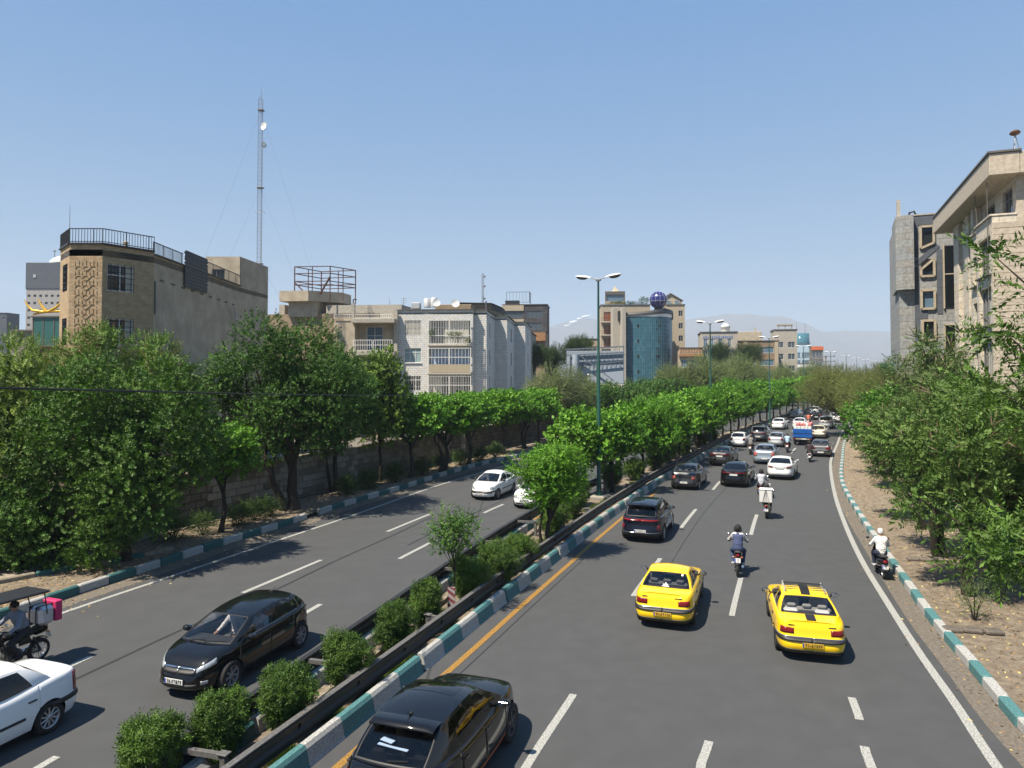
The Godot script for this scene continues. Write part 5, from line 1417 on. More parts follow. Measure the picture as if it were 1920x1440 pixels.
func foliage(kind: String, clumps: Array, count: int, c0: Color, c1: Color, seed_: int, size := 1.0, variant := 0, droop := 0.0, trim_top := 1e9) -> MultiMesh:
	var r := RandomNumberGenerator.new(); r.seed = seed_
	var mm := MultiMesh.new()
	mm.transform_format = MultiMesh.TRANSFORM_3D
	mm.use_colors = true
	mm.mesh = sprig(kind, variant)
	var buf := PackedFloat32Array()
	buf.resize(count * 16)
	var cum := []
	var tot := 0.0
	for c in clumps:
		tot += pow(c[1].x * c[1].z, 0.8) * pow(c[1].y, 0.4)
		cum.append(tot)
	var tone := []
	for c in clumps: tone.append(r.randf_range(-0.35, 0.35))
	var o := 0
	for i in count:
		var pick := r.randf() * tot
		var k := 0
		while cum[k] < pick: k += 1
		var c: Vector3 = clumps[k][0]; var q: Vector3 = clumps[k][1]
		var d := Vector3(r.randfn(), r.randfn(), r.randfn()).normalized()
		var rad := pow(r.randf(), 0.33)
		if r.randf() < 0.12: rad *= 1.12
		var p := c + Vector3(d.x * q.x, d.y * q.y, d.z * q.z) * rad
		if p.y > trim_top: p.y = trim_top - r.randf() * r.randf() * 0.5
		var y := (d + Vector3(0, 0.55 - droop, 0) + Vector3(r.randf_range(-0.6, 0.6), r.randf_range(-0.4, 0.4), r.randf_range(-0.6, 0.6))).normalized()
		var x := y.cross(Vector3(r.randf_range(-1, 1), r.randf_range(-1, 1), r.randf_range(-1, 1))).normalized()
		var z := x.cross(y)
		var s := size * r.randf_range(0.6, 1.35)
		var t: float = clampf(0.5 + tone[k] + r.randfn() * 0.22, 0, 1)
		var col := c0.lerp(c1, t) * r.randf_range(0.72, 1.3)
		buf[o] = x.x * s; buf[o + 1] = y.x * s; buf[o + 2] = z.x * s; buf[o + 3] = p.x
		buf[o + 4] = x.y * s; buf[o + 5] = y.y * s; buf[o + 6] = z.y * s; buf[o + 7] = p.y
		buf[o + 8] = x.z * s; buf[o + 9] = y.z * s; buf[o + 10] = z.z * s; buf[o + 11] = p.z
		buf[o + 12] = col.r; buf[o + 13] = col.g; buf[o + 14] = col.b; buf[o + 15] = 1.0
		o += 16
	mm.instance_count = count
	mm.buffer = buf
	return mm
func add_foliage(par: Node3D, mm: MultiMesh, material, called := "crown") -> MultiMeshInstance3D:
	var o := MultiMeshInstance3D.new()
	o.name = numbered(par, called)
	o.multimesh = mm
	o.material_override = material
	o.set_meta("kind", "stuff")
	par.add_child(o)
	return o
func clumps_in(c: Vector3, q: Vector3, n: int, share: float, r: RandomNumberGenerator, lift := 0.0) -> Array:
	var out := []
	for i in n:
		var y := 1.0 - 2.0 * (i + 0.5) / n
		var a := i * 2.39996 + r.randf() * 0.9
		var d := Vector3(sqrt(1 - y * y) * cos(a), y, sqrt(1 - y * y) * sin(a))
		var rad := r.randf_range(0.5, 0.86) if i % 4 else r.randf_range(0.0, 0.4)
		var k := r.randf_range(0.7, 1.25) * share
		out.append([c + Vector3(d.x * q.x, d.y * q.y + lift * absf(d.x), d.z * q.z) * rad, Vector3(q.x * k, q.y * k * 0.85, q.z * k)])
	return out
func trunk_mesh(base_r: float, fork: Vector3, ends: Array, r: RandomNumberGenerator, lean := Vector3.ZERO) -> MB:
	var m := MB.new()
	var pts := []; var rad := []
	for i in 6:
		var t := i / 5.0
		pts.append(fork * t + lean * sin(t * PI) + Vector3(r.randf_range(-1, 1), 0, r.randf_range(-1, 1)) * base_r * 0.35 * (1.0 if i > 0 else 0.0))
		rad.append(base_r * (1.35 if i == 0 else 1.0 - 0.32 * t))
	m.tube(pts, rad, 9)
	for e in ends:
		var st: Vector3 = pts[5 if r.randf() < 0.6 else 4]
		var mid: Vector3 = st.lerp(e, 0.5) + Vector3(r.randf_range(-0.3, 0.3), r.randf_range(-0.1, 0.35), r.randf_range(-0.3, 0.3)) * (e - st).length() * 0.3
		var br := base_r * r.randf_range(0.36, 0.55)
		m.tube([st - Vector3(0, base_r * 0.3, 0), st.lerp(mid, 0.5) + Vector3(0, 0.05, 0), mid, mid.lerp(e, 0.55), e], [br, br * 0.85, br * 0.65, br * 0.42, br * 0.14], 6, false)
		var tw = mid.lerp(e, 0.4) + Vector3(r.randf_range(-0.6, 0.6), r.randf_range(0.0, 0.6), r.randf_range(-0.6, 0.6)) * (e - st).length() * 0.45
		m.tube([mid, mid.lerp(tw, 0.6), tw], [br * 0.45, br * 0.3, br * 0.08], 5, false)
	return m
func make_tree(called: String, label: String, category: String, at: Vector2, o: Dictionary, group := "", turn := 0.0) -> Node3D:
	var r := RandomNumberGenerator.new(); r.seed = o.seed
	var t = thing(called, label, category, Vector3(at.x, o.get("y", 0.1), at.y), turn, group)
	var c: Vector3 = Vector3(0, o.cy, 0) + o.get("shift", Vector3.ZERO)
	var cl := clumps_in(c, o.q, o.n, o.share, r, o.get("lift", 0.0))
	for e in o.get("more", []): cl.append(e)
	var ends := []
	for i in mini(cl.size(), o.get("limbs", 9)): ends.append(cl[i * cl.size() / mini(cl.size(), o.get("limbs", 9))][0])
	var fork := Vector3(c.x * 0.4, o.get("fork", o.cy * 0.45), c.z * 0.4)
	for tr in o.get("trunks", 1):
		var off: Vector3 = Vector3.ZERO if tr == 0 else Vector3(cos(tr * 2.5), 0, sin(tr * 2.5)) * o.r * 1.6
		var tm := trunk_mesh(o.r * (1.0 if tr == 0 else 0.7), fork + off * 1.8, ends if tr == 0 else ends.slice(0, 3), r, o.get("lean", Vector3.ZERO))
		var tn = obj("trunk", tm, o.get("bark", M.bark), t)
		tn.position = off
	add_foliage(t, foliage(o.kind, cl, o.count, o.c0, o.c1, o.seed + 7, o.get("size", 1.0), 0, o.get("droop", 0.0), o.get("trim", 1e9)), o.get("leaf", M.leaf))
	if o.has("kind2"):
		add_foliage(t, foliage(o.kind2, cl, o.count2, o.c20, o.c21, o.seed + 9, o.get("size2", 1.0), 1, 0.0, o.get("trim", 1e9)), M.leaf)
	return t
func make_shrub(called: String, label: String, at: Vector3, q: Vector3, count: int, seed_: int, c0: Color, c1: Color, group := "", kind := "box", size := 1.0, category := "shrub") -> Node3D:
	var r := RandomNumberGenerator.new(); r.seed = seed_
	var t = thing(called, label, category, at, 0.0, group)
	var cl := clumps_in(Vector3(0, q.y * 1.3, 0), q, 12, 0.42, r)
	cl.append([Vector3(0, q.y * 1.25, 0), q * 0.8]); cl.append([Vector3(0, q.y * 0.55, 0), q * Vector3(0.5, 0.45, 0.5)])
	var m := MB.new()
	for i in 6:
		var a := i * 1.05
		var e := Vector3(cos(a) * q.x * 0.6, q.y * r.randf_range(0.9, 1.5), sin(a) * q.z * 0.6)
		m.tube([Vector3(cos(a), 0, sin(a)) * 0.04, e * Vector3(0.4, 0.5, 0.4), e], [0.022, 0.016, 0.006], 5, false)
	obj("stems", m, M.bark, t)
	add_foliage(t, foliage(kind, cl, count, c0, c1, seed_ + 3, size), M.leaf, "leaves")
	return t
# ---------------------------------------------------------------- cars
func interp(pts: Array, x: float) -> float:
	if x <= pts[0].x: return pts[0].y
	for i in pts.size() - 1:
		if x <= pts[i + 1].x:
			var t: float = (x - pts[i].x) / maxf(pts[i + 1].x - pts[i].x, 1e-6)
			var m0: float = 0.0; var m1: float = 0.0
			var d: float = pts[i + 1].y - pts[i].y
			m0 = d if i == 0 else (pts[i + 1].y - pts[i - 1].y) / (pts[i + 1].x - pts[i - 1].x) * (pts[i + 1].x - pts[i].x)
			m1 = d if i + 2 >= pts.size() else (pts[i + 2].y - pts[i].y) / (pts[i + 2].x - pts[i].x) * (pts[i + 1].x - pts[i].x)
			if d == 0.0: m0 = 0.0; m1 = 0.0
			else:
				m0 = clampf(m0 / d, 0.0, 2.5) * d; m1 = clampf(m1 / d, 0.0, 2.5) * d
			return (2 * t * t * t - 3 * t * t + 1) * pts[i].y + (t * t * t - 2 * t * t + t) * m0 + (-2 * t * t * t + 3 * t * t) * pts[i + 1].y + (t * t * t - t * t) * m1
	return pts[-1].y
func car_specs() -> Dictionary:
	var S := {}
	S.saloon = {L = 4.41, W = 1.70, H = 1.40, wb = 2.67, fo = 0.86, wr = 0.30, nf = 5.0, nr = 6.5, za = 0.88, zb = 0.12, zc = -0.84, zd = -1.42, xr = 0.56,
		top = [Vector2(-1, 0.93), Vector2(-0.97, 0.97), Vector2(-0.7, 0.97), Vector2(-0.2, 0.93), Vector2(0.4, 0.90), Vector2(0.75, 0.82), Vector2(0.96, 0.70), Vector2(1, 0.66)],
		nose = [Vector2(0.18, 0.10), Vector2(0.3, 0.02), Vector2(0.5, 0.0), Vector2(0.56, 0.07), Vector2(0.8, 0.16)], tail = [Vector2(0.2, 0.12), Vector2(0.33, 0.02), Vector2(0.55, 0.0), Vector2(0.585, 0.075), Vector2(0.9, 0.14), Vector2(1.0, 0.17)],
		panes = [[0.1, 0.50], [0.54, 0.84]], seams = [1.02, -0.03, -1.03], sill = 0.24}
	S.round_saloon = {L = 4.19, W = 1.66, H = 1.46, wb = 2.44, fo = 0.80, wr = 0.295, nf = 3.6, nr = 4.5, za = 1.12, zb = 0.30, zc = -0.80, zd = -1.38, xr = 0.53,
		top = [Vector2(-1, 0.97), Vector2(-0.96, 1.02), Vector2(-0.7, 1.03), Vector2(-0.2, 0.96), Vector2(0.53, 0.93), Vector2(0.8, 0.83), Vector2(0.96, 0.68), Vector2(1, 0.63)],
		nose = [Vector2(0.18, 0.10), Vector2(0.35, 0.0), Vector2(0.45, 0.02), Vector2(0.6, 0.13), Vector2(0.9, 0.25)], tail = [Vector2(0.2, 0.1), Vector2(0.4, 0.0), Vector2(0.55, 0.02), Vector2(0.62, 0.08), Vector2(1.0, 0.15)],
		panes = [[0.1, 0.50], [0.54, 0.84]], seams = [0.88, -0.12, -0.98], sill = 0.22}
	S.hatch = {L = 3.84, W = 1.66, H = 1.43, wb = 2.44, fo = 0.77, wr = 0.295, nf = 3.6, nr = 4.2, za = 0.98, zb = 0.18, zc = -1.15, zd = -1.62, xr = 0.53,
		top = [Vector2(-1, 0.92), Vector2(-0.92, 0.98), Vector2(-0.3, 0.96), Vector2(0.5, 0.93), Vector2(0.8, 0.83), Vector2(0.96, 0.68), Vector2(1, 0.63)],
		nose = [Vector2(0.18, 0.10), Vector2(0.35, 0.0), Vector2(0.45, 0.02), Vector2(0.6, 0.13), Vector2(0.9, 0.25)], tail = [Vector2(0.2, 0.1), Vector2(0.4, 0.0), Vector2(0.55, 0.02), Vector2(0.62, 0.07), Vector2(1.0, 0.14)],
		panes = [[0.1, 0.46], [0.5, 0.82]], seams = [0.78, -0.2, -0.98], sill = 0.22}
	S.tall_saloon = {L = 4.25, W = 1.74, H = 1.52, wb = 2.63, fo = 0.78, wr = 0.31, nf = 4.2, nr = 5.5, za = 1.0, zb = 0.28, zc = -0.92, zd = -1.36, xr = 0.57,
		top = [Vector2(-1, 1.0), Vector2(-0.96, 1.05), Vector2(-0.66, 1.06), Vector2(-0.2, 0.98), Vector2(0.47, 0.98), Vector2(0.8, 0.89), Vector2(0.96, 0.76), Vector2(1, 0.70)],
		nose = [Vector2(0.18, 0.10), Vector2(0.35, 0.0), Vector2(0.5, 0.02), Vector2(0.6, 0.09), Vector2(0.9, 0.2)], tail = [Vector2(0.2, 0.1), Vector2(0.4, 0.0), Vector2(0.55, 0.01), Vector2(0.62, 0.06), Vector2(1.05, 0.09)],
		panes = [[0.1, 0.48], [0.52, 0.84]], seams = [0.95, -0.1, -1.06], sill = 0.23}
	S.small_saloon = {L = 3.94, W = 1.61, H = 1.45, wb = 2.34, fo = 0.72, wr = 0.28, nf = 4.6, nr = 5.0, za = 0.92, zb = 0.24, zc = -0.82, zd = -1.30, xr = 0.52,
		top = [Vector2(-1, 0.90), Vector2(-0.96, 0.95), Vector2(-0.7, 0.96), Vector2(-0.2, 0.92), Vector2(0.46, 0.90), Vector2(0.8, 0.83), Vector2(0.96, 0.72), Vector2(1, 0.68)],
		nose = [Vector2(0.18, 0.10), Vector2(0.35, 0.0), Vector2(0.5, 0.01), Vector2(0.56, 0.05), Vector2(0.9, 0.12)], tail = [Vector2(0.2, 0.1), Vector2(0.4, 0.0), Vector2(0.55, 0.01), Vector2(0.6, 0.06), Vector2(1.0, 0.12)],
		panes = [[0.1, 0.48], [0.52, 0.84]], seams = [0.82, -0.14, -0.96], sill = 0.22}
	S.modern_saloon = {L = 4.66, W = 1.82, H = 1.46, wb = 2.72, fo = 0.90, wr = 0.33, nf = 3.6, nr = 4.2, za = 1.05, zb = 0.18, zc = -1.02, zd = -1.72, xr = 0.57,
		top = [Vector2(-1, 0.98), Vector2(-0.97, 1.05), Vector2(-0.74, 1.04), Vector2(-0.2, 0.98), Vector2(0.45, 0.96), Vector2(0.8, 0.86), Vector2(0.96, 0.74), Vector2(1, 0.68)],
		nose = [Vector2(0.18, 0.12), Vector2(0.35, 0.0), Vector2(0.5, 0.02), Vector2(0.6, 0.08), Vector2(0.9, 0.2)], tail = [Vector2(0.22, 0.16), Vector2(0.42, 0.0), Vector2(0.6, 0.02), Vector2(0.7, 0.09), Vector2(0.9, 0.05), Vector2(1.04, 0.03)],
		panes = [[0.12, 0.48], [0.52, 0.82]], seams = [0.98, -0.12, -1.1], sill = 0.24}
	S.off_roader = {L = 4.45, W = 1.84, H = 1.66, wb = 2.63, fo = 0.88, wr = 0.345, nf = 4.0, nr = 4.6, za = 1.1, zb = 0.36, zc = -1.66, zd = -1.96, xr = 0.62,
		top = [Vector2(-1, 1.02), Vector2(-0.93, 1.07), Vector2(-0.3, 1.02), Vector2(0.48, 1.02), Vector2(0.8, 0.97), Vector2(0.96, 0.86), Vector2(1, 0.78)],
		nose = [Vector2(0.22, 0.12), Vector2(0.42, 0.0), Vector2(0.6, 0.02), Vector2(0.9, 0.14)], tail = [Vector2(0.24, 0.14), Vector2(0.45, 0.0), Vector2(0.62, 0.02), Vector2(0.72, 0.09), Vector2(0.95, 0.06), Vector2(1.05, 0.12)],
		panes = [[0.1, 0.43], [0.46, 0.74], [0.77, 0.90]], seams = [1.0, -0.06, -1.02], sill = 0.3}
	S.sloped_off_roader = {L = 4.62, W = 1.88, H = 1.62, wb = 2.72, fo = 0.92, wr = 0.36, nf = 3.4, nr = 3.8, za = 1.06, zb = 0.22, zc = -1.32, zd = -1.98, xr = 0.60,
		top = [Vector2(-1, 0.98), Vector2(-0.95, 1.08), Vector2(-0.8, 1.10), Vector2(-0.3, 1.02), Vector2(0.45, 1.0), Vector2(0.8, 0.94), Vector2(0.96, 0.82), Vector2(1, 0.74)],
		nose = [Vector2(0.22, 0.12), Vector2(0.42, 0.0), Vector2(0.6, 0.02), Vector2(0.9, 0.16)], tail = [Vector2(0.24, 0.2), Vector2(0.45, 0.02), Vector2(0.6, 0.04), Vector2(0.75, 0.1), Vector2(0.95, 0.0), Vector2(1.08, 0.06)],
		panes = [[0.12, 0.46], [0.5, 0.84]], seams = [0.98, -0.1, -1.1], sill = 0.3}
	S.long_hatch = {L = 4.25, W = 1.78, H = 1.48, wb = 2.65, fo = 0.86, wr = 0.325, nf = 3.2, nr = 4.0, za = 1.16, zb = 0.30, zc = -1.42, zd = -1.84, xr = 0.58,
		top = [Vector2(-1, 0.94), Vector2(-0.92, 1.03), Vector2(-0.3, 1.0), Vector2(0.54, 0.94), Vector2(0.8, 0.85), Vector2(0.95, 0.71), Vector2(1, 0.64)],
		nose = [Vector2(0.18, 0.12), Vector2(0.32, 0.0), Vector2(0.48, 0.02), Vector2(0.62, 0.10), Vector2(0.9, 0.22)], tail = [Vector2(0.22, 0.12), Vector2(0.42, 0.0), Vector2(0.58, 0.02), Vector2(0.66, 0.07), Vector2(1.02, 0.14)],
		panes = [[0.12, 0.47], [0.5, 0.82]], seams = [0.95, -0.1, -1.08], sill = 0.22}
	return S
func car_prepare(C: Dictionary):
	var arcs := []; var acc := 0.0
	var last := Vector2(0, C.L / 2)
	var raw := []
	for k in 801:
		var t := PI / 2 - PI * k / 800.0
		var n: float = lerpf(C.nr, C.nf, smoothstep(-0.3, 0.3, sin(t)))
		var p := Vector2(C.W / 2 * pow(absf(cos(t)), 2.0 / n), C.L / 2 * signf(sin(t)) * pow(absf(sin(t)), 2.0 / n))
		if k == 0: p.x = 0
		if k == 800: p = Vector2(0, -C.L / 2)
		acc += p.distance_to(last)
		last = p
		raw.append(p); arcs.append(acc)
	C.arc = acc
	C.loop = []
	var j := 0
	var m := int(acc / 0.01)
	for i in m + 1:
		var a := acc * i / m
		while j < 799 and arcs[j + 1] < a: j += 1
		var t: float = clampf((a - arcs[j]) / maxf(arcs[j + 1] - arcs[j], 1e-6), 0, 1)
		C.loop.append((raw[j] as Vector2).lerp(raw[j + 1], t))
	C.m = m
	C.ff = C.L / 2 - C.fo
	C.fr = C.ff - C.wb
func car_arc(C: Dictionary, f: float) -> float:
	var lo := 0; var hi: int = C.m
	while hi - lo > 1:
		var mid := (lo + hi) / 2
		if C.loop[mid].y > f: lo = mid
		else: hi = mid
	var t: float = (C.loop[lo].y - f) / maxf(C.loop[lo].y - C.loop[hi].y, 1e-6)
	return C.arc * (lo + clampf(t, 0, 1)) / C.m
func car_plan(C: Dictionary, a: float) -> Array:
	var u: float = clampf(a / C.arc, 0, 1) * C.m
	var k := mini(int(u), C.m - 1)
	var p: Vector2 = C.loop[k].lerp(C.loop[k + 1], u - k)
	var t: Vector2 = (C.loop[mini(k + 3, C.m)] - C.loop[maxi(k - 2, 0)]).normalized()
	var n := Vector2(-t.y, t.x)
	if k < 3: n = Vector2(0, 1).lerp(n, k / 3.0).normalized()
	if k > C.m - 4: n = Vector2(0, -1).lerp(n, (C.m - k) / 4.0).normalized()
	return [p, n]
func car_top(C: Dictionary, f: float) -> float:
	return interp(C.top, f / (C.L / 2))
func car_wall(C: Dictionary, a: float, y: float, out := 0.0, side := 1.0) -> Vector3:
	var pn = car_plan(C, a)
	var p: Vector2 = pn[0]; var n: Vector2 = pn[1]
	var yt := car_top(C, p.y)
	var s: float = 0.07 * pow(clampf((0.5 - y) / 0.3, 0, 1), 1.6) + 0.05 * pow(clampf((y - 0.55) / (yt - 0.5), 0, 1), 1.5)
	var w := absf(n.y)
	w = w * w
	var e: float = interp(C.nose, y) if n.y > 0 else interp(C.tail, y)
	var d := lerpf(s, e, w)
	var q := clampf((y - (yt - 0.09)) / 0.09, 0, 1)
	d += 0.045 * q * q
	p -= n * (d - out)
	return Vector3(maxf(p.x, 0.0) * side, y, -p.y)
func car_patch(C: Dictionary, m: MB, a0: float, a1: float, y: Array, out := 0.008, side := 1.0, nu := 8, nv := 3):
	var rows := []
	for j in nv + 3:
		var row := []
		var v := clampf(float(j - 1) / nv, 0, 1)
		for i in nu + 3:
			var u := clampf(float(i - 1) / nu, 0, 1)
			var a := lerpf(a0, a1, u)
			var yy: float = lerpf(lerpf(y[0], y[2], u), lerpf(y[1], y[3], u), v)
			var edge := j == 0 or j == nv + 2 or i == 0 or i == nu + 2
			row.append(car_wall(C, a, yy, -0.03 if edge else out, side))
		rows.append(row)
	m.smooth()
	for i in rows.size() - 1:
		for k in rows[i].size() - 1:
			if (side > 0) != (a1 > a0): m.quad(rows[i][k], rows[i][k + 1], rows[i + 1][k + 1], rows[i + 1][k])
			else: m.quad(rows[i][k + 1], rows[i][k], rows[i + 1][k], rows[i + 1][k + 1])
func gh_base(C: Dictionary, f: float) -> Vector3:
	var a := car_arc(C, f)
	var p = car_wall(C, a, car_top(C, f))
	return Vector3(p.x - 0.02, car_top(C, f) + 0.012, f)
func gh_side(C: Dictionary, u: float, v: float) -> Vector3:
	var b := gh_base(C, lerpf(C.za, C.zd, u))
	var q := 2 * u - 1
	var yr: float = C.H - 0.075 - 0.045 * q * q - (0.03 * q * q if u < 0.5 else 0.0)
	var tx: float = C.xr + 0.015 * (1 - q * q)
	var tf := lerpf(C.zb, C.zc, u)
	var bulge := 0.055 * v * (1 - v) * 2.0
	return Vector3(lerpf(b.x, tx, v) + bulge, lerpf(b.y, yr, v) + 0.02 * v * (1 - v), lerpf(b.z, tf, v))
func gh_screen(C: Dictionary, rear: bool, w: float, v: float) -> Vector3:
	var e := gh_side(C, 1.0 if rear else 0.0, v)
	var c := 1 - w * w
	var s := -1.0 if rear else 1.0
	return Vector3(e.x * w, e.y + c * (0.035 * v + 0.02 * (1 - v)) + 0.035 * v * (1 - v) * c, e.z + s * c * (lerpf(0.16, 0.05, v) if not rear else lerpf(0.10, 0.05, v)))
func gh_roof(C: Dictionary, w: float, u: float) -> Vector3:
	var e := gh_side(C, u, 1.0)
	var c := 1 - w * w
	var bow := 0.05 * c * (1 - 2 * u)
	return Vector3(e.x * w, e.y + c * 0.035 + c * 0.025 * sin(PI * u), e.z + bow)
func f3(p: Vector3, side := 1.0) -> Vector3:
	return Vector3(p.x * side, p.y, -p.z)
func car_shapes(kind: String) -> Dictionary:
	if cache.has("car_" + kind): return cache["car_" + kind]
	var C: Dictionary = car_specs()[kind]
	car_prepare(C)
	var B := {C = C}
	var cols := []
	var aa := car_arc(C, C.za); var ad := car_arc(C, C.zd)
	var a := 0.0
	while a < C.arc:
		cols.append(a)
		a += 0.06
	cols.append(C.arc)
	var extra := [C.za, C.zd]
	for fx in [C.ff, C.fr]:
		var rr: float = C.wr + 0.055
		for d in [0.002, 0.012, 0.035, 0.08]:
			extra.append(fx + rr - d); extra.append(fx - rr + d)
		extra.append(fx + rr + 0.012); extra.append(fx - rr - 0.012)
	for s in C.seams:
		for d in [-0.017, -0.01, 0.01, 0.017]: extra.append(s + d)
	for f in extra:
		if absf(f) < C.L / 2 - 0.1: cols.append(car_arc(C, f))
	cols.sort()
	var clean := []
	for c in cols:
		if clean.is_empty() or c - clean[-1] > 0.0035: clean.append(c)
		elif absf(c - aa) < 1e-6 or absf(c - ad) < 1e-6: clean[-1] = c
	cols = clean
	var fr := [0.0, 0.1, 0.22, 0.36, 0.5, 0.64, 0.77, 0.87, 0.93, 0.97, 1.0]
	var MC := 8
	var st := []; var fs := []
	for c in cols:
		var p = car_plan(C, c)[0]
		var yt := car_top(C, p.y)
		var yb: float = C.sill
		if p.x > C.W * 0.36:
			for fx in [C.ff, C.fr]:
				var rr: float = C.wr + 0.055
				var dx: float = absf(p.y - fx)
				if dx < rr: yb = maxf(yb, C.wr + sqrt(rr * rr - dx * dx))
		elif absf(p.y) > C.L / 2 - 0.5:
			yb = C.sill + 0.0
		var groove := 0.0
		for s in C.seams:
			if absf(p.y - s) < 0.012: groove = 0.016
		var right := []
		for t in fr: right.append(car_wall(C, c, lerpf(yb, yt, t), -groove if t < 0.95 else 0.0))
		st.append(right); fs.append(p.y)
	var body := MB.new()
	body.smooth()
	var door := [MB.new(), MB.new()]
	var doorl := [MB.new(), MB.new()]
	for m in door + doorl: m.smooth()
	for i in st.size() - 1:
		var fm: float = (fs[i] + fs[i + 1]) / 2
		for k in fr.size() - 1:
			for side in [1.0, -1.0]:
				var tgt: MB = body
				var q = [st[i][k], st[i + 1][k], st[i + 1][k + 1], st[i][k + 1]]
				var ym: float = (q[0].y + q[2].y) / 2
				if ym > 0.30:
					if fm < C.seams[0] - 0.01 and fm > C.seams[1] + 0.01: tgt = door[0] if side > 0 else doorl[0]
					elif fm < C.seams[1] - 0.01 and fm > C.seams[2] + 0.01: tgt = door[1] if side > 0 else doorl[1]
				for z in 4: q[z] = Vector3(q[z].x * side, q[z].y, q[z].z)
				if side > 0: tgt.quad(q[0], q[3], q[2], q[1])
				else: tgt.quad(q[0], q[1], q[2], q[3])
		var top = [st[i][-1], st[i + 1][-1]]
		if fm > C.za or fm < C.zd:
			for j in MC:
				var pts := []
				for e in 2:
					for jj in 2:
						var w := 1.0 - 2.0 * (j + jj) / MC
						var x: float = top[e].x
						pts.append(Vector3(w * x, top[e].y + 0.05 * pow(x / (C.W / 2), 2) * (1 - w * w * w * w), top[e].z))
				body.quad(pts[0], pts[1], pts[3], pts[2])
		else:
			for side in [1.0, -1.0]:
				var g = [f3(gh_base(C, fs[i]), side), f3(gh_base(C, fs[i + 1]), side)]
				var t0 = Vector3(top[0].x * side, top[0].y, top[0].z); var t1 = Vector3(top[1].x * side, top[1].y, top[1].z)
				if side > 0: body.quad(t0, g[0], g[1], t1)
				else: body.quad(t0, t1, g[1], g[0])
	var us := [0.0]
	for pn in C.panes: us.append(pn[0]); us.append(pn[1])
	us.append(1.0)
	var panes := []
	for side in [1.0, -1.0]:
		for k in us.size() - 1:
			var is_pane := k % 2 == 1
			var vs := [0.0, 0.05, 0.9, 1.0]
			for j in 3:
				var tgt := body
				if is_pane and j == 1:
					tgt = MB.new(); panes.append([tgt, "side_window", side, k]); tgt.smooth()
				var nu := 6 if is_pane else 2
				var nv := 5 if j == 1 else 1
				for a1 in nu:
					for b1 in nv:
						var q := []
						for cc in [[0, 0], [1, 0], [1, 1], [0, 1]]:
							q.append(f3(gh_side(C, lerpf(us[k], us[k + 1], float(a1 + cc[0]) / nu), lerpf(vs[j], vs[j + 1], float(b1 + cc[1]) / nv)), side))
						if side > 0: tgt.quad(q[1], q[0], q[3], q[2])
						else: tgt.quad(q[0], q[1], q[2], q[3])
	for rear in [false, true]:
		var ws := [-1.0, -0.92, 0.92, 1.0]; var vs := [0.0, 0.06, 0.94, 1.0]
		for k in 3:
			for j in 3:
				var tgt := body
				if k == 1 and j == 1:
					tgt = MB.new(); panes.append([tgt, "rear_window" if rear else "windscreen", 0.0, 0]); tgt.smooth()
				var nu := 12 if k == 1 else 1
				var nv := 6 if j == 1 else 1
				for a1 in nu:
					for b1 in nv:
						var q := []
						for cc in [[0, 0], [1, 0], [1, 1], [0, 1]]:
							q.append(f3(gh_screen(C, rear, lerpf(ws[k], ws[k + 1], float(a1 + cc[0]) / nu), lerpf(vs[j], vs[j + 1], float(b1 + cc[1]) / nv))))
						if rear: tgt.quad(q[0], q[1], q[2], q[3])
						else: tgt.quad(q[1], q[0], q[3], q[2])
	for a1 in 12:
		for b1 in 12:
			var q := []
			for cc in [[0, 0], [1, 0], [1, 1], [0, 1]]:
				q.append(f3(gh_roof(C, -1 + 2.0 * (a1 + cc[0]) / 12, float(b1 + cc[1]) / 12)))
			body.quad(q[1], q[0], q[3], q[2])
	var seal := MB.new()
	for rear in [false, true]:
		for e in [[-0.93, -0.895, 0.05, 0.95], [0.895, 0.93, 0.05, 0.95], [-0.93, 0.93, 0.035, 0.07], [-0.93, 0.93, 0.93, 0.965]]:
			var rows := []
			for j in 9:
				var row := []
				for i in 9: row.append(f3(gh_screen(C, rear, lerpf(e[0], e[1], i / 8.0), lerpf(e[2], e[3], j / 8.0))) + Vector3(0, 0.004, 0.004 if rear else -0.004))
				rows.append(row)
			seal.grid(rows)
	B.seal = seal.done()
	B.body = body.done()
	B.doors = [door[0].done(), door[1].done(), doorl[0].done(), doorl[1].done()]
	B.panes = []
	for p in panes: B.panes.append([p[0].done(), p[1]])
	var u := MB.new()
	u.box(Vector3(0, 0.27, 0), Vector3(C.W - 0.5, 0.1, C.L - 0.5))
	u.box(Vector3(0, 0.5, -(C.za + C.L / 2) / 2 + 0.1), Vector3(C.W - 0.62, 0.46, C.L / 2 - C.za - 0.35))
	u.box(Vector3(0, 0.5, (-C.zd + C.L / 2) / 2 - 0.06), Vector3(C.W - 0.66, 0.4, maxf(C.L / 2 + C.zd - 0.3, 0.15)))
	u.box(Vector3(0, 0.42, -C.ff), Vector3(C.W - 0.32, 0.05, 0.08)); u.box(Vector3(0, 0.3, -C.fr), Vector3(C.W - 0.32, 0.08, 0.08))
	B.under = u.done()
	var d := MB.new()
	d.bbox(Vector3(0, car_top(C, C.za) - 0.13, -C.za + 0.3), Vector3(C.W - 0.3, 0.24, 0.55), 0.06)
	d.bbox(Vector3(0, car_top(C, C.zd) - 0.06, -C.zd - 0.2), Vector3(C.W - 0.34, 0.05, 0.36), 0.015)
	for s in [-1.0, 1.0]: d.box(Vector3(s * (C.W / 2 - 0.13), 0.62, -(C.za + C.zd) / 2), Vector3(0.04, 0.62, C.za - C.zd - 0.4))
	B.trim = d.done()
	var s := MB.new()
	var fz: float = (C.za + C.zd) / 2 + 0.18
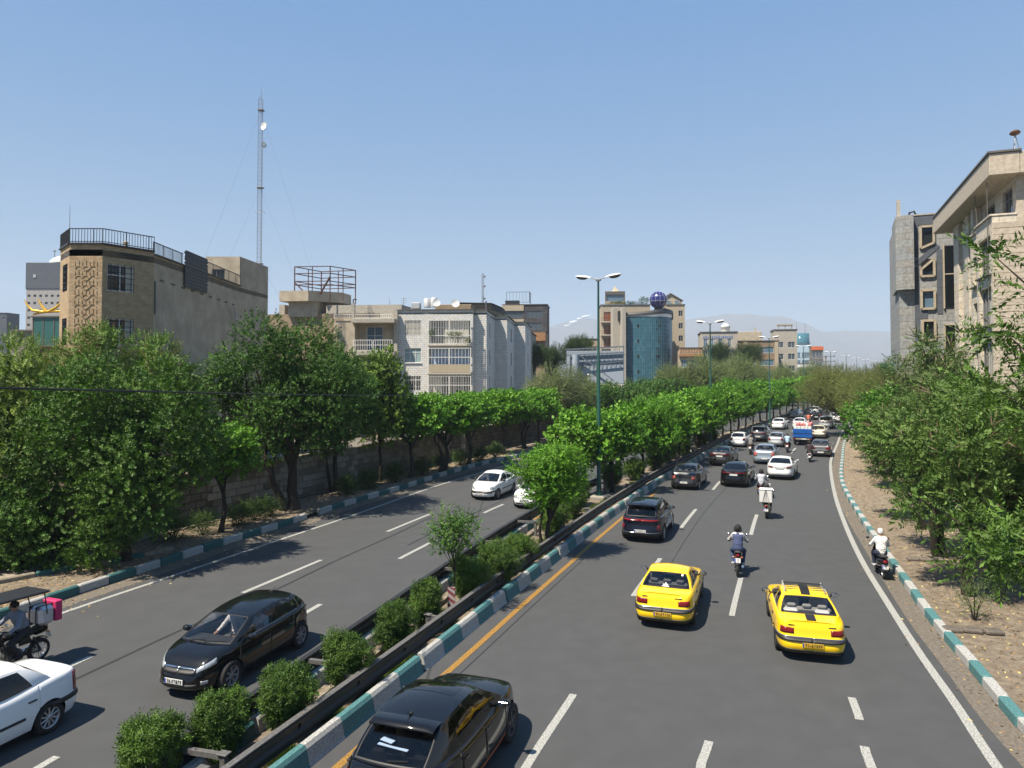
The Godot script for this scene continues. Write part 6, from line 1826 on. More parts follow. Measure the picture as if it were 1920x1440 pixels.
	for x in [-0.36, 0.36]:
		var lean := Basis(Vector3.RIGHT, 0.25)
		s.bbox(Vector3(x, 0.52, -fz), Vector3(0.5, 0.16, 0.5), 0.05)
		s.bbox(Vector3(x, 0.84, -fz + 0.3), Vector3(0.48, 0.62, 0.13), 0.06, lean)
		s.bbox(Vector3(x, minf(1.24, C.H - 0.2), -fz + 0.4), Vector3(0.25, 0.18, 0.1), 0.045, lean)
	s.bbox(Vector3(0, 0.5, -C.zd - 0.75), Vector3(1.2, 0.16, 0.45), 0.05)
	s.bbox(Vector3(0, 0.78, -C.zd - 0.48), Vector3(1.22, 0.56, 0.13), 0.05, Basis(Vector3.RIGHT, 0.3))
	for x in [-0.38, 0.0, 0.38]: s.bbox(Vector3(x, 1.08, -C.zd - 0.38), Vector3(0.24, 0.13, 0.09), 0.04, Basis(Vector3.RIGHT, 0.3))
	B.seats = s.done()
	var sw := MB.new()
	var ring := []; var rr := []
	for k in 17:
		ring.append(Vector3(-0.36, 0.86, -C.za + 0.62) + Basis(Vector3.RIGHT, 0.5) * Vector3(0.18 * cos(TAU * k / 16), 0.18 * sin(TAU * k / 16), 0)); rr.append(0.014)
	sw.tube(ring, rr, 6, false)
	sw.bar(Vector3(-0.36, 0.86, -C.za + 0.62), Vector3(-0.36, 0.78, -C.za + 0.4), 0.05, 0.05)
	sw.box(Vector3(-0.36, 0.86, -C.za + 0.62), Vector3(0.3, 0.05, 0.02), Basis(Vector3.RIGHT, 0.5))
	B.steer = sw.done()
	B.mirror = []; B.handle = []; B.mirror_glass = []
	for sd in [1.0, -1.0]:
		var b := gh_base(C, C.za - 0.42)
		var mm := MB.new()
		mm.ball(Vector3(sd * (b.x + 0.17), b.y + 0.06, -b.z), Vector3(0.115, 0.075, 0.075), 12)
		mm.bar(Vector3(sd * (b.x + 0.0), b.y + 0.0, -b.z), Vector3(sd * (b.x + 0.1), b.y + 0.04, -b.z), 0.06, 0.035)
		B.mirror.append(mm.done())
		var mg := MB.new()
		mg.bbox(Vector3(sd * (b.x + 0.17), b.y + 0.06, -b.z + 0.07), Vector3(0.17, 0.1, 0.014), 0.005)
		B.mirror_glass.append(mg.done())
		for k in 2:
			var hf: float = C.seams[k + 1] + 0.16
			var hm := MB.new()
			var hp = car_wall(C, car_arc(C, hf), 0.80 if C.H < 1.6 else 0.88, 0.012, sd)
			hm.bbox(hp, Vector3(0.035, 0.03, 0.18), 0.01)
			B.handle.append(hm.done())
	cache["car_" + kind] = B
	return B
func wheel_shapes(r: float, style: int) -> Array:
	var key := "wheel_%s_%d" % [r, style]
	if cache.has(key): return cache[key]
	var ax := Transform3D(Basis(Vector3(0, -1, 0), Vector3(1, 0, 0), Vector3(0, 0, 1)), Vector3.ZERO)
	var rim_r := r * 0.68
	var t := MB.new()
	t.lathe([Vector2(rim_r - 0.005, -0.085), Vector2(r - 0.045, -0.098), Vector2(r - 0.012, -0.088), Vector2(r, -0.06), Vector2(r, 0.06), Vector2(r - 0.012, 0.088), Vector2(r - 0.045, 0.098), Vector2(rim_r - 0.005, 0.085)], 28, ax)
	var m := MB.new()
	m.lathe([Vector2(rim_r - 0.03, -0.08), Vector2(rim_r - 0.03, 0.02), Vector2(rim_r - 0.018, 0.075), Vector2(rim_r, 0.087), Vector2(rim_r + 0.004, 0.08)], 28, ax)
	var n: int = [10, 5, 7, 12][style]
	m.lathe([Vector2(0, 0.075), Vector2(0.05, 0.072), Vector2(0.06, 0.05)], 14, ax)
	if style == 3:
		m.lathe([Vector2(0.06, 0.07), Vector2(rim_r * 0.55, 0.082), Vector2(rim_r * 0.72, 0.07)], 20, ax)
	for k in n:
		var b := Basis(Vector3.RIGHT, TAU * k / n)
		var w: float = [0.034, 0.07, 0.05, 0.03][style]
		m.bbox(b * Vector3(0.055, rim_r * 0.55, 0), Vector3(0.028, rim_r * 0.88, w), 0.008, b)
		if style == 1: m.bbox(b * Vector3(0.05, rim_r * 0.8, 0.035), Vector3(0.02, rim_r * 0.3, 0.03), 0.006, b)
	var dk := MB.new()
	dk.lathe([Vector2(0, 0.0), Vector2(rim_r * 0.62, 0.0), Vector2(rim_r * 0.62, -0.02)], 20, ax)
	dk.lathe([Vector2(0, -0.05), Vector2(rim_r - 0.03, -0.05)], 20, ax)
	cache[key] = [t.done(), m.done(), dk.done()]
	return cache[key]
func add_wheel(par: Node3D, at: Vector3, r: float, style: int, rim, outward := 1.0, called := "wheel"):
	var s = wheel_shapes(r, style)
	var w := Node3D.new()
	w.name = numbered(par, called)
	par.add_child(w)
	w.position = at
	w.rotation.y = 0.0 if outward > 0 else PI
	obj("tyre", s[0], M.tyre, w); obj("rim", s[1], rim, w); obj("brake_disc", s[2], M.brake, w)
func figure(c: String) -> Array:
	var F := {
		"1": [[0.5, 1, 0.5, 0]], "2": [[0.3, 1, 0.3, 0], [0.3, 0.75, 0.6, 0.72], [0.6, 0.72, 0.72, 1]],
		"3": [[0.25, 1, 0.25, 0], [0.25, 0.75, 0.5, 0.75], [0.5, 0.75, 0.5, 1], [0.5, 0.75, 0.78, 0.75], [0.78, 0.75, 0.8, 1]],
		"4": [[0.3, 1, 0.3, 0], [0.75, 1, 0.4, 0.85], [0.4, 0.85, 0.45, 0.6], [0.45, 0.6, 0.8, 0.6]],
		"5": [[0.5, 1, 0.2, 0.5], [0.2, 0.5, 0.25, 0.08], [0.25, 0.08, 0.5, 0.25], [0.5, 0.25, 0.75, 0.08], [0.75, 0.08, 0.8, 0.5], [0.8, 0.5, 0.5, 1]],
		"6": [[0.75, 1, 0.35, 0.9], [0.35, 0.9, 0.35, 0.62], [0.35, 0.62, 0.75, 0.6], [0.7, 0.6, 0.3, 0]],
		"7": [[0.15, 1, 0.5, 0], [0.5, 0, 0.85, 1]], "8": [[0.15, 0, 0.5, 1], [0.5, 1, 0.85, 0]],
		"9": [[0.7, 1, 0.7, 0], [0.7, 1, 0.35, 1], [0.35, 1, 0.3, 0.62], [0.3, 0.62, 0.7, 0.6]],
		"t": [[0.05, 0.55, 0.15, 0.25], [0.15, 0.25, 0.85, 0.25], [0.85, 0.25, 0.95, 0.55], [0.38, 0.75, 0.45, 0.75], [0.55, 0.75, 0.62, 0.75]],
		"d": [[0.3, 0.2, 0.75, 0.2], [0.75, 0.2, 0.6, 0.8]], " ": []}
	return F.get(c, [])
func add_plate(par: Node3D, at: Vector3, face: float, text: String, ground, w := 0.50, h := 0.11, tilt := 0.0, band = null):
	var b := Basis(Vector3.UP, face) * Basis(Vector3.RIGHT, tilt)
	var key := "plate_%s_%s" % [w, h]
	var m := MB.new()
	m.bbox(Vector3.ZERO, Vector3(w, h, 0.012), 0.004)
	var pl = obj("number_plate", m, ground, par)
	pl.transform = Transform3D(b, at)
	var t := MB.new()
	var n := text.length()
	var cw := (w - 0.09) / maxi(n, 1)
	for i in n:
		var x0 := -w / 2 + 0.06 + cw * i
		for s in figure(text[i]):
			t.bar(Vector3(x0 + cw * (0.12 + 0.76 * s[0]), -h * 0.36 + h * 0.72 * s[1], 0.0066), Vector3(x0 + cw * (0.12 + 0.76 * s[2]), -h * 0.36 + h * 0.72 * s[3], 0.0066), 0.011, 0.011)
	if n: obj("plate_figures", t, M.black_print, pl)
	var bl := MB.new()
	bl.box(Vector3(-w / 2 + 0.022, 0, 0.0061), Vector3(0.036, h - 0.012, 0.003))
	obj("plate_band", bl, M.plate_blue if band == null else band, pl)
func make_car(kind: String, called: String, label: String, category: String, pnt, at: Vector2, heading: float, o := {}) -> Node3D:
	var B = car_shapes(kind)
	var C: Dictionary = B.C
	var t = thing(called, label, category, Vector3(at.x, 0.006, at.y), -heading, o.get("group", ""))
	obj("body", B.body, pnt, t)
	for k in 4:
		var dr = obj("door", B.doors[k], pnt, t)
		obj("handle", B.handle[k], o.get("handle", pnt), dr)
	var gl = o.get("glass", M.car_glass)
	for p in B.panes:
		obj(p[1], p[0], o.get("rear_glass", gl) if p[1] == "rear_window" else o.get("front_glass", gl) if p[1] == "windscreen" else gl, t)
	obj("window_seal", B.seal, M.black_plastic, t)
	obj("underbody", B.under, M.underbody, t)
	obj("dashboard", B.trim, o.get("trim", M.car_trim), t)
	obj("seats", B.seats, o.get("seats", M.seat_grey), t)
	obj("steering_wheel", B.steer, M.black_plastic, t)
	for k in 2:
		var mr = obj("door_mirror", B.mirror[k], o.get("mirror", pnt), t)
		obj("mirror_glass", B.mirror_glass[k], M.mirror, mr)
	var tr: float = C.W / 2 - 0.115
	for s in [1.0, -1.0]:
		for f in [C.ff, C.fr]:
			add_wheel(t, Vector3(s * tr, C.wr, -f), C.wr, o.get("wheel", 0), o.get("rim", M.alloy), s)
	for s in [1.0, -1.0]:
		for q in o.get("tail", [[0.45, 0.82, 0.66, 0.82, 0.66, 0.82]]):
			var m := MB.new()
			car_patch(C, m, C.arc - q[0], C.arc - q[1], [q[2], q[3], q[4], q[5]], 0.012, s)
			obj("tail_light", m, q[6] if q.size() > 6 else M.red_lamp, t)
		for q in o.get("head", [[0.42, 0.8, 0.56, 0.68, 0.6, 0.74]]):
			var m := MB.new()
			car_patch(C, m, q[0], q[1], [q[2], q[3], q[4], q[5]], 0.008, s)
			obj("headlight", m, q[6] if q.size() > 6 else M.clear_lamp, t)
	for q in o.get("strips", []):
		var m := MB.new()
		for s in [1.0, -1.0]:
			if q[1]: car_patch(C, m, q[2], q[3], [q[4], q[5], q[4], q[5]], q[6], s, q[8] if q.size() > 8 else 10, 2)
			else: car_patch(C, m, C.arc - q[2], C.arc - q[3], [q[4], q[5], q[4], q[5]], q[6], s, q[8] if q.size() > 8 else 10, 2)
		obj(q[0], m, q[7], t)
	var ry: float = o.get("plate_y", 0.46)
	var rp = car_wall(C, C.arc, ry, 0.018)
	if o.get("rear_plate", true):
		add_plate(t, rp + Vector3(0, 0, 0.0), 0.0, o.get("plate", ""), o.get("plate_ground", M.plate_white), 0.5, 0.115)
	if o.has("front_plate"):
		var fp = car_wall(C, 0.0, o.front_plate, 0.02)
		add_plate(t, fp, PI, o.get("plate", ""), o.get("plate_ground", M.plate_white), 0.5, 0.115)
	return t
# ---------------------------------------------------------------- riders: one skin over bones
func nets(bones: Array, cell: float, k: float, verts: Array, tags: Array, tris: Array):
	var lo := Vector3(1e9, 1e9, 1e9); var hi := -lo
	for b in bones:
		for e in [[b[0], b[2]], [b[1], b[3]]]:
			var rr: Vector3 = Vector3.ONE * (e[1] + k + cell * 2)
			lo = lo.min(e[0] - rr); hi = hi.max(e[0] + rr)
	var nx := int((hi.x - lo.x) / cell) + 2; var ny := int((hi.y - lo.y) / cell) + 2; var nz := int((hi.z - lo.z) / cell) + 2
	var f := PackedFloat32Array(); f.resize(nx * ny * nz); f.fill(1.0)
	for b in bones:
		var a: Vector3 = b[0]; var c: Vector3 = b[1]
		var ra: float = b[2]; var rb: float = b[3]
		var d := c - a
		var dd := maxf(d.length_squared(), 1e-9)
		var pad := k + cell * 1.5
		var l := (a - Vector3.ONE * (ra + pad)).min(c - Vector3.ONE * (rb + pad)) - lo
		var h := (a + Vector3.ONE * (ra + pad)).max(c + Vector3.ONE * (rb + pad)) - lo
		var sq: float = b[5] if b.size() > 5 else 1.0
		for iz in range(maxi(0, int(l.z / cell)), mini(nz, int(h.z / cell) + 2)):
			for iy in range(maxi(0, int(l.y / cell)), mini(ny, int(h.y / cell) + 2)):
				var row := (iz * ny + iy) * nx
				for ix in range(maxi(0, int(l.x / cell)), mini(nx, int(h.x / cell) + 2)):
					var p := lo + Vector3(ix, iy, iz) * cell - a
					var t := clampf(p.dot(d) / dd, 0.0, 1.0)
					var e := p - d * t
					e.x *= sq
					var dist := e.length() - (ra + (rb - ra) * t)
					var o := f[row + ix]
					var hh := clampf(0.5 + 0.5 * (o - dist) / k, 0.0, 1.0)
					f[row + ix] = o + (dist - o) * hh - k * hh * (1.0 - hh)
	var id := {}
	var sl := nx * ny
	for iz in nz - 1:
		for iy in ny - 1:
			for ix in nx - 1:
				var o := iz * sl + iy * nx + ix
				var s0 := f[o] < 0
				if s0 == (f[o + 1] < 0) and s0 == (f[o + nx] < 0) and s0 == (f[o + nx + 1] < 0) and s0 == (f[o + sl] < 0) and s0 == (f[o + sl + 1] < 0) and s0 == (f[o + sl + nx] < 0) and s0 == (f[o + sl + nx + 1] < 0): continue
				var sum := Vector3.ZERO; var cnt := 0
				for e in [[0, 1], [2, 3], [4, 5], [6, 7], [0, 2], [1, 3], [4, 6], [5, 7], [0, 4], [1, 5], [2, 6], [3, 7]]:
					var i0: int = e[0]; var i1: int = e[1]
					var v0 := f[o + (i0 & 1) + (nx if i0 & 2 else 0) + (sl if i0 & 4 else 0)]
					var v1 := f[o + (i1 & 1) + (nx if i1 & 2 else 0) + (sl if i1 & 4 else 0)]
					if (v0 < 0) == (v1 < 0): continue
					var t := v0 / (v0 - v1)
					var p0 := Vector3(i0 & 1, (i0 >> 1) & 1, i0 >> 2); var p1 := Vector3(i1 & 1, (i1 >> 1) & 1, i1 >> 2)
					sum += p0.lerp(p1, t); cnt += 1
				var p := lo + (Vector3(ix, iy, iz) + sum / cnt) * cell
				id[o] = verts.size()
				verts.append(p)
				var best := 1e9; var tg := 0
				for b in bones:
					var dv: Vector3 = b[1] - b[0]
					var tt := clampf((p - b[0]).dot(dv) / maxf(dv.length_squared(), 1e-9), 0, 1)
					var ds: float = (p - b[0] - dv * tt).length() - lerpf(b[2], b[3], tt)
					if ds < best: best = ds; tg = b[4]
				tags.append(tg)
	for o in id:
		for ax in 3:
			var st: int = [1, nx, sl][ax]
			var u: int = [nx, sl, 1][ax]; var w: int = [sl, 1, nx][ax]
			if o + st >= f.size(): continue
			if (f[o] < 0) == (f[o + st] < 0): continue
			if not (id.has(o - u) and id.has(o - w) and id.has(o - u - w)): continue
			var q := [id[o], id[o - u], id[o - u - w], id[o - w]]
			if f[o] < 0: q.reverse()
			tris.append([q[0], q[1], q[2]]); tris.append([q[0], q[2], q[3]])
func hand_bones(wrist: Vector3, palm_dir: Vector3, curl_dir: Vector3, side: Vector3, tag: int) -> Array:
	var b := []
	var knuck := wrist + palm_dir * 0.085
	for i in 4:
		var off := side * (0.03 - 0.02 * i)
		b.append([wrist + off * 0.5, knuck + off, 0.02, 0.0125, tag])
		var l: float = [0.036, 0.041, 0.038, 0.03][i]
		var p1 := knuck + off + (palm_dir * 0.75 + curl_dir * 0.65).normalized() * l
		var p2 := p1 + (curl_dir - palm_dir * 0.25).normalized() * l * 0.75
		var p3 := p2 + (curl_dir * 0.35 - palm_dir).normalized() * l * 0.6
		b.append([knuck + off, p1, 0.0105, 0.0095, tag]); b.append([p1, p2, 0.0095, 0.009, tag]); b.append([p2, p3, 0.009, 0.008, tag])
	var t0 := wrist + palm_dir * 0.03 + side * 0.02
	var t1 := t0 + (side * 0.8 + palm_dir * 0.5).normalized() * 0.045
	var t2 := t1 + (curl_dir * 0.8 + palm_dir * 0.3).normalized() * 0.032
	b.append([t0, t1, 0.015, 0.012, tag]); b.append([t1, t2, 0.012, 0.0095, tag])
	return b
func rider_shape(pose: String, headgear: String, open_top := false) -> Dictionary:
	var key := "rider_" + pose + headgear + str(open_top)
	if cache.has(key): return cache[key]
	var J := {}
	if pose == "bike":
		J = {pelvis = Vector3(0, 0.90, 0.22), waist = Vector3(0, 1.06, 0.19), chest = Vector3(0, 1.26, 0.10), neck = Vector3(0, 1.43, 0.05), head = Vector3(0, 1.565, 0.01),
			sh = Vector3(0.185, 1.37, 0.07), el = Vector3(0.315, 1.14, -0.10), wr = Vector3(0.325, 1.05, -0.33), hip = Vector3(0.10, 0.88, 0.17), kn = Vector3(0.215, 0.73, -0.24), an = Vector3(0.18, 0.36, 0.04), toe = Vector3(0.20, 0.31, -0.13)}
	else:
		J = {pelvis = Vector3(0, 0.84, 0.20), waist = Vector3(0, 1.0, 0.20), chest = Vector3(0, 1.21, 0.15), neck = Vector3(0, 1.39, 0.12), head = Vector3(0, 1.53, 0.09),
			sh = Vector3(0.19, 1.33, 0.13), el = Vector3(0.30, 1.08, 0.0), wr = Vector3(0.29, 0.99, -0.24), hip = Vector3(0.10, 0.82, 0.14), kn = Vector3(0.17, 0.72, -0.27), an = Vector3(0.15, 0.32, -0.26), toe = Vector3(0.16, 0.28, -0.42)}
	var b := []
	b.append([J.pelvis + Vector3(-0.07, 0, 0), J.pelvis + Vector3(0.07, 0, 0), 0.125, 0.125, 2])
	b.append([J.pelvis + Vector3(0, 0.03, 0), J.waist, 0.14, 0.135, 1, 0.86])
	b.append([J.waist, J.chest, 0.135, 0.15, 1, 0.82])
	b.append([J.chest + Vector3(-0.09, 0.03, 0), J.chest + Vector3(0.09, 0.03, 0), 0.115, 0.115, 1])
	b.append([J.neck + Vector3(-0.09, -0.05, 0.01), J.neck + Vector3(0.09, -0.05, 0.01), 0.07, 0.07, 1])
	b.append([J.neck - Vector3(0, 0.03, 0), J.head - Vector3(0, 0.04, -0.02), 0.056, 0.052, 0])
	for s in [1.0, -1.0]:
		var f := func(v): return Vector3(v.x * s, v.y, v.z)
		b.append([f.call(J.sh) + Vector3(-0.03 * s, -0.01, 0), f.call(J.el), 0.068, 0.05, 1])
		b.append([f.call(J.el), f.call(J.el).lerp(f.call(J.wr), 0.86), 0.05, 0.038, 0 if open_top else 1])
		b.append([f.call(J.el).lerp(f.call(J.wr), 0.84), f.call(J.wr), 0.030, 0.027, 0])
		b.append([f.call(J.hip), f.call(J.kn), 0.105, 0.072, 2])
		b.append([f.call(J.kn), f.call(J.an), 0.07, 0.052, 2])
		b.append([f.call(J.an) + Vector3(0, -0.03, 0.03), f.call(J.toe), 0.048, 0.038, 3])
	var V := []; var T := []; var I := []
	nets(b, 0.020, 0.045, V, T, I)
	var h: Vector3 = J.head
	var hb := []
	var top := 4
	hb.append([h + Vector3(0, 0.02, 0.02), h + Vector3(0, 0.03, -0.025), 0.088, 0.083, top])
	hb.append([h + Vector3(0, -0.03, -0.035), h + Vector3(0, -0.075, -0.045), 0.062, 0.042, 0])
	hb.append([h + Vector3(0, 0.01, -0.07), h + Vector3(0, -0.02, -0.045), 0.05, 0.06, 0])
	hb.append([h + Vector3(0, 0.0, -0.105), h + Vector3(0, -0.03, -0.118), 0.012, 0.016, 0])
	for s in [1.0, -1.0]:
		hb.append([h + Vector3(0.08 * s, -0.01, 0.01), h + Vector3(0.083 * s, -0.04, 0.005), 0.016, 0.011, 0])
		hb.append([h + Vector3(0.031 * s, 0.006, -0.107), h + Vector3(0.034 * s, 0.006, -0.106), 0.011, 0.011, 5])
	hb.append([h + Vector3(-0.02, -0.062, -0.088), h + Vector3(0.02, -0.062, -0.088), 0.009, 0.009, 6])
	hb.append([h + Vector3(0, -0.05, 0.0), J.neck + Vector3(0, 0.0, 0.0), 0.054, 0.056, 0])
	if headgear == "helmet":
		hb.append([h + Vector3(0, 0.04, 0.025), h + Vector3(0, 0.045, -0.03), 0.125, 0.118, 4])
		hb.append([h + Vector3(-0.05, -0.02, 0.03), h + Vector3(0.05, -0.02, 0.03), 0.095, 0.095, 4])
	elif headgear == "cap":
		hb.append([h + Vector3(0, 0.055, 0.015), h + Vector3(0, 0.06, -0.02), 0.092, 0.088, 4])
		hb.append([h + Vector3(-0.03, 0.05, -0.13), h + Vector3(0.03, 0.05, -0.13), 0.035, 0.035, 4])
	elif headgear == "scarf":
		hb.append([h + Vector3(0, 0.02, 0.03), h + Vector3(0, -0.1, 0.05), 0.105, 0.1, 4])
	nets(hb, 0.0085, 0.014, V, T, I)
	for s in [1.0, -1.0]:
		var w := Vector3(J.wr.x * s, J.wr.y, J.wr.z)
		var pd := Vector3(0.02 * s, 0.03, -1).normalized()
		nets(hand_bones(w, pd, Vector3(0, -1, 0), Vector3(-s, 0, 0), 0), 0.0065, 0.007, V, T, I)
	cache[key] = {V = V, T = T, I = I, J = J}
	return cache[key]
func rider_mesh(shape: Dictionary, colors: Array, split = null) -> ArrayMesh:
	var st := SurfaceTool.new()
	st.begin(Mesh.PRIMITIVE_TRIANGLES)
	st.set_smooth_group(0)
	for t in shape.I:
		for i in t:
			var c: Color = colors[shape.T[i]]
			if split: c = split.call(shape.V[i], shape.T[i], c)
			st.set_color(c)
			st.add_vertex(shape.V[i])
	st.generate_normals()
	st.index()
	return st.commit()
func make_rider(label: String, shape: Dictionary, colors: Array, at: Vector3, turn: float, group := "", split = null) -> Node3D:
	var t = thing("person", label, "person", at, turn, group)
	obj("body", rider_mesh(shape, colors, split), M.cloth, t)
	return t
# ---------------------------------------------------------------- two-wheelers; front is -z, the ground is y = 0
func bike_wheel(par: Node3D, at: Vector3, r: float, w: float, called: String, rim, spokes := 6):
	var ax := Transform3D(Basis(Vector3(0, -1, 0), Vector3(1, 0, 0), Vector3(0, 0, 1)), Vector3.ZERO)
	var n := Node3D.new()
	n.name = numbered(par, called); par.add_child(n); n.position = at
	var key := "bw_%s_%s_%d" % [r, w, spokes]
	if not cache.has(key):
		var t := MB.new(); var pr := []
		for i in 13:
			var a := PI * 2 * i / 12.0
			pr.append(Vector2(r - w / 2 + cos(a) * w / 2, sin(a) * w / 2))
		t.lathe(pr, 26, ax)
		var m := MB.new()
		m.lathe([Vector2(r - w * 0.9, -w * 0.4), Vector2(r - w * 1.05, 0), Vector2(r - w * 0.9, w * 0.4)], 24, ax)
		m.lathe([Vector2(0, -0.05), Vector2(0.045, -0.05), Vector2(0.045, 0.05), Vector2(0, 0.05)], 12, ax)
		for k in spokes:
			var b := Basis(Vector3.RIGHT, TAU * k / spokes)
			m.bbox(b * Vector3(0, (r - w) * 0.5, 0), Vector3(0.018, r - w * 1.1, 0.02 if spokes > 8 else 0.04), 0.005, b)
		cache[key] = [t.done(), m.done()]
	obj("tyre", cache[key][0], M.tyre, n); obj("rim", cache[key][1], rim, n)
func make_motorcycle(label: String, at: Vector3, turn: float, tank, o := {}) -> Node3D:
	var t = thing("motorcycle", label, "motorcycle", at, turn, o.get("group", ""))
	bike_wheel(t, Vector3(0, 0.29, -0.64), 0.29, 0.085, "front_wheel", M.alloy, 12)
	bike_wheel(t, Vector3(0, 0.29, 0.62), 0.29, 0.105, "rear_wheel", M.alloy, 12)
	if not cache.has("moto"):
		var fr := MB.new()
		fr.tube([Vector3(0, 0.95, -0.36), Vector3(0, 0.82, -0.2), Vector3(0, 0.72, 0.2), Vector3(0, 0.74, 0.7)], [0.03, 0.03, 0.026, 0.022], 8)
		for s in [1.0, -1.0]:
			fr.tube([Vector3(0.02 * s, 0.9, -0.34), Vector3(0.09 * s, 0.5, -0.22), Vector3(0.1 * s, 0.3, 0.0), Vector3(0.1 * s, 0.36, 0.25)], [0.02, 0.018, 0.018, 0.018], 6)
			fr.tube([Vector3(0.09 * s, 0.32, 0.18), Vector3(0.09 * s, 0.29, 0.64)], [0.024, 0.02], 6)
			fr.tube([Vector3(0.09 * s, 0.33, 0.6), Vector3(0.1 * s, 0.68, 0.42)], [0.03, 0.024], 8)
			fr.tube([Vector3(0.085 * s, 0.29, -0.64), Vector3(0.085 * s, 0.98, -0.4)], [0.028, 0.024], 8)
			fr.bar(Vector3(0.1 * s, 0.34, 0.05), Vector3(0.23 * s, 0.33, 0.05), 0.03, 0.025)
		fr.tube([Vector3(-0.34, 1.05, -0.26), Vector3(-0.2, 1.08, -0.36), Vector3(0, 1.03, -0.42), Vector3(0.2, 1.08, -0.36), Vector3(0.34, 1.05, -0.26)], [0.015, 0.013, 0.013, 0.013, 0.015], 7)
		var en := MB.new()
		en.bbox(Vector3(0, 0.38, 0.0), Vector3(0.26, 0.24, 0.34), 0.05); en.bbox(Vector3(0, 0.56, -0.1), Vector3(0.2, 0.22, 0.2), 0.02, Basis(Vector3.RIGHT, -0.3))
		for k in 5: en.box(Vector3(0, 0.49 + 0.035 * k, -0.09 - 0.011 * k), Vector3(0.25, 0.012, 0.24), Basis(Vector3.RIGHT, -0.3))
		var ex := MB.new()
		ex.tube([Vector3(0.05, 0.5, -0.22), Vector3(0.12, 0.3, -0.26), Vector3(0.14, 0.24, -0.05), Vector3(0.15, 0.28, 0.25)], [0.02, 0.02, 0.02, 0.025], 8)
		ex.tube([Vector3(0.15, 0.28, 0.25), Vector3(0.16, 0.33, 0.34), Vector3(0.17, 0.42, 0.82)], [0.03, 0.05, 0.045], 10)
		var tk := MB.new()
		tk.ball(Vector3(0, 0.88, -0.12), Vector3(0.13, 0.11, 0.27), 16, Basis(Vector3.RIGHT, 0.12))
		for s in [1.0, -1.0]: tk.bbox(Vector3(0.1 * s, 0.66, 0.2), Vector3(0.04, 0.18, 0.28), 0.018)
		tk.bbox(Vector3(0, 0.74, 0.62), Vector3(0.2, 0.08, 0.3), 0.035, Basis(Vector3.RIGHT, -0.1))
		var fd := MB.new()
		for wz in [[-0.64, 0.0, 1.5], [0.62, 0.3, 1.7]]:
			var rows := []
			for i in 9:
				var a: float = wz[1] + 0.35 + wz[2] * i / 8.0
				var row := []
				for j in 5:
					var e := (j - 2) / 2.0
					row.append(Vector3(0.065 * e, 0.29 + (0.335 - 0.02 * e * e) * sin(a), wz[0] + (0.335 - 0.02 * e * e) * cos(a) * 1.0))
				rows.append(row)
			fd.grid(rows)
		var se := MB.new()
		se.bbox(Vector3(0, 0.82, 0.3), Vector3(0.25, 0.1, 0.42), 0.045); se.bbox(Vector3(0, 0.86, 0.6), Vector3(0.22, 0.09, 0.3), 0.04, Basis(Vector3.RIGHT, -0.12))
		var tl := MB.new(); tl.bbox(Vector3(0, 0.78, 0.8), Vector3(0.13, 0.1, 0.08), 0.03)
		var hl := MB.new(); hl.ball(Vector3(0, 0.92, -0.53), Vector3(0.09, 0.09, 0.06), 14)
		var mi := MB.new()
		for s in [1.0, -1.0]:
			mi.tube([Vector3(0.22 * s, 1.08, -0.35), Vector3(0.3 * s, 1.24, -0.4)], [0.007, 0.006], 5)
			mi.ball(Vector3(0.33 * s, 1.27, -0.4), Vector3(0.07, 0.042, 0.02), 10)
		var ind := MB.new()
		for s in [1.0, -1.0]:
			ind.tube([Vector3(0, 0.72, 0.74), Vector3(0.13 * s, 0.72, 0.76)], [0.008, 0.008], 5); ind.ball(Vector3(0.15 * s, 0.72, 0.77), Vector3(0.035, 0.025, 0.03), 8)
		cache["moto"] = {frame = fr.done(), engine = en.done(), exhaust = ex.done(), tank = tk.done(), fender = fd.done(), saddle = se.done(), tail = tl.done(), head = hl.done(), mirrors = mi.done(), ind = ind.done()}
	var Q = cache["moto"]
	obj("frame", Q.frame, M.black_metal, t); obj("engine", Q.engine, M.engine, t); obj("exhaust_pipe", Q.exhaust, M.chrome, t); obj("fuel_tank", Q.tank, tank, t)
	obj("mudguards", Q.fender, o.get("fender", M.black_plastic), t); obj("saddle", Q.saddle, M.black_leather, t); obj("tail_light", Q.tail, M.red_lamp, t); obj("headlight", Q.head, M.clear_lamp, t)
	obj("mirrors", Q.mirrors, M.chrome, t); obj("indicators", Q.ind, M.amber, t)
	add_plate(t, Vector3(0, 0.62, 0.86), 0.0, o.get("plate", ""), M.plate_white, 0.2, 0.16, -0.3)
	return t
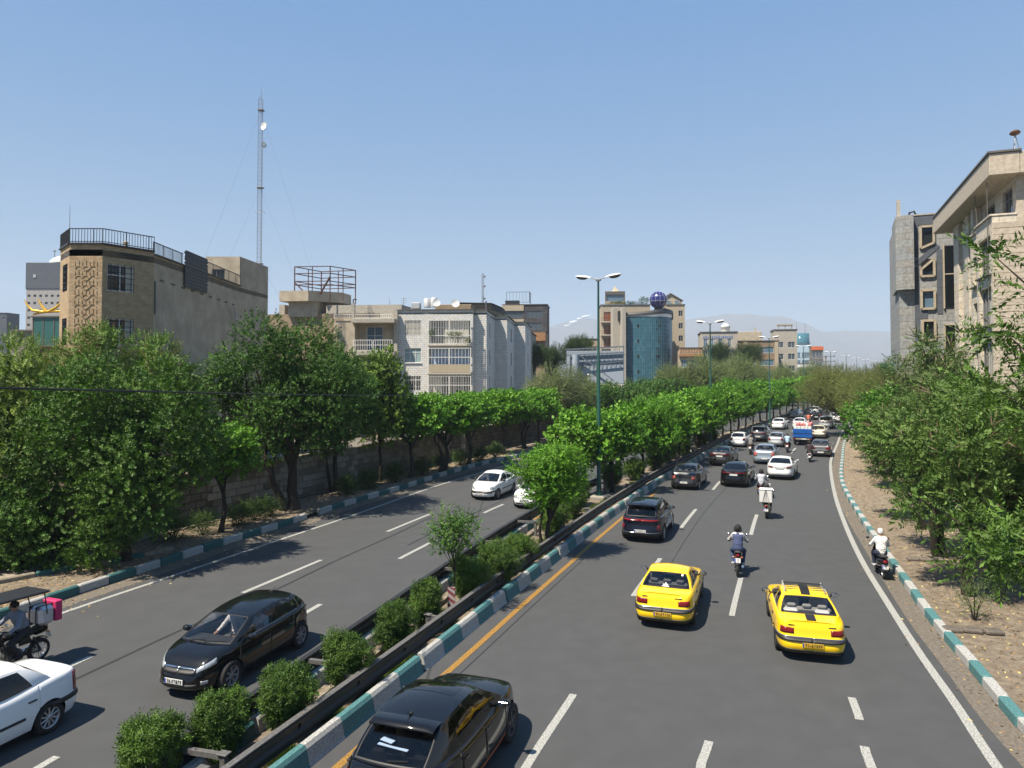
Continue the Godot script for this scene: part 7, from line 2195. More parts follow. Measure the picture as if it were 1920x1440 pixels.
func make_scooter(label: String, at: Vector3, turn: float, shell, o := {}) -> Node3D:
	var t = thing("scooter", label, "scooter", at, turn, o.get("group", ""))
	bike_wheel(t, Vector3(0, 0.235, -0.66), 0.235, 0.1, "front_wheel", M.alloy, 5)
	bike_wheel(t, Vector3(0, 0.235, 0.55), 0.235, 0.12, "rear_wheel", M.alloy, 5)
	if not cache.has("scoot"):
		var sh := MB.new()
		var rows := []
		for i in 13:
			var u := i / 12.0
			var z := lerpf(-0.02, 0.80, u)
			var w: float = 0.19 * sqrt(maxf(sin(PI * clampf(0.16 + u * 0.78, 0, 1)), 0.02))
			var y0 := lerpf(0.30, 0.52, pow(u, 1.6)); var y1 := lerpf(0.66, 0.74, u)
			var row := []
			for j in 17:
				var a := PI * 1.5 - TAU * j / 16.0
				var ca := signf(cos(a)) * pow(absf(cos(a)), 0.7); var sa := signf(sin(a)) * pow(absf(sin(a)), 0.7)
				row.append(Vector3(w * ca, (y0 + y1) / 2 + (y1 - y0) / 2 * sa, z))
			rows.append(row)
		sh.grid(rows)
		sh.bbox(Vector3(0, 0.27, -0.22), Vector3(0.36, 0.07, 0.46), 0.025)
		for back in [0.0, 0.035]:
			var r2 := []
			for i in 9:
				var v := i / 8.0
				var row := []
				for j in 9:
					var e := (j - 4) / 4.0
					var w2 := lerpf(0.17, 0.2, sin(v * PI * 0.8)) * (1.0 - 0.35 * pow(v, 4))
					row.append(Vector3(w2 * e, lerpf(0.28, 0.95, v), lerpf(-0.42, -0.52, v) + 0.10 * e * e + back))
				r2.append(row)
			sh.grid(r2)
		sh.ball(Vector3(0, 1.0, -0.48), Vector3(0.13, 0.08, 0.12), 12)
		var rowsf := []
		for i in 9:
			var a := 0.5 + 1.9 * i / 8.0
			var row := []
			for j in 5:
				var e := (j - 2) / 2.0
				row.append(Vector3(0.075 * e, 0.235 + (0.29 - 0.03 * e * e) * sin(a), -0.66 + (0.29 - 0.03 * e * e) * cos(a)))
			rowsf.append(row)
		sh.grid(rowsf)
		var bk := MB.new()
		for s in [1.0, -1.0]: bk.tube([Vector3(0.07 * s, 0.235, -0.66), Vector3(0.06 * s, 0.6, -0.55)], [0.025, 0.025], 8)
		bk.tube([Vector3(-0.32, 1.0, -0.28), Vector3(-0.15, 1.02, -0.44), Vector3(0.15, 1.02, -0.44), Vector3(0.32, 1.0, -0.28)], [0.017, 0.014, 0.014, 0.017], 7)
		bk.bbox(Vector3(0.02, 0.27, 0.45), Vector3(0.16, 0.16, 0.36), 0.04)
		bk.bbox(Vector3(0, 0.47, 0.76), Vector3(0.16, 0.3, 0.03), 0.012, Basis(Vector3.RIGHT, -0.35))
		var ex := MB.new(); ex.tube([Vector3(0.15, 0.28, 0.2), Vector3(0.17, 0.3, 0.4), Vector3(0.18, 0.36, 0.8)], [0.03, 0.06, 0.055], 10)
		var se := MB.new(); se.bbox(Vector3(0, 0.75, 0.2), Vector3(0.29, 0.11, 0.4), 0.05); se.bbox(Vector3(0, 0.78, 0.55), Vector3(0.27, 0.1, 0.32), 0.045, Basis(Vector3.RIGHT, -0.08))
		var tl := MB.new(); tl.ball(Vector3(0, 0.645, 0.775), Vector3(0.09, 0.065, 0.06), 12)
		var hl := MB.new(); hl.ball(Vector3(0, 0.99, -0.57), Vector3(0.08, 0.06, 0.05), 12)
		var mi := MB.new()
		for s in [1.0, -1.0]:
			mi.tube([Vector3(0.24 * s, 1.02, -0.36), Vector3(0.3 * s, 1.2, -0.4)], [0.007, 0.006], 5); mi.ball(Vector3(0.33 * s, 1.23, -0.4), Vector3(0.065, 0.042, 0.02), 10)
		cache["scoot"] = {shell = sh.done(), black = bk.done(), ex = ex.done(), se = se.done(), tl = tl.done(), hl = hl.done(), mi = mi.done()}
	var Q = cache["scoot"]
	obj("shell", Q.shell, shell, t); obj("fork_and_handlebar", Q.black, M.black_plastic, t); obj("exhaust_pipe", Q.ex, M.black_metal, t); obj("saddle", Q.se, M.black_leather, t)
	obj("tail_light", Q.tl, M.red_lamp, t); obj("headlight", Q.hl, M.clear_lamp, t); obj("mirrors", Q.mi, o.get("mirror", M.chrome), t)
	add_plate(t, Vector3(0, 0.47, 0.785), 0.0, o.get("plate", ""), M.plate_white, 0.2, 0.16, -0.35)
	return t
# ---------------------------------------------------------------- lamps, signs, billboard, cable
func street_lamp(label: String, p: Vector2, h: float, heading: float, detailed := true):
	var t = thing("street_lamp", label, "street lamp", Vector3(p.x, 0.06, p.y), -heading, "double-armed green street lamps in the median")
	var m := MB.new()
	m.bbox(Vector3(0, 0.1, 0), Vector3(0.85, 0.36, 0.85), 0.06); obj("concrete_base", m, M.concrete_post, t)
	m = MB.new()
	m.lathe([Vector2(0.2, 0.28), Vector2(0.17, 0.34), Vector2(0.14, 0.45), Vector2(0.125, 1.4), Vector2(0.115, 1.42), Vector2(0.1, h * 0.62), Vector2(0.075, h * 0.625), Vector2(0.055, h - 0.1)], 14); obj("pole", m, M.lamp_green, t)
	m = MB.new(); m.bbox(Vector3(0, h - 0.05, 0), Vector3(0.3, 0.14, 0.14), 0.03); obj("crossbar", m, M.grey_metal, t)
	for s in [-1.0, 1.0]:
		m = MB.new(); m.tube([Vector3(0.1 * s, h, 0), Vector3(0.42 * s, h + 0.07, 0)], [0.03, 0.026], 7); obj("arm", m, M.grey_metal, t)
		var b := Basis(Vector3.BACK, 0.16 * s)
		m = MB.new()
		var rows := []
		for i in 9:
			var u := i / 8.0
			var w := 0.16 * sqrt(maxf(sin(PI * clampf(0.06 + 0.9 * u, 0, 1)), 0.0)) * (0.65 + 0.35 * u) + 0.012
			var hh := 0.11 * sqrt(maxf(sin(PI * clampf(0.08 + 0.88 * u, 0, 1)), 0.0)) + 0.01
			var row := []
			for j in 9:
				var a := PI * j / 8.0
				row.append(Vector3(0.42 * s, h + 0.07, 0) + b * Vector3(s * 0.92 * u, hh * sin(a), w * cos(a)))
			rows.append(row)
		m.grid(rows)
		var hd = obj("lamp_head", m, M.lamp_head, t)
		m = MB.new(); m.ball(Vector3(0.42 * s, h + 0.06, 0) + b * Vector3(s * 0.56, -0.01, 0), Vector3(0.34, 0.13, 0.14), 14, b); obj("lamp_glass", m, M.lamp_glass, hd)
func build_street_furniture():
	var spots := [[4.9, -40.2, 12.5], [19.0, -68.0, 11.9], [34.8, -96.0, 11.8], [53.4, -130.0, 11.8], [75.0, -167.0, 11.8], [97.0, -206.0, 11.8], [118.0, -243.0, 11.8], [140.0, -281.0, 11.8], [162.0, -318.0, 11.8]]
	var names := ["nearest tall green double-armed street lamp in the median beside the flat-topped tree", "second green double-armed street lamp rising from the hedge-like median trees", "third double-armed street lamp, in front of the pale roof pergola", "fourth double-armed street lamp, just right of the pale blue office", "fifth double-armed street lamp, right of the three-armed power pole", "sixth small double-armed street lamp against the hazy mountains", "seventh tiny double-armed street lamp beyond the treetops", "eighth tiny double-armed street lamp near the end of the row", "last and smallest double-armed street lamp of the row"]
	for i in spots.size():
		street_lamp(names[i], Vector2(spots[i][0], spots[i][1]), spots[i][2], heading_at(MR, spots[i][1]))
	var t = thing("power_pole", "grey power pole with three crossarms and insulators standing far down the road", "power pole", Vector3(88.4, 0, -200.0))
	var m := MB.new(); m.tube([Vector3(0, 0, 0), Vector3(0, 12.0, 0)], [0.36, 0.24], 8); obj("pole", m, M.concrete_post, t)
	for y in [11.6, 10.2, 8.7]:
		m = MB.new(); m.box(Vector3(0, y, 0.2), Vector3(5.2, 0.16, 0.16))
		for x in [-2.4, 2.4]: m.box(Vector3(x, y + 0.15, 0.2), Vector3(0.3, 0.3, 0.2))
		obj("crossarm", m, M.grey_metal, t)
	for y in [11.8, 10.4, 8.9]:
		for s in [-2.4, 2.4]:
			var w := MB.new(); var pts := []; var rad := []
			for i in 11:
				var u := i / 10.0
				pts.append(Vector3(s - 46.0 * u, y - 5.0 * u * (1 - u), 0.2 - 30.0 * u)); rad.append(0.03)
			w.tube(pts, rad, 4, false); obj("wire", w, M.grey_metal, t)
	t = thing("concrete_post", "plain concrete post on the left pavement between flat-topped trees", "post", Vector3(-3.9, 0.1, -57.2))
	m = MB.new(); m.bbox(Vector3(0, 2.75, 0), Vector3(0.34, 5.5, 0.3), 0.03); obj("shaft", m, M.concrete_post, t)
	m = MB.new()
	var pts := []; var rad := []
	for i in 41:
		var u := i / 40.0
		pts.append(Vector3(lerpf(-5.6, -3.9, u), lerpf(7.28, 5.55, u) - 1.6 * u * (1 - u) * 0.35, lerpf(-4.0, -57.2, u))); rad.append(0.014)
	m.tube(pts, rad, 6, false)
	tag(obj("overhead_cable", m, M.wire_black), "black overhead cable sagging across the left trees", "cable")
	t = thing("billboard", "back of a large grey billboard with steel truss on a thick column", "billboard", Vector3(11.1, 0, -95.0), deg_to_rad(-9))
	m = MB.new(); m.bbox(Vector3(0, 7.9, -0.55), Vector3(7.6, 4.4, 0.12), 0.03); obj("panel", m, M.billboard_grey, t)
	m = MB.new(); m.tube([Vector3(-2.55, 0, 0.35), Vector3(-2.55, 9.6, 0.35)], [0.5, 0.47], 20); obj("column", m, M.billboard_grey, t)
	m = MB.new()
	for y in [10.4, 9.6]: m.bar(Vector3(-3.8, y - 0.1, 0), Vector3(3.8, y + 0.25, 0), 0.16, 0.16)
	m.bar(Vector3(-3.8, 8.2, 0), Vector3(-3.1, 8.2, 0), 0.12, 0.12); m.bar(Vector3(-2, 8.1, -0.1), Vector3(3.8, 8.7, -0.1), 0.12, 0.12)
	for i in 12: m.bar(Vector3(-3.7 + i * 0.62, 9.55 + 0.02 * i, 0.0), Vector3(-3.4 + i * 0.62, 10.35 + 0.02 * i, -0.45), 0.04, 0.04)
	for i in 10:
		m.bar(Vector3(-1.9 + i * 0.58, 9.6, -0.2), Vector3(-1.65 + i * 0.58, 8.25, -0.2), 0.045, 0.045); m.bar(Vector3(-1.65 + i * 0.58, 8.25, -0.2), Vector3(-1.32 + i * 0.58, 9.65, -0.2), 0.045, 0.045)
	m.bar(Vector3(-2.0, 9.5, 0.2), Vector3(2.6, 6.0, 0.0), 0.14, 0.14); m.bar(Vector3(-3.8, 10.4, 0), Vector3(-3.8, 5.8, 0), 0.09, 0.09); m.bar(Vector3(3.8, 10.7, 0), Vector3(3.8, 5.6, 0), 0.09, 0.09); m.bar(Vector3(0.2, 8.2, -0.1), Vector3(0.2, 5.6, -0.1), 0.06, 0.06)
	obj("truss", m, M.steel_blue, t)
	m = MB.new()
	for i in 14: m.bar(Vector3(-3.8 + i * 0.55, 5.6, 0.2), Vector3(-3.5 + i * 0.55, 5.2, 0.9), 0.05, 0.05)
	for z in [0.2, 0.9]: m.bar(Vector3(-3.8, 5.6 - 0.55 * (z - 0.2), z), Vector3(3.9, 5.6 - 0.55 * (z - 0.2), z), 0.06, 0.06)
	obj("walkway", m, M.white_frame, t)
	m = MB.new(); m.ball(Vector3(-0.9, 6.9, 0.1), Vector3(0.17, 0.12, 0.2), 10); m.box(Vector3(-0.95, 6.6, 0), Vector3(0.1, 0.4, 0.1)); obj("floodlight", m, M.dish_white, t)
	for e in [[-1.72, -20.5, "red and white striped hazard marker standing in the near median"], [12.0, -52.0, "small red and white hazard marker far along the median rail"]]:
		t = thing("hazard_marker", e[2], "road sign", Vector3(e[0], 0.06, e[1]), deg_to_rad(-12))
		m = MB.new(); m.bbox(Vector3(0, 0.3, 0), Vector3(0.05, 0.6, 0.04), 0.008); obj("post", m, M.rail_grey, t)
		m = MB.new(); m.bbox(Vector3(0, 0.78, 0.04), Vector3(0.22, 0.62, 0.025), 0.01); obj("panel", m, M.sign_white, t)
		m = MB.new()
		for i in 4:
			var y: float = 0.44 + i * 0.2
			m.flat()
			var a := Vector3(-0.115, clampf(y + 0.1, 0.455, 1.1), 0.0545); var b := Vector3(0.115, clampf(y - 0.06, 0.455, 1.1), 0.0545)
			var c := Vector3(0.115, clampf(y + 0.04, 0.455, 1.1), 0.0545); var d := Vector3(-0.115, clampf(y + 0.2, 0.455, 1.1), 0.0545)
			m.quad(a, b, c, d)
		obj("red_stripes", m, M.sign_red, t)
	t = thing("hoarding", "small green hoarding with a red picture beside the grey building", "sign", Vector3(39.6, 5.0, -74.0), deg_to_rad(-10))
	m = MB.new(); m.bbox(Vector3(0, 1.6, 0), Vector3(2.4, 3.2, 0.2), 0.03); m.tube([Vector3(0, -5, -0.1), Vector3(0, 0.2, -0.1)], [0.12, 0.12], 8); obj("board", m, M.green_tarp, t)
	m = MB.new()
	for e in [[0.5, 1.7, 0.55], [0.85, 1.3, 0.4], [0.3, 1.1, 0.35]]: m.ball(Vector3(e[0], e[1], 0.1), Vector3(e[2], e[2] * 0.8, 0.03), 12)
	obj("picture", m, M.red_print, t)
	t = thing("pale_marker", "small pale pointed marker standing between tree trunks on the left pavement", "marker", Vector3(7.0, 0.15, -79.0))
	m = MB.new(); m.lathe([Vector2(0.16, 0), Vector2(0.26, 0.5), Vector2(0.24, 1.0), Vector2(0.1, 1.5), Vector2(0, 1.75)], 14); obj("shaft", m, M.dish_white, t)
	var r := RandomNumberGenerator.new(); r.seed = 8
	var slabs := [[12.6, -19.6, 1.5, "pale broken stone slab lying across the near right soil strip"], [15.6, -27.0, 1.3, "flat stone slab beside the leaning trunk on the right strip"], [19.0, -36.4, 1.2, "farther stone slab lying across the right soil strip"]]
	for e in slabs:
		t = thing("stone_slab", e[3], "slab", Vector3(e[0], 0.17, e[1]), -heading_at(KR, e[1]) + 0.1)
		m = MB.new()
		for i in 3: m.bbox(Vector3(-e[2] / 2 + e[2] * (i + 0.5) / 3 + 0.0, 0.05 + 0.01 * i, r.randf_range(-0.06, 0.06)), Vector3(e[2] / 3 - 0.03, 0.13, 0.32), 0.04, Basis(Vector3.UP, r.randf_range(-0.15, 0.15)))
		obj("slab", m, M.rock, t)
	for i in 7:
		var z := -18.5 - i * 1.5
		var b := at_z(offset_line(KR, 3.5 + 0.4 * sin(i * 2.1)), z)
		t = thing("rock", ordinal(i) + " rough stone from the near end of the broken edging under the right trees", "rock", Vector3(b.x, 0.2, b.y), i * 1.3)
		m = MB.new(); m.ball(Vector3(0, 0.06, 0), Vector3(r.randf_range(0.16, 0.3), r.randf_range(0.1, 0.17), r.randf_range(0.16, 0.34)), 7); obj("stone", m, M.rock, t)
# ---------------------------------------------------------------- planting
func plant_trees():
	var g0 := Color(0.030, 0.075, 0.012); var g1 := Color(0.075, 0.155, 0.024)
	var m0 := Color(0.055, 0.155, 0.010); var m1 := Color(0.125, 0.27, 0.022)
	var l0 := Color(0.075, 0.13, 0.018); var l1 := Color(0.15, 0.21, 0.035)
	var o0 := Color(0.10, 0.13, 0.055); var o1 := Color(0.20, 0.235, 0.11)
	var b0 := Color(0.105, 0.12, 0.038); var b1 := Color(0.185, 0.21, 0.065)
	make_tree("elm_tree", "large dark elm with a broad crown and thick trunk in front of the frame house", "tree", Vector2(-11.4, -37.2), {seed = 11, cy = 6.2, q = Vector3(4.7, 4.3, 4.2), n = 64, share = 0.225, count = 11500, kind = "elm", c0 = g0, c1 = g1, r = 0.3, fork = 2.6, trunks = 2, limbs = 14, shift = Vector3(-0.2, 0, 0)})
	make_tree("elm_tree", "wide bushy elm overhanging the left kerb, its branches reaching the ground", "tree", Vector2(-14.7, -27.2), {seed = 12, cy = 4.5, q = Vector3(3.9, 3.9, 3.2), n = 60, share = 0.225, count = 11000, kind = "elm", c0 = g0 * 1.15, c1 = Color(0.085, 0.155, 0.025), r = 0.2, fork = 1.6, limbs = 14, droop = 0.5, more = [[Vector3(-1.6, 1.2, 1.4), Vector3(1.6, 1.1, 1.0)], [Vector3(-0.2, 1.1, 1.6), Vector3(0.9, 0.8, 0.8)]]})
	make_tree("ash_tree", "yellow-green feathery tree at the left edge of the picture", "tree", Vector2(-20.6, -27.6), {seed = 13, cy = 4.4, q = Vector3(3.3, 4.5, 2.8), n = 48, share = 0.25, count = 10000, kind = "ash", c0 = l0, c1 = l1, r = 0.2, fork = 2.0, limbs = 12})
	make_tree("ash_tree", "light green tree with brownish seed clusters behind the bushy elm", "tree", Vector2(-19.3, -35.5), {seed = 14, cy = 6.0, q = Vector3(4.0, 3.9, 3.2), n = 48, share = 0.24, count = 8000, kind = "ash", c0 = Color(0.06, 0.125, 0.018), c1 = Color(0.12, 0.2, 0.03), r = 0.22, fork = 2.6, limbs = 12, kind2 = "fine", count2 = 1400, c20 = Color(0.16, 0.10, 0.05), c21 = Color(0.22, 0.15, 0.07)})
	make_tree("ash_tree", "small airy yellow-green tree standing before the grey house wall", "tree", Vector2(-25.5, -40.0), {seed = 15, cy = 5.6, q = Vector3(3.2, 3.6, 3.0), n = 30, share = 0.30, count = 6000, kind = "fine", c0 = l0, c1 = Color(0.17, 0.2, 0.04), size = 1.1, r = 0.18, fork = 2.4, limbs = 10})
	make_tree("mulberry_tree", "small bright green mulberry with a slanting trunk by the left kerb", "tree", Vector2(-13.0, -31.9), {seed = 16, cy = 3.7, q = Vector3(1.75, 1.45, 1.6), n = 20, share = 0.36, count = 1500, kind = "broad", size = 0.8, c0 = m0 * 0.8, c1 = m1 * 0.9, r = 0.12, fork = 2.1, limbs = 9, lean = Vector3(0.15, 0, 0)})
	make_tree("elm_tree", "slender dark tree between the large elm and the flat-topped mulberries", "tree", Vector2(-10.6, -42.8), {seed = 17, cy = 5.4, q = Vector3(2.7, 3.3, 2.6), n = 34, share = 0.27, count = 5200, kind = "elm", size = 1.15, c0 = g0, c1 = g1, r = 0.16, fork = 2.6, trunks = 2, limbs = 9})
	var bush = make_tree("elm_bush", "low bushy elm filling the corner under the yellow-green tree at the left edge", "bush", Vector2(-18.6, -25.9), {seed = 19, cy = 1.9, q = Vector3(2.0, 1.9, 1.7), n = 30, share = 0.28, count = 3600, kind = "elm", size = 0.9, c0 = g0, c1 = g1, r = 0.09, fork = 0.7, limbs = 10})
	copy_of(bush, Vector3(-21.6, 0.1, -23.0), 2.0, "second low bushy elm at the very left edge behind the inner kerb", 1.15)
	make_tree("plane_tree", "upright lime green tree in front of the balconied wing", "tree", Vector2(-8.6, -46.4), {seed = 18, cy = 5.6, q = Vector3(2.0, 3.4, 2.0), n = 26, share = 0.34, count = 2400, kind = "broad", size = 0.95, c0 = l0, c1 = Color(0.17, 0.25, 0.04), r = 0.13, fork = 2.6, limbs = 10})
	var flat_o := {seed = 20, cy = 4.1, q = Vector3(2.5, 1.7, 2.4), n = 34, share = 0.28, count = 2500, kind = "broad", c0 = m0, c1 = m1, r = 0.16, fork = 2.3, limbs = 10, trim = 5.3, lean = Vector3(0.12, 0, 0.05)}
	var f1 = make_tree("mulberry_tree", "first flat-topped mulberry of the left pavement row, nearest the large elm", "tree", Vector2(-6.9, -48.4), flat_o, "clipped mulberries along the left pavement")
	flat_o.seed = 21
	var f2 = make_tree("mulberry_tree", "second flat-topped mulberry of the left pavement row, twin slanting trunks", "tree", Vector2(-4.9, -51.0), flat_o.merged({trunks = 2, lean = Vector3(0.3, 0, 0)}, true), "clipped mulberries along the left pavement")
	var lefts := [[-3.4, -55.0, "third flat-topped mulberry of the left pavement row, with a bent trunk beside the post", 1.0], [-0.7, -62.0, "fourth flat-topped mulberry of the left pavement row, right of the post", 1.0], [1.2, -66.5, "fifth flat-topped mulberry of the left pavement row", 0.95], [2.6, -69.5, "sixth flat-topped mulberry of the left pavement row, next to the grey-green tree", 0.98]]
	for i in lefts.size():
		var e = lefts[i]
		copy_of(f1 if i % 2 else f2, Vector3(e[0], 0.1, e[1]), 1.3 * i + 0.8, e[2], e[3])
	make_tree("olive_tree", "grey-green russian olive behind the end of the mulberry row", "tree", Vector2(5.2, -76.0), {seed = 24, cy = 4.9, q = Vector3(3.8, 2.9, 3.4), n = 32, share = 0.32, count = 5200, kind = "fine", size = 1.7, c0 = o0, c1 = o1, r = 0.18, fork = 1.9, trunks = 2, limbs = 10, droop = 0.4})
	var dk = make_tree("elm_tree", "dark green tree beyond the left carriageway, left of the billboard column", "tree", Vector2(9.6, -88.0), {seed = 25, cy = 3.3, q = Vector3(3.6, 2.3, 3.4), n = 26, share = 0.36, count = 3600, kind = "elm", size = 2.0, c0 = g0 * 1.1, c1 = g1, r = 0.2, fork = 2.2, limbs = 9}, "trees along the far side of the left carriageway")
	var far_l := [[14.5, -93.0, "dark green tree directly under the billboard panel", 1.0], [19.5, -101.0, "dark green tree just right of the billboard", 1.05], [24.5, -110.0, "dark tree between the billboard and the glass tower foot", 1.1], [38.0, -133.0, "dark tree right of the second street lamp in the far row", 1.15], [60.0, -172.0, "dark tree near the fourth street lamp in the far row", 1.3], [72.0, -192.0, "farthest dark tree of the row beyond the left carriageway", 1.4]]
	for e in far_l: copy_of(dk, Vector3(e[0], 0.1, e[1]), e[0], e[2], e[3])
	var tam = make_tree("tamarisk_tree", "tall wispy grey-green tree before the foot of the glass tower", "tree", Vector2(30.5, -112.0), {seed = 26, cy = 5.4, q = Vector3(4.6, 4.6, 4.2), n = 34, share = 0.30, count = 5200, kind = "fine", size = 2.4, c0 = o0, c1 = Color(0.19, 0.24, 0.085), r = 0.22, fork = 2.0, trunks = 2, limbs = 12, droop = 0.3}, "wispy trees beyond the left carriageway")
	for e in [[25.0, -112.0, "wispy grey-green tree at the left foot of the glass tower", 0.85], [40.5, -128.0, "wide wispy grey-green tree in front of the pale stone block", 1.05], [47.5, -140.0, "wispy grey-green tree below the brown brick flats", 0.95], [58.0, -153.0, "rounded wispy tree right of the third street lamp", 0.9], [69.5, -166.0, "bushy yellow-green tree beside the fourth street lamp", 0.95], [80.5, -186.0, "last wispy tree before the far road end", 0.8], [33.0, -138.0, "pale wispy tree low between the billboard and the tower", 0.8]]:
		copy_of(tam, Vector3(e[0], 0.1, e[1]), e[1], e[2], e[3])
	var pine = make_tree("pine_tree", "dark spreading pine left of the glass tower behind the billboard", "tree", Vector2(12.8, -140.0), {seed = 30, cy = 11.4, q = Vector3(3.6, 2.8, 3.2), n = 14, share = 0.42, count = 1900, kind = "pine", size = 3.0, c0 = Color(0.03, 0.06, 0.018), c1 = Color(0.075, 0.11, 0.036), r = 0.3, fork = 7.6, limbs = 10}, "dark pines between the buildings")
	for e in [[3.6, -128.0, "dark brownish pine right of the white brick flats", 0.85], [7.2, -133.0, "broad dark pine between the dark tower and the billboard", 0.84], [0.6, -124.0, "pine close to the stepped side of the white flats", 0.7], [48.6, -166.0, "dark pine against the pale stone block's side", 0.98], [56.4, -168.0, "dark spreading pine in front of the brown brick flats", 0.98], [84.5, -232.0, "small dark pine beside the orange-banded office", 0.8]]:
		copy_of(pine, Vector3(e[0], 0.1, e[1]), e[1], e[2], e[3])
	make_tree("cypress_tree", "slim dark cypress standing at the right of the pines", "tree", Vector2(8.4, -146.0), {seed = 33, cy = 7.4, q = Vector3(0.9, 5.4, 0.9), n = 16, share = 0.5, count = 1300, kind = "pine", size = 2.2, c0 = Color(0.012, 0.03, 0.01), c1 = Color(0.03, 0.05, 0.018), r = 0.16, fork = 2.5, limbs = 6})
	var mass := []
	var r := RandomNumberGenerator.new(); r.seed = 4
	for i in 46:
		var u := i / 45.0
		mass.append([Vector3(lerpf(-44, 92, u) + r.randfn() * 2, 2.2, lerpf(-74, -205, clampf(u * 1.1 - 0.1, 0, 1)) - 14 + r.randfn() * 3), Vector3(5.0, r.randf_range(2.0, 3.8), 4.0)])
	var hm = add_foliage(self, foliage("elm", mass, 9000, g0 * 1.3, Color(0.12, 0.18, 0.05), 61, 3.2), M.leaf, "far_shrubbery")
	hm.set_meta("label", "mass of shrubs and low trees along the feet of the far buildings"); hm.set_meta("category", "shrubbery")
	make_tree("young_tree", "thin young tree with an airy crown in the near median", "tree", Vector2(-1.75, -21.6), {seed = 40, cy = 2.35, q = Vector3(0.85, 0.8, 0.8), n = 18, share = 0.36, count = 620, kind = "young", size = 0.8, c0 = Color(0.05, 0.12, 0.02), c1 = Color(0.11, 0.2, 0.04), r = 0.035, fork = 1.45, limbs = 12, y = 0.07})
	make_tree("mulberry_tree", "domed bright green clipped tree hiding the white hatch in the median", "tree", Vector2(1.5, -28.4), {seed = 41, cy = 3.15, q = Vector3(1.35, 1.25, 1.4), n = 26, share = 0.36, count = 3600, kind = "young", size = 1.0, c0 = m0, c1 = m1 * 1.05, r = 0.11, fork = 1.3, trunks = 2, limbs = 10, y = 0.07, lean = Vector3(-0.1, 0, 0)})
	var med_o := {seed = 42, cy = 3.5, q = Vector3(1.9, 1.75, 1.8), n = 28, share = 0.3, count = 1400, kind = "broad", size = 1.15, c0 = m0, c1 = Color(0.15, 0.31, 0.03), r = 0.12, fork = 1.7, limbs = 10, y = 0.07}
	var p1 = make_tree("mulberry_tree", "first leafy mulberry beside the nearest street lamp, to its left", "tree", Vector2(4.2, -40.9), med_o, "leafy mulberries along the median")
	med_o.seed = 43
	var p2 = make_tree("mulberry_tree", "second leafy mulberry just right of the nearest street lamp", "tree", Vector2(6.0, -42.8), med_o, "leafy mulberries along the median")
	var fine_o := {seed = 44, cy = 3.5, q = Vector3(2.3, 1.9, 2.2), n = 30, share = 0.31, count = 3800, kind = "young", size = 1.6, c0 = Color(0.055, 0.16, 0.008), c1 = Color(0.12, 0.27, 0.02), r = 0.13, fork = 1.7, limbs = 10, y = 0.07, trim = 5.2}
	var p3 = make_tree("mulberry_tree", "third median tree from the nearest lamp, clipped round with small leaves", "tree", Vector2(8.9, -48.4), fine_o, "clipped round trees along the median")
	var k := 3
	var z := -51.5
	while z > -172.0:
		var c: Vector2 = at_z(ML, z).lerp(at_z(MR, z), 0.5)
		var which = [p1, p2, p3, p2, p1][k % 5] if k < 6 or k % 4 else p3
		copy_of(which, Vector3(c.x, 0.07, c.y), k * 1.7, "%s median tree counted from the nearest street lamp" % ordinal(k), 1.0 + 0.13 * sin(k * 2.2) + 0.0012 * (-z - 50))
		z -= 3.4 + 0.022 * (-z - 50)
		k += 1
	var sh := [[-6.25, -12.5, 0.56, 0.5], [-5.4, -13.3, 0.5, 0.52], [-4.5, -14.3, 0.56, 0.56], [-3.72, -16.0, 0.45, 0.54], [-3.0, -18.3, 0.48, 0.54], [-2.4, -20.1, 0.46, 0.54], [-1.35, -22.4, 0.58, 0.56], [-0.55, -23.8, 0.75, 0.6], [0.2, -26.2, 0.62, 0.52], [1.8, -31.0, 0.62, 0.55], [3.0, -35.2, 0.7, 0.62], [3.5, -38.4, 0.7, 0.62], [6.2, -44.4, 0.7, 0.6], [8.2, -47.6, 0.75, 0.6], [10.4, -52.0, 0.8, 0.6], [12.4, -56.4, 0.8, 0.6], [14.8, -61.5, 0.8, 0.6], [17.6, -66.8, 0.8, 0.6], [20.0, -71.6, 0.8, 0.6]]
	for i in sh.size():
		var e = sh[i]
		make_shrub("clipped_shrub", "%s clipped shrub of the median counted from the camera" % ordinal(i), Vector3(e[0], 0.07, e[1]), Vector3(e[2] * 0.95, e[3] * 1.15, e[2] * 0.95), 3600 if i < 9 else 1300, 100 + i, Color(0.028, 0.062, 0.010), Color(0.085, 0.155, 0.02), "clipped shrubs in the median", "box", 0.8 if i < 9 else 1.3)
	var ol := [[-18.2, -26.3, 0.5], [-17.4, -27.4, 0.45], [-14.3, -30.2, 0.6], [-13.6, -31.4, 0.55], [-12.75, -33.3, 0.5], [-12.4, -34.4, 0.5], [-12.0, -35.4, 0.45], [-9.6, -41.6, 0.5], [-8.7, -43.6, 0.55], [-7.6, -46.3, 0.6], [-6.2, -49.3, 0.55], [-5.2, -52.2, 0.5], [-4.0, -54.6, 0.55], [-2.6, -57.0, 0.5], [-1.4, -59.2, 0.55]]
	for i in ol.size():
		var e = ol[i]
		make_shrub("oleander", "%s low oleander bush along the left kerb counted from the camera" % ordinal(i), Vector3(e[0], 0.14, e[1]), Vector3(e[2], e[2] * 0.75, e[2]), 330, 200 + i, Color(0.03, 0.065, 0.016), Color(0.08, 0.13, 0.035), "low bushes along the left kerb", "oleander", 0.7 if i < 7 else 0.9)
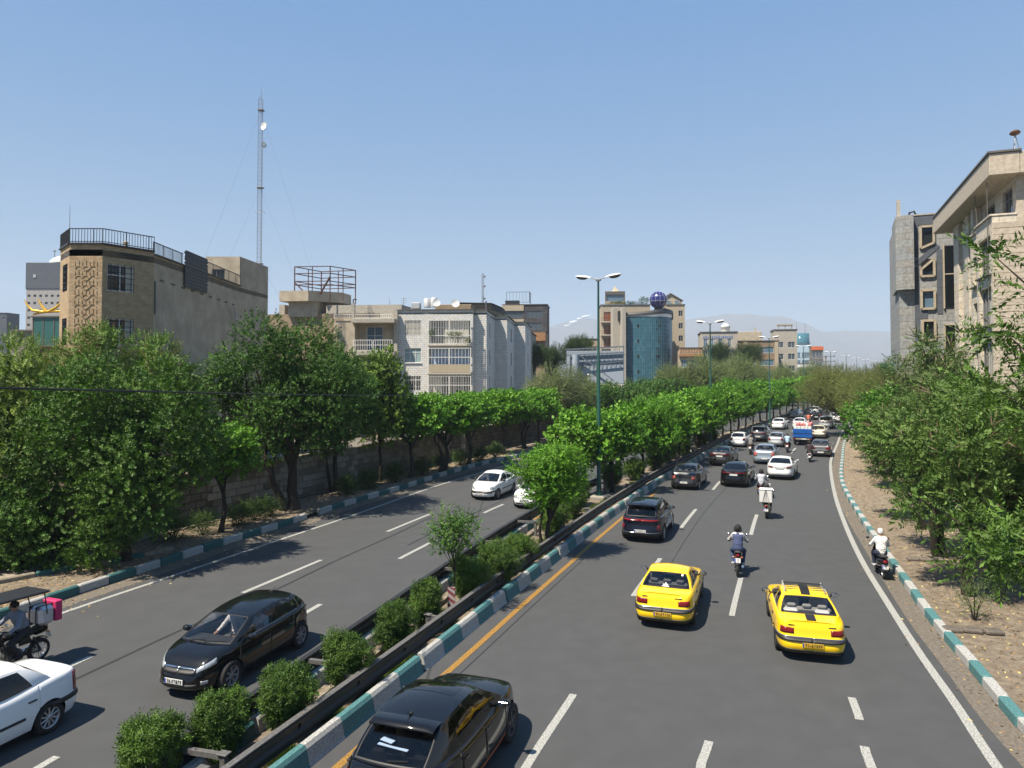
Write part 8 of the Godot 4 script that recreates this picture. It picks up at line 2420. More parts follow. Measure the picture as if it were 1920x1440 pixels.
	var ash_o := {seed = 50, cy = 4.4, q = Vector3(3.0, 3.0, 3.0), n = 46, share = 0.22, count = 5200, kind = "ash", size = 1.0, c0 = Color(0.055, 0.11, 0.022), c1 = Color(0.135, 0.21, 0.05), kind2 = "twig", count2 = 160, c20 = Color(0.16, 0.115, 0.075), c21 = Color(0.26, 0.2, 0.13), r = 0.17, fork = 2.3, limbs = 16, droop = 0.5, lean = Vector3(-0.25, 0, 0.1), shift = Vector3(0.6, 0, 0)}
	make_tree("ash_tree", "dark-trunked ash leaning over the soil strip, nearest on the right", "tree", Vector2(14.6, -22.9), ash_o)
	ash_o.seed = 51
	var a2 = make_tree("ash_tree", "second ash of the right roadside, thick forked trunk beside the stone slab", "tree", Vector2(16.6, -27.6), ash_o.merged({trunks = 2, r = 0.2, cy = 4.5}, true))
	make_tree("ash_tree", "tall pale-leaved ash standing before the beige stone block", "tree", Vector2(18.6, -32.4), ash_o.merged({seed = 52, cy = 5.9, q = Vector3(2.3, 3.2, 2.3), c0 = Color(0.08, 0.13, 0.04), c1 = Color(0.16, 0.21, 0.075), count = 3800}, true))
	make_tree("ash_tree", "third ash along the right kerb, low dense crown behind the white-jacketed rider", "tree", Vector2(19.4, -34.0), ash_o.merged({seed = 53, cy = 3.9, q = Vector3(2.6, 2.5, 2.6), shift = Vector3.ZERO, count = 4200}, true))
	var mb := {seed = 54, cy = 3.8, q = Vector3(2.5, 2.3, 2.5), n = 26, share = 0.36, count = 2600, kind = "broad", size = 1.0, c0 = Color(0.04, 0.115, 0.012), c1 = Color(0.10, 0.21, 0.022), r = 0.14, fork = 1.7, limbs = 10}
	var b1t = make_tree("mulberry_tree", "dark glossy mulberry bulging over the right kerb in the middle distance", "tree", Vector2(25.9, -48.8), mb)
	copy_of(b1t, Vector3(23.4, 0.1, -43.6), 2.0, "smaller mulberry before the glossy one on the right kerb", 0.85)
	copy_of(b1t, Vector3(29.6, 0.1, -57.0), 4.0, "second glossy mulberry farther along the right kerb", 0.95)
	copy_of(b1t, Vector3(33.6, 0.1, -64.5), 1.0, "third glossy mulberry farther along the right kerb", 1.0)
	copy_of(a2, Vector3(26.5, 0.1, -42.0), 1.0, "ash behind the mulberries on the right, in front of the beige block", 0.92)
	copy_of(a2, Vector3(31.0, 0.1, -50.5), 2.4, "ash in front of the grey stone building", 0.95)
	copy_of(a2, Vector3(18.2, 0.1, -24.0), 3.6, "ash at the right edge behind the leaning one", 0.84)
	copy_of(a2, Vector3(36.5, 0.1, -60.0), 5.0, "ash at the foot of the grey stone building's corner", 1.0)
	var tb = make_tree("tamarisk_tree", "brownish tamarisk reaching over the right side of the road", "tree", Vector2(38.6, -81.5), {seed = 56, cy = 4.8, q = Vector3(4.6, 3.0, 4.2), n = 34, share = 0.30, count = 6000, kind = "fine", size = 1.7, c0 = b0, c1 = b1, r = 0.2, fork = 1.8, trunks = 2, limbs = 12, shift = Vector3(-1.0, 0, 0)})
	for e in [[43.0, -88.5, "second brownish tamarisk with branches hanging over the far traffic", 1.0], [46.5, -80.0, "brownish tamarisk set back behind the first on the right", 1.05], [52.0, -98.0, "third brownish tamarisk along the far right kerb", 1.05], [60.0, -112.0, "fourth tamarisk along the far right kerb", 1.1], [70.0, -128.0, "farthest tamarisk on the right where the road disappears", 1.2], [35.6, -71.5, "brownish tamarisk beside the green hoarding", 0.9], [33.2, -60.5, "brownish tamarisk before the corner of the grey stone building", 0.98]]:
		copy_of(tb, Vector3(e[0], 0.1, e[1]), e[0], e[2], e[3])
	var fs = make_tree("ash_tree", "pointed green tree poking above the tamarisks at the far right", "tree", Vector2(56.0, -96.0), {seed = 58, cy = 6.0, q = Vector3(1.6, 4.0, 1.6), n = 16, share = 0.42, count = 1500, kind = "elm", size = 1.8, c0 = g0 * 1.2, c1 = g1, r = 0.14, fork = 2, limbs = 8})
	copy_of(fs, Vector3(62.5, 0.1, -103.0), 1.0, "second pointed tree above the tamarisks, farther right", 0.98)
	var near = thing("ash_tree", "near ash at the right edge whose leafy boughs hang into the picture", "tree", Vector3(8.2, 0.1, -9.6))
	var nm := trunk_mesh(0.17, Vector3(0.1, 3.6, 0.1), [Vector3(-0.9, 8.2, 0.6), Vector3(0.5, 8.8, -0.6), Vector3(-0.2, 7.6, -1.6), Vector3(1.8, 8.0, 0.5)], rng)
	obj("trunk", nm, M.bark, near)
	var cls := []; var bm := MB.new()
	for e in [[Vector3(0.2, 6.0, 0.4), Vector3(-1.8, 8.75, 0.2), 0.24], [Vector3(0.2, 5.4, 0.0), Vector3(-1.7, 7.75, 0.2), 0.32], [Vector3(0.1, 4.8, 0.1), Vector3(-1.75, 7.0, 0.1), 0.32], [Vector3(0.1, 3.4, 0.0), Vector3(-1.75, 5.1, 0.4), 0.42], [Vector3(0.1, 3.2, 0.0), Vector3(-1.9, 4.8, 0.3), 0.4], [Vector3(0.1, 3.0, 0.0), Vector3(-2.5, 5.45, -0.5), 0.25]]:
		var a: Vector3 = e[0]; var b: Vector3 = e[1]
		var mid := a.lerp(b, 0.55) + Vector3(0, 0.35, 0)
		bm.tube([a, mid, b.lerp(mid, 0.3), b], [0.03, 0.018, 0.011, 0.004], 6, false)
		cls.append([b, Vector3(e[2], e[2] * 0.55, e[2])]); cls.append([mid.lerp(b, 0.5), Vector3(e[2], e[2] * 0.5, e[2]) * 0.8])
	obj("boughs", bm, M.pale_bark, near)
	add_foliage(near, foliage("bigash", cls, 480, Color(0.05, 0.10, 0.018), Color(0.11, 0.19, 0.035), 71, 0.72, 0, 0.5), M.leaf, "hanging_leaves")
	add_foliage(near, foliage("bigash", [[Vector3(1.6, 7.4, 0.0), Vector3(2.2, 1.8, 2.2)], [Vector3(1.2, 5.6, 0.4), Vector3(1.6, 1.2, 1.8)]], 900, Color(0.05, 0.10, 0.018), Color(0.11, 0.19, 0.035), 72, 0.8), M.leaf)
	for e in [[13.3, -20.6, "weedy sapling growing by the broken slab near the right kerb"], [15.0, -22.0, "small weedy sprout at the foot of the leaning ash"]]:
		make_shrub("sapling", e[2], Vector3(e[0], 0.17, e[1]), Vector3(0.4, 0.5, 0.4), 90, int(e[0] * 10), Color(0.06, 0.10, 0.03), Color(0.12, 0.17, 0.05), "", "oleander", 0.6, "sapling")
# ---------------------------------------------------------------- traffic
func ahead(p: Vector2, h: float, d: float) -> Vector2:
	return p + Vector2(sin(h), -cos(h)) * d
func stripe_on_car(kind: String, t: Node3D, hw: float, material):
	var C: Dictionary = car_shapes(kind).C
	var rows := []
	for i in 13:
		var row := []
		for k in 3: row.append(f3(gh_roof(C, (k - 1) * hw / C.xr, lerpf(0.02, 0.98, i / 12.0))) + Vector3(0, 0.007, 0))
		rows.append(row)
	var m := MB.new(); m.grid(rows); obj("roof_stripe", m, material, t)
	rows = []
	for i in 9:
		var f := lerpf(C.zd - 0.12, -C.L / 2 + 0.22, i / 8.0)
		var p = car_wall(C, car_arc(C, f), car_top(C, f))
		var row := []
		for k in 3: row.append(Vector3((k - 1) * hw, car_top(C, f) + 0.05 * pow(p.x / (C.W / 2), 2) + 0.014, -f))
		rows.append(row)
	m = MB.new(); m.grid(rows); obj("boot_stripe", m, material, t)
func side_strip(kind: String, t: Node3D, f0: float, f1: float, y0: float, y1: float, out: float, material, called := "side_moulding"):
	var C: Dictionary = car_shapes(kind).C
	var m := MB.new()
	for s in [1.0, -1.0]: car_patch(C, m, car_arc(C, f0), car_arc(C, f1), [y0, y1, y0, y1], out, s, 16, 2)
	obj(called, m, material, t)
func roof_bits(kind: String, t: Node3D, what: String, material):
	var C: Dictionary = car_shapes(kind).C
	var m := MB.new()
	if what == "rails":
		for s in [1.0, -1.0]:
			var pts := []; var rad := []
			for i in 9:
				var p = f3(gh_roof(C, 0.9, lerpf(0.06, 0.96, i / 8.0)), s)
				pts.append(p + Vector3(0, 0.045 if i > 0 and i < 8 else -0.005, 0)); rad.append(0.02)
			m.tube(pts, rad, 7)
		obj("roof_rails", m, material, t)
	elif what == "rack":
		for s in [1.0, -1.0]:
			m.bar(f3(gh_roof(C, 0.88, 0.02), s) + Vector3(0, 0.09, 0), f3(gh_roof(C, 0.88, 0.88), s) + Vector3(0, 0.09, 0), 0.022, 0.022)
			for u in [0.08, 0.8]: m.bar(f3(gh_roof(C, 0.9, u), s) - Vector3(0, 0.01, 0), f3(gh_roof(C, 0.88, u), s) + Vector3(0, 0.13, 0), 0.03, 0.03)
		obj("roof_rack", m, M.pale_metal, t)
		m = MB.new()
		for i in 7:
			var u := lerpf(0.05, 0.85, i / 6.0)
			m.bar(f3(gh_roof(C, -0.88, u)) + Vector3(0, 0.1, 0), f3(gh_roof(C, 0.88, u)) + Vector3(0, 0.1, 0), 0.012, 0.012)
		obj("rack_crossbars", m, M.black_metal, t)
	elif what == "aerial":
		var p = f3(gh_roof(C, 0.0, 0.9))
		m.tube([p, p + Vector3(0, 0.10, 0.16)], [0.012, 0.004], 6); m.bbox(p + Vector3(0, 0.012, 0), Vector3(0.05, 0.04, 0.09), 0.015)
		obj("roof_aerial", m, M.black_plastic, t)
	elif what == "sunroof":
		var rows := []
		for i in 7:
			var row := []
			for k in 9: row.append(f3(gh_roof(C, lerpf(-0.68, 0.68, k / 8.0), lerpf(0.12, 0.42, i / 6.0))) + Vector3(0, 0.006, 0))
			rows.append(row)
		m.grid(rows); obj("sunroof", m, material, t)
	elif what == "spoiler":
		var a = gh_screen(C, true, 0.0, 1.0)
		var rows := []
		for e in [[0.10, 0.02], [-0.08, 0.035], [-0.26, 0.01], [-0.26, -0.02], [-0.05, -0.03]]:
			var row := []
			for k in 11:
				var w := lerpf(-0.97, 0.97, k / 10.0)
				var q = gh_screen(C, true, w, 1.0)
				row.append(f3(q + Vector3(0, e[1], e[0])))
			rows.append(row)
		m.grid(rows); obj("roof_spoiler", m, material, t)
func wiper(kind: String, t: Node3D, rear: bool):
	var C: Dictionary = car_shapes(kind).C
	var m := MB.new()
	if rear: m.bar(f3(gh_screen(C, true, 0.0, 0.1)) + Vector3(0, 0.012, 0.012), f3(gh_screen(C, true, 0.5, 0.16)) + Vector3(0, 0.012, 0.012), 0.022, 0.014)
	else:
		m.bar(f3(gh_screen(C, false, -0.1, 0.05)) + Vector3(0, 0.014, -0.014), f3(gh_screen(C, false, -0.75, 0.12)) + Vector3(0, 0.014, -0.014), 0.02, 0.014)
		m.bar(f3(gh_screen(C, false, 0.5, 0.03)) + Vector3(0, 0.014, -0.014), f3(gh_screen(C, false, -0.05, 0.12)) + Vector3(0, 0.014, -0.014), 0.02, 0.014)
	obj("wiper", m, M.black_plastic, t)
func badge(kind: String, t: Node3D, x: float, y: float, w: float, front := false, called := "badge", material = null):
	var C: Dictionary = car_shapes(kind).C
	var m := MB.new()
	for i in int(w / 0.028):
		var xx := x + 0.028 * i
		var a := absf(xx)
		var p = car_wall(C, a if front else C.arc - a, y, 0.006, signf(xx) if xx != 0.0 else 1.0)
		m.box(p, Vector3(0.019, 0.03, 0.012))
	obj(called, m, M.black_print if material == null else material, t)
func drive_traffic():
	var lampc = M.clear_lamp
	var taxi_o := {tail = [[0.44, 0.86, 0.69, 0.82, 0.69, 0.84]], plate_ground = M.plate_yellow, plate_y = 0.46, mirror = M.black_plastic, handle = M.black_plastic, wheel = 3, rim = M.dark_alloy, glass = M.car_glass,
		strips = [["bumper_strip", false, 0.0, 1.25, 0.53, 0.605, 0.022, M.black_plastic, 24], ["bumper_trim", false, 0.0, 1.2, 0.605, 0.625, 0.018, M.chrome, 24], ["bumper_skirt", false, 0.0, 1.0, 0.25, 0.33, 0.012, M.black_plastic, 20], ["bumper_strip", true, 0.0, 1.25, 0.50, 0.58, 0.022, M.black_plastic, 24], ["grille", true, 0.0, 0.42, 0.59, 0.66, 0.012, M.black_plastic]]}
	var h1 := deg_to_rad(19.5)
	var t = make_car("saloon", "taxi", "yellow taxi saloon with a plain roof and glary rear window", "taxi", M.paint_taxi, ahead(Vector2(4.52, -21.0), h1, 1.34), h1, taxi_o.merged({plate = "92t22165"}))
	badge("saloon", t, -0.62, 0.885, 0.2); badge("saloon", t, 0.34, 0.885, 0.26)
	side_strip("saloon", t, 0.95, -0.95, 0.50, 0.57, 0.012, M.black_plastic)
	var m := MB.new()
	var C = car_shapes("saloon").C
	for e in [[-0.07, 0.16, 0.10], [0.0, 0.2, 0.16], [0.07, 0.15, 0.12]]:
		m.box(f3(gh_screen(C, true, e[0], e[1])) + Vector3(0, 0.006, 0.006), Vector3(0.035, e[2] * 0.8, 0.01), Basis(Vector3.RIGHT, -0.98))
	m.box(f3(gh_screen(C, true, 0.0, 0.1)) + Vector3(0, 0.006, 0.006), Vector3(0.2, 0.03, 0.01), Basis(Vector3.RIGHT, -0.98))
	m.box(f3(gh_screen(C, true, 0.72, 0.85)) + Vector3(0, 0.006, 0.006), Vector3(0.06, 0.07, 0.008), Basis(Vector3.RIGHT, -0.98))
	obj("window_sticker", m, M.white_paint, t)
	var h2 := deg_to_rad(15.5)
	t = make_car("saloon", "taxi", "yellow taxi saloon with a black centre stripe and roof rack", "taxi", M.paint_taxi, ahead(Vector2(7.74, -18.72), h2, 1.34), h2, taxi_o.merged({plate = "91t86577", seats = M.seat_pale}))
	stripe_on_car("saloon", t, 0.115, M.black_print)
	roof_bits("saloon", t, "rack", M.pale_metal)
	badge("saloon", t, -0.6, 0.885, 0.22); badge("saloon", t, 0.4, 0.885, 0.24)
	side_strip("saloon", t, 0.95, -0.95, 0.50, 0.57, 0.012, M.black_plastic)
	m = MB.new()
	for e in [[-0.42, 0.2], [0.35, 0.22]]: m.bbox(Vector3(e[0], 1.02, -C.zd - 0.16), Vector3(0.36, 0.09, 0.2), 0.04)
	obj("shelf_cushion", m, M.box_white, t)
	var h3 := deg_to_rad(19.0)
	t = make_car("sloped_off_roader", "off_roader", "black sloped-roof off-roader with a sunroof, nearest at the bottom edge", "car", M.paint_black, Vector2(-1.30, -13.2), h3, {tail = [[0.0, 0.9, 0.86, 0.93, 0.82, 0.97]], wheel = 1, rim = M.dark_alloy, glass = M.tinted_glass, front_glass = M.tinted_glass, plate_y = 0.55, plate = "",
		strips = [["sill_line", false, 1.6, 3.9, 0.33, 0.355, 0.012, M.paint_red, 20], ["bumper_skirt", false, 0.0, 1.2, 0.3, 0.5, 0.01, M.black_plastic, 20]], head = [[0.5, 0.95, 0.66, 0.72, 0.72, 0.8]]})
	roof_bits("sloped_off_roader", t, "sunroof", M.tinted_glass); roof_bits("sloped_off_roader", t, "aerial", M.black_plastic); roof_bits("sloped_off_roader", t, "spoiler", M.paint_black); wiper("sloped_off_roader", t, true)
	m = MB.new()
	C = car_shapes("sloped_off_roader").C
	for e in [[-0.22, 0.52, 0.26, 0.12], [-0.02, 0.4, 0.62, 0.06]]:
		var a := f3(gh_screen(C, true, e[0] - e[2] * 0.5 / 0.75, e[1])); var b := f3(gh_screen(C, true, e[0] + e[2] * 0.5 / 0.75, e[1] - 0.04))
		m.bar(a + Vector3(0, 0.012, 0.01), b + Vector3(0, 0.012, 0.01), e[3], 0.01)
	obj("window_sticker", m, M.paper_sticker, t)
	var h := heading_at(MR, -31.0) - 0.02
	t = make_car("off_roader", "off_roader", "blue-black off-roader with silver roof rails and a full-width red tail light", "car", M.paint_navy, ahead(Vector2(5.75, -31.2), h, 1.32), h, {tail = [[0.0, 0.9, 0.93, 1.0, 0.93, 1.0], [0.78, 0.97, 0.56, 0.74, 0.56, 0.78]], wheel = 1, glass = M.tinted_glass, plate_y = 0.52, plate = "42d33611",
		strips = [["bumper_skirt", false, 0.0, 1.2, 0.32, 0.44, 0.012, M.black_plastic, 20], ["bumper_trim", false, 0.0, 0.85, 0.44, 0.465, 0.016, M.chrome, 16]]})
	roof_bits("off_roader", t, "rails", M.chrome); roof_bits("off_roader", t, "spoiler", M.paint_navy); wiper("off_roader", t, true)
	C = car_shapes("off_roader").C
	m = MB.new()
	for i in 9: m.box(car_wall(C, car_arc(C, 0.75 - i * 0.17), 0.62 + 0.05 * (i % 2), 0.008, 1.0), Vector3(0.012, 0.16 + 0.05 * ((i * 3) % 4), 0.1))
	obj("side_lettering", m, M.white_paint, t)
	var pink := [[0.5, 0.84, 0.62, 0.82, 0.62, 0.84, M.pink_lamp]]
	var mod := [[0.40, 0.86, 0.82, 0.92, 0.80, 0.93]]
	var pack := [
		["tall_saloon", "saloon_car", "dark grey notchback with pale pink tail lights behind the blue-black off-roader", "car", M.paint_graphite, 10.86, -44.6, {tail = [[0.52, 0.86, 0.66, 0.88, 0.66, 0.9, M.pink_lamp]], plate_y = 0.48, wheel = 2, plate = "3"}],
		["modern_saloon", "saloon_car", "shiny black saloon with a sloping back, beside the dark grey notchback", "car", M.paint_black, 14.3, -45.7, {tail = [[0.1, 0.9, 0.9, 0.94, 0.88, 0.96]], plate_y = 0.80, wheel = 1, glass = M.tinted_glass}],
		["modern_saloon", "saloon_car", "white saloon with small red tail lights, nearest white car going away", "car", M.paint_white, 18.4, -48.8, {tail = [[0.46, 0.86, 0.80, 0.90, 0.82, 0.92]], plate_y = 0.82, wheel = 0, glass = M.tinted_glass, strips = [["bumper_skirt", false, 0.0, 1.0, 0.26, 0.34, 0.012, M.black_plastic]]}],
		["modern_saloon", "saloon_car", "charcoal saloon with a silver-edged boot, next to the median trees", "car", M.paint_graphite, 16.35, -55.7, {tail = [[0.1, 0.9, 0.88, 0.94, 0.86, 0.96]], plate_y = 0.78, wheel = 1}],
		["tall_saloon", "saloon_car", "pale blue-grey tall saloon with orange-red corner lights", "car", M.paint_blue_grey, 20.1, -56.6, {tail = [[0.56, 0.9, 0.66, 0.96, 0.66, 0.98, M.pink_lamp]], plate_y = 0.48, wheel = 0}],
		["saloon", "saloon_car", "dark grey boxy saloon near the right kerb, half behind a scooter", "car", M.paint_grey, 26.7, -61.6, {tail = [[0.42, 0.86, 0.66, 0.84, 0.66, 0.85]], plate_y = 0.42, wheel = 3, strips = [["bumper_strip", false, 0.0, 1.2, 0.5, 0.6, 0.022, M.black_plastic]]}],
		["hatch", "hatchback_car", "white hatchback beside the median with a motorcycle at its right", "car", M.paint_white, 22.0, -69.2, {tail = [[0.52, 0.82, 0.66, 0.86, 0.68, 0.9]], plate_y = 0.8, wheel = 2, glass = M.tinted_glass}],
		["off_roader", "off_roader", "slate grey off-roader ahead of the white hatchback", "car", M.paint_slate, 25.9, -74.6, {tail = [[0.1, 0.9, 0.9, 0.96, 0.88, 0.98]], plate_y = 0.56, wheel = 1, glass = M.tinted_glass}],
		["hatch", "hatchback_car", "silver hatchback in the middle lane between two motorcycles", "car", M.paint_silver, 25.7, -69.2, {tail = [[0.52, 0.82, 0.66, 0.86, 0.68, 0.9]], plate_y = 0.5, wheel = 2}],
		["round_saloon", "saloon_car", "white rounded saloon keeping left beside the median rail", "car", M.paint_white, 33.7, -90.0, {tail = [[0.5, 0.82, 0.74, 0.84, 0.76, 0.88]], plate_y = 0.84, wheel = 2}],
		["round_saloon", "saloon_car", "white saloon half hidden behind the blue truck's load", "car", M.paint_white, 36.5, -90.4, {tail = [[0.5, 0.82, 0.74, 0.84, 0.76, 0.88]], plate_y = 0.84}],
		["saloon", "saloon_car", "cream saloon beside the blue truck at its right", "car", M.paint_cream, 33.7, -78.4, {tail = [[0.5, 0.84, 0.68, 0.8, 0.68, 0.82]], plate_y = 0.7, strips = [["bumper_strip", false, 0.0, 1.2, 0.38, 0.48, 0.02, M.black_plastic]]}],
		["off_roader", "off_roader", "silver-grey off-roader ahead of the cream saloon", "car", M.paint_silver, 40.1, -91.0, {tail = [[0.1, 0.9, 0.92, 0.98, 0.9, 1.0]], plate_y = 0.6, glass = M.tinted_glass}],
		["saloon", "saloon_car", "white saloon farthest to the right under the tamarisk branches", "car", M.paint_white, 46.6, -102.5, {tail = [[0.46, 0.84, 0.7, 0.8, 0.7, 0.82]], plate_y = 0.48}],
		["saloon", "saloon_car", "black car in the far distance left of the white saloon under the tamarisk", "car", M.paint_black, 46.3, -108.0, {plate_y = 0.48}],
		["modern_saloon", "saloon_car", "silver-grey saloon far off beside the median where the road bends", "car", M.paint_silver, 44.4, -112.0, {plate_y = 0.8}],
		["saloon", "saloon_car", "last pale car visible at the far bend under the branches", "car", M.paint_white, 51.5, -121.0, {plate_y = 0.48}]]
	for e in pack:
		var hh := heading_at(MR, e[6])
		var CC = car_specs()[e[0]]
		var c := ahead(Vector2(e[5], e[6]), hh, CC.wb / 2)
		var tt = make_car(e[0], e[1], e[2], e[3], e[4], c, hh, e[7])
		if e[0] == "off_roader": roof_bits(e[0], tt, "spoiler", e[4])
	truck(Vector2(29.2, -71.3), heading_at(MR, -71.0))
	var hb := deg_to_rad(180.0 + 18.4)
	t = make_car("long_hatch", "hatchback_car", "black hatchback with chrome grille bar, coming towards the camera on the left road", "car", M.paint_black, Vector2(-6.83, -17.95), hb, {head = [[0.52, 1.0, 0.60, 0.68, 0.72, 0.84], [0.62, 0.78, 0.34, 0.42, 0.34, 0.42]], front_plate = 0.43, plate = "65d29527", wheel = 2, rim = M.grey_metal, glass = M.car_glass, plate_y = 0.8,
		strips = [["grille_bar", true, 0.0, 0.5, 0.655, 0.68, 0.016, M.chrome, 12], ["grille", true, 0.0, 0.48, 0.56, 0.65, 0.004, M.black_plastic, 12], ["air_intake", true, 0.0, 0.55, 0.28, 0.37, 0.006, M.black_plastic, 12]]})
	wiper("long_hatch", t, false); roof_bits("long_hatch", t, "aerial", M.black_plastic)
	C = car_shapes("long_hatch").C
	m = MB.new()
	var cp = car_wall(C, 0.0, 0.665, 0.03)
	var ring := []; var rad := []
	for i in 17: ring.append(cp + Vector3(0.075 * cos(TAU * i / 16), 0.042 * sin(TAU * i / 16), 0)); rad.append(0.008)
	m.tube(ring, rad, 6, false)
	for s in [-1.0, 1.0]: m.bar(cp + Vector3(0.028 * s + 0.01, 0.028, 0), cp + Vector3(0.028 * s - 0.01, -0.028, 0), 0.012, 0.012)
	m.bar(cp + Vector3(-0.03, -0.004, 0), cp + Vector3(0.03, 0.006, 0), 0.01, 0.01)
	obj("emblem", m, M.chrome, t)
	m = MB.new()
	for s in [1.0, -1.0]:
		var pts := []; var rd := []
		for i in 13: pts.append(f3(gh_side(C, lerpf(0.1, 0.86, i / 12.0), 0.03), s) + Vector3(0.012 * s, 0.0, 0)); rd.append(0.009)
		for i in 5: pts.append(f3(gh_side(C, 0.86 + 0.01 * i, 0.03 + 0.2 * i), s) + Vector3(0.012 * s, 0, 0)); rd.append(0.008)
		m.tube(pts, rd, 5, false)
	obj("window_trim", m, M.chrome, t)
	people_in("long_hatch", Vector2(-6.83, -17.95), hb)
	var hw := deg_to_rad(180.0 + 19.5)
	t = make_car("tall_saloon", "saloon_car", "white saloon cropped by the left edge, only its rear half in view", "car", M.paint_white, Vector2(-10.55, -13.6), hw, {tail = [[0.62, 0.9, 0.62, 0.98, 0.62, 1.0]], wheel = 0, glass = M.tinted_glass, plate_y = 0.5, strips = [["bumper_strip", false, 0.72, 1.45, 0.5, 0.6, 0.014, M.black_plastic, 14]], handle = M.black_plastic})
	side_strip("tall_saloon", t, 0.9, -0.75, 0.50, 0.55, 0.012, M.black_plastic)
	hw = deg_to_rad(180.0 + 21.0)
	t = make_car("round_saloon", "saloon_car", "white rounded saloon with a dark grin of a grille on the left road", "car", M.paint_white, Vector2(-1.05, -42.3), hw, {head = [[0.38, 0.86, 0.60, 0.68, 0.66, 0.80]], front_plate = 0.37, plate = "41d52", wheel = 3, rim = M.grey_metal, mirror = M.black_plastic,
		strips = [["grille", true, 0.0, 0.72, 0.42, 0.53, 0.014, M.black_plastic, 14], ["bumper_strip", true, 0.66, 1.05, 0.485, 0.55, 0.018, M.black_plastic, 10]]})
	side_strip("round_saloon", t, 0.8, -0.75, 0.52, 0.57, 0.012, M.black_plastic); wiper("round_saloon", t, false)
	m = MB.new()
	for s in [-1.0, 1.0]: m.bar(car_wall(car_shapes("round_saloon").C, 0.04, 0.58, 0.01, s), car_wall(car_shapes("round_saloon").C, 0.07, 0.66, 0.012, s), 0.03, 0.02)
	obj("emblem", m, M.grey_metal, t)
	t = make_car("small_saloon", "saloon_car", "small white car half hidden behind the domed median tree", "car", M.paint_white, Vector2(1.35, -39.6), hw, {head = [[0.42, 0.84, 0.58, 0.68, 0.58, 0.71]], front_plate = 0.48, plate = "71d84", wheel = 3, rim = M.grey_metal, strips = [["air_intake", true, 0.0, 0.5, 0.27, 0.34, 0.008, M.black_plastic, 10], ["grille", true, 0.0, 0.4, 0.6, 0.65, 0.008, M.pale_metal, 8]]})
	bikes()
func people_in(kind: String, at: Vector2, heading: float):
	var C: Dictionary = car_shapes(kind).C
	var skin := Color(0.32, 0.19, 0.13); var hair := Color(0.012, 0.01, 0.009)
	var sh = rider_shape("scooter", "")
	var fz: float = (C.za + C.zd) / 2 + 0.18
	for e in [[-0.36, Color(0.40, 0.50, 0.60), "person in a pale blue shirt driving the black hatchback"], [0.36, Color(0.60, 0.60, 0.62), "person in a white top riding beside the driver of the black hatchback"]]:
		var loc := Vector3(e[0], -0.26, -fz + 0.06)
		var b := Basis(Vector3.UP, -heading)
		make_rider(e[2], sh, [skin, e[1], Color(0.02, 0.02, 0.025), Color(0.01, 0.01, 0.01), hair, Color(0.01, 0.01, 0.01), Color(0.2, 0.09, 0.07)], Vector3(at.x, 0.0, at.y) + b * loc, -heading)
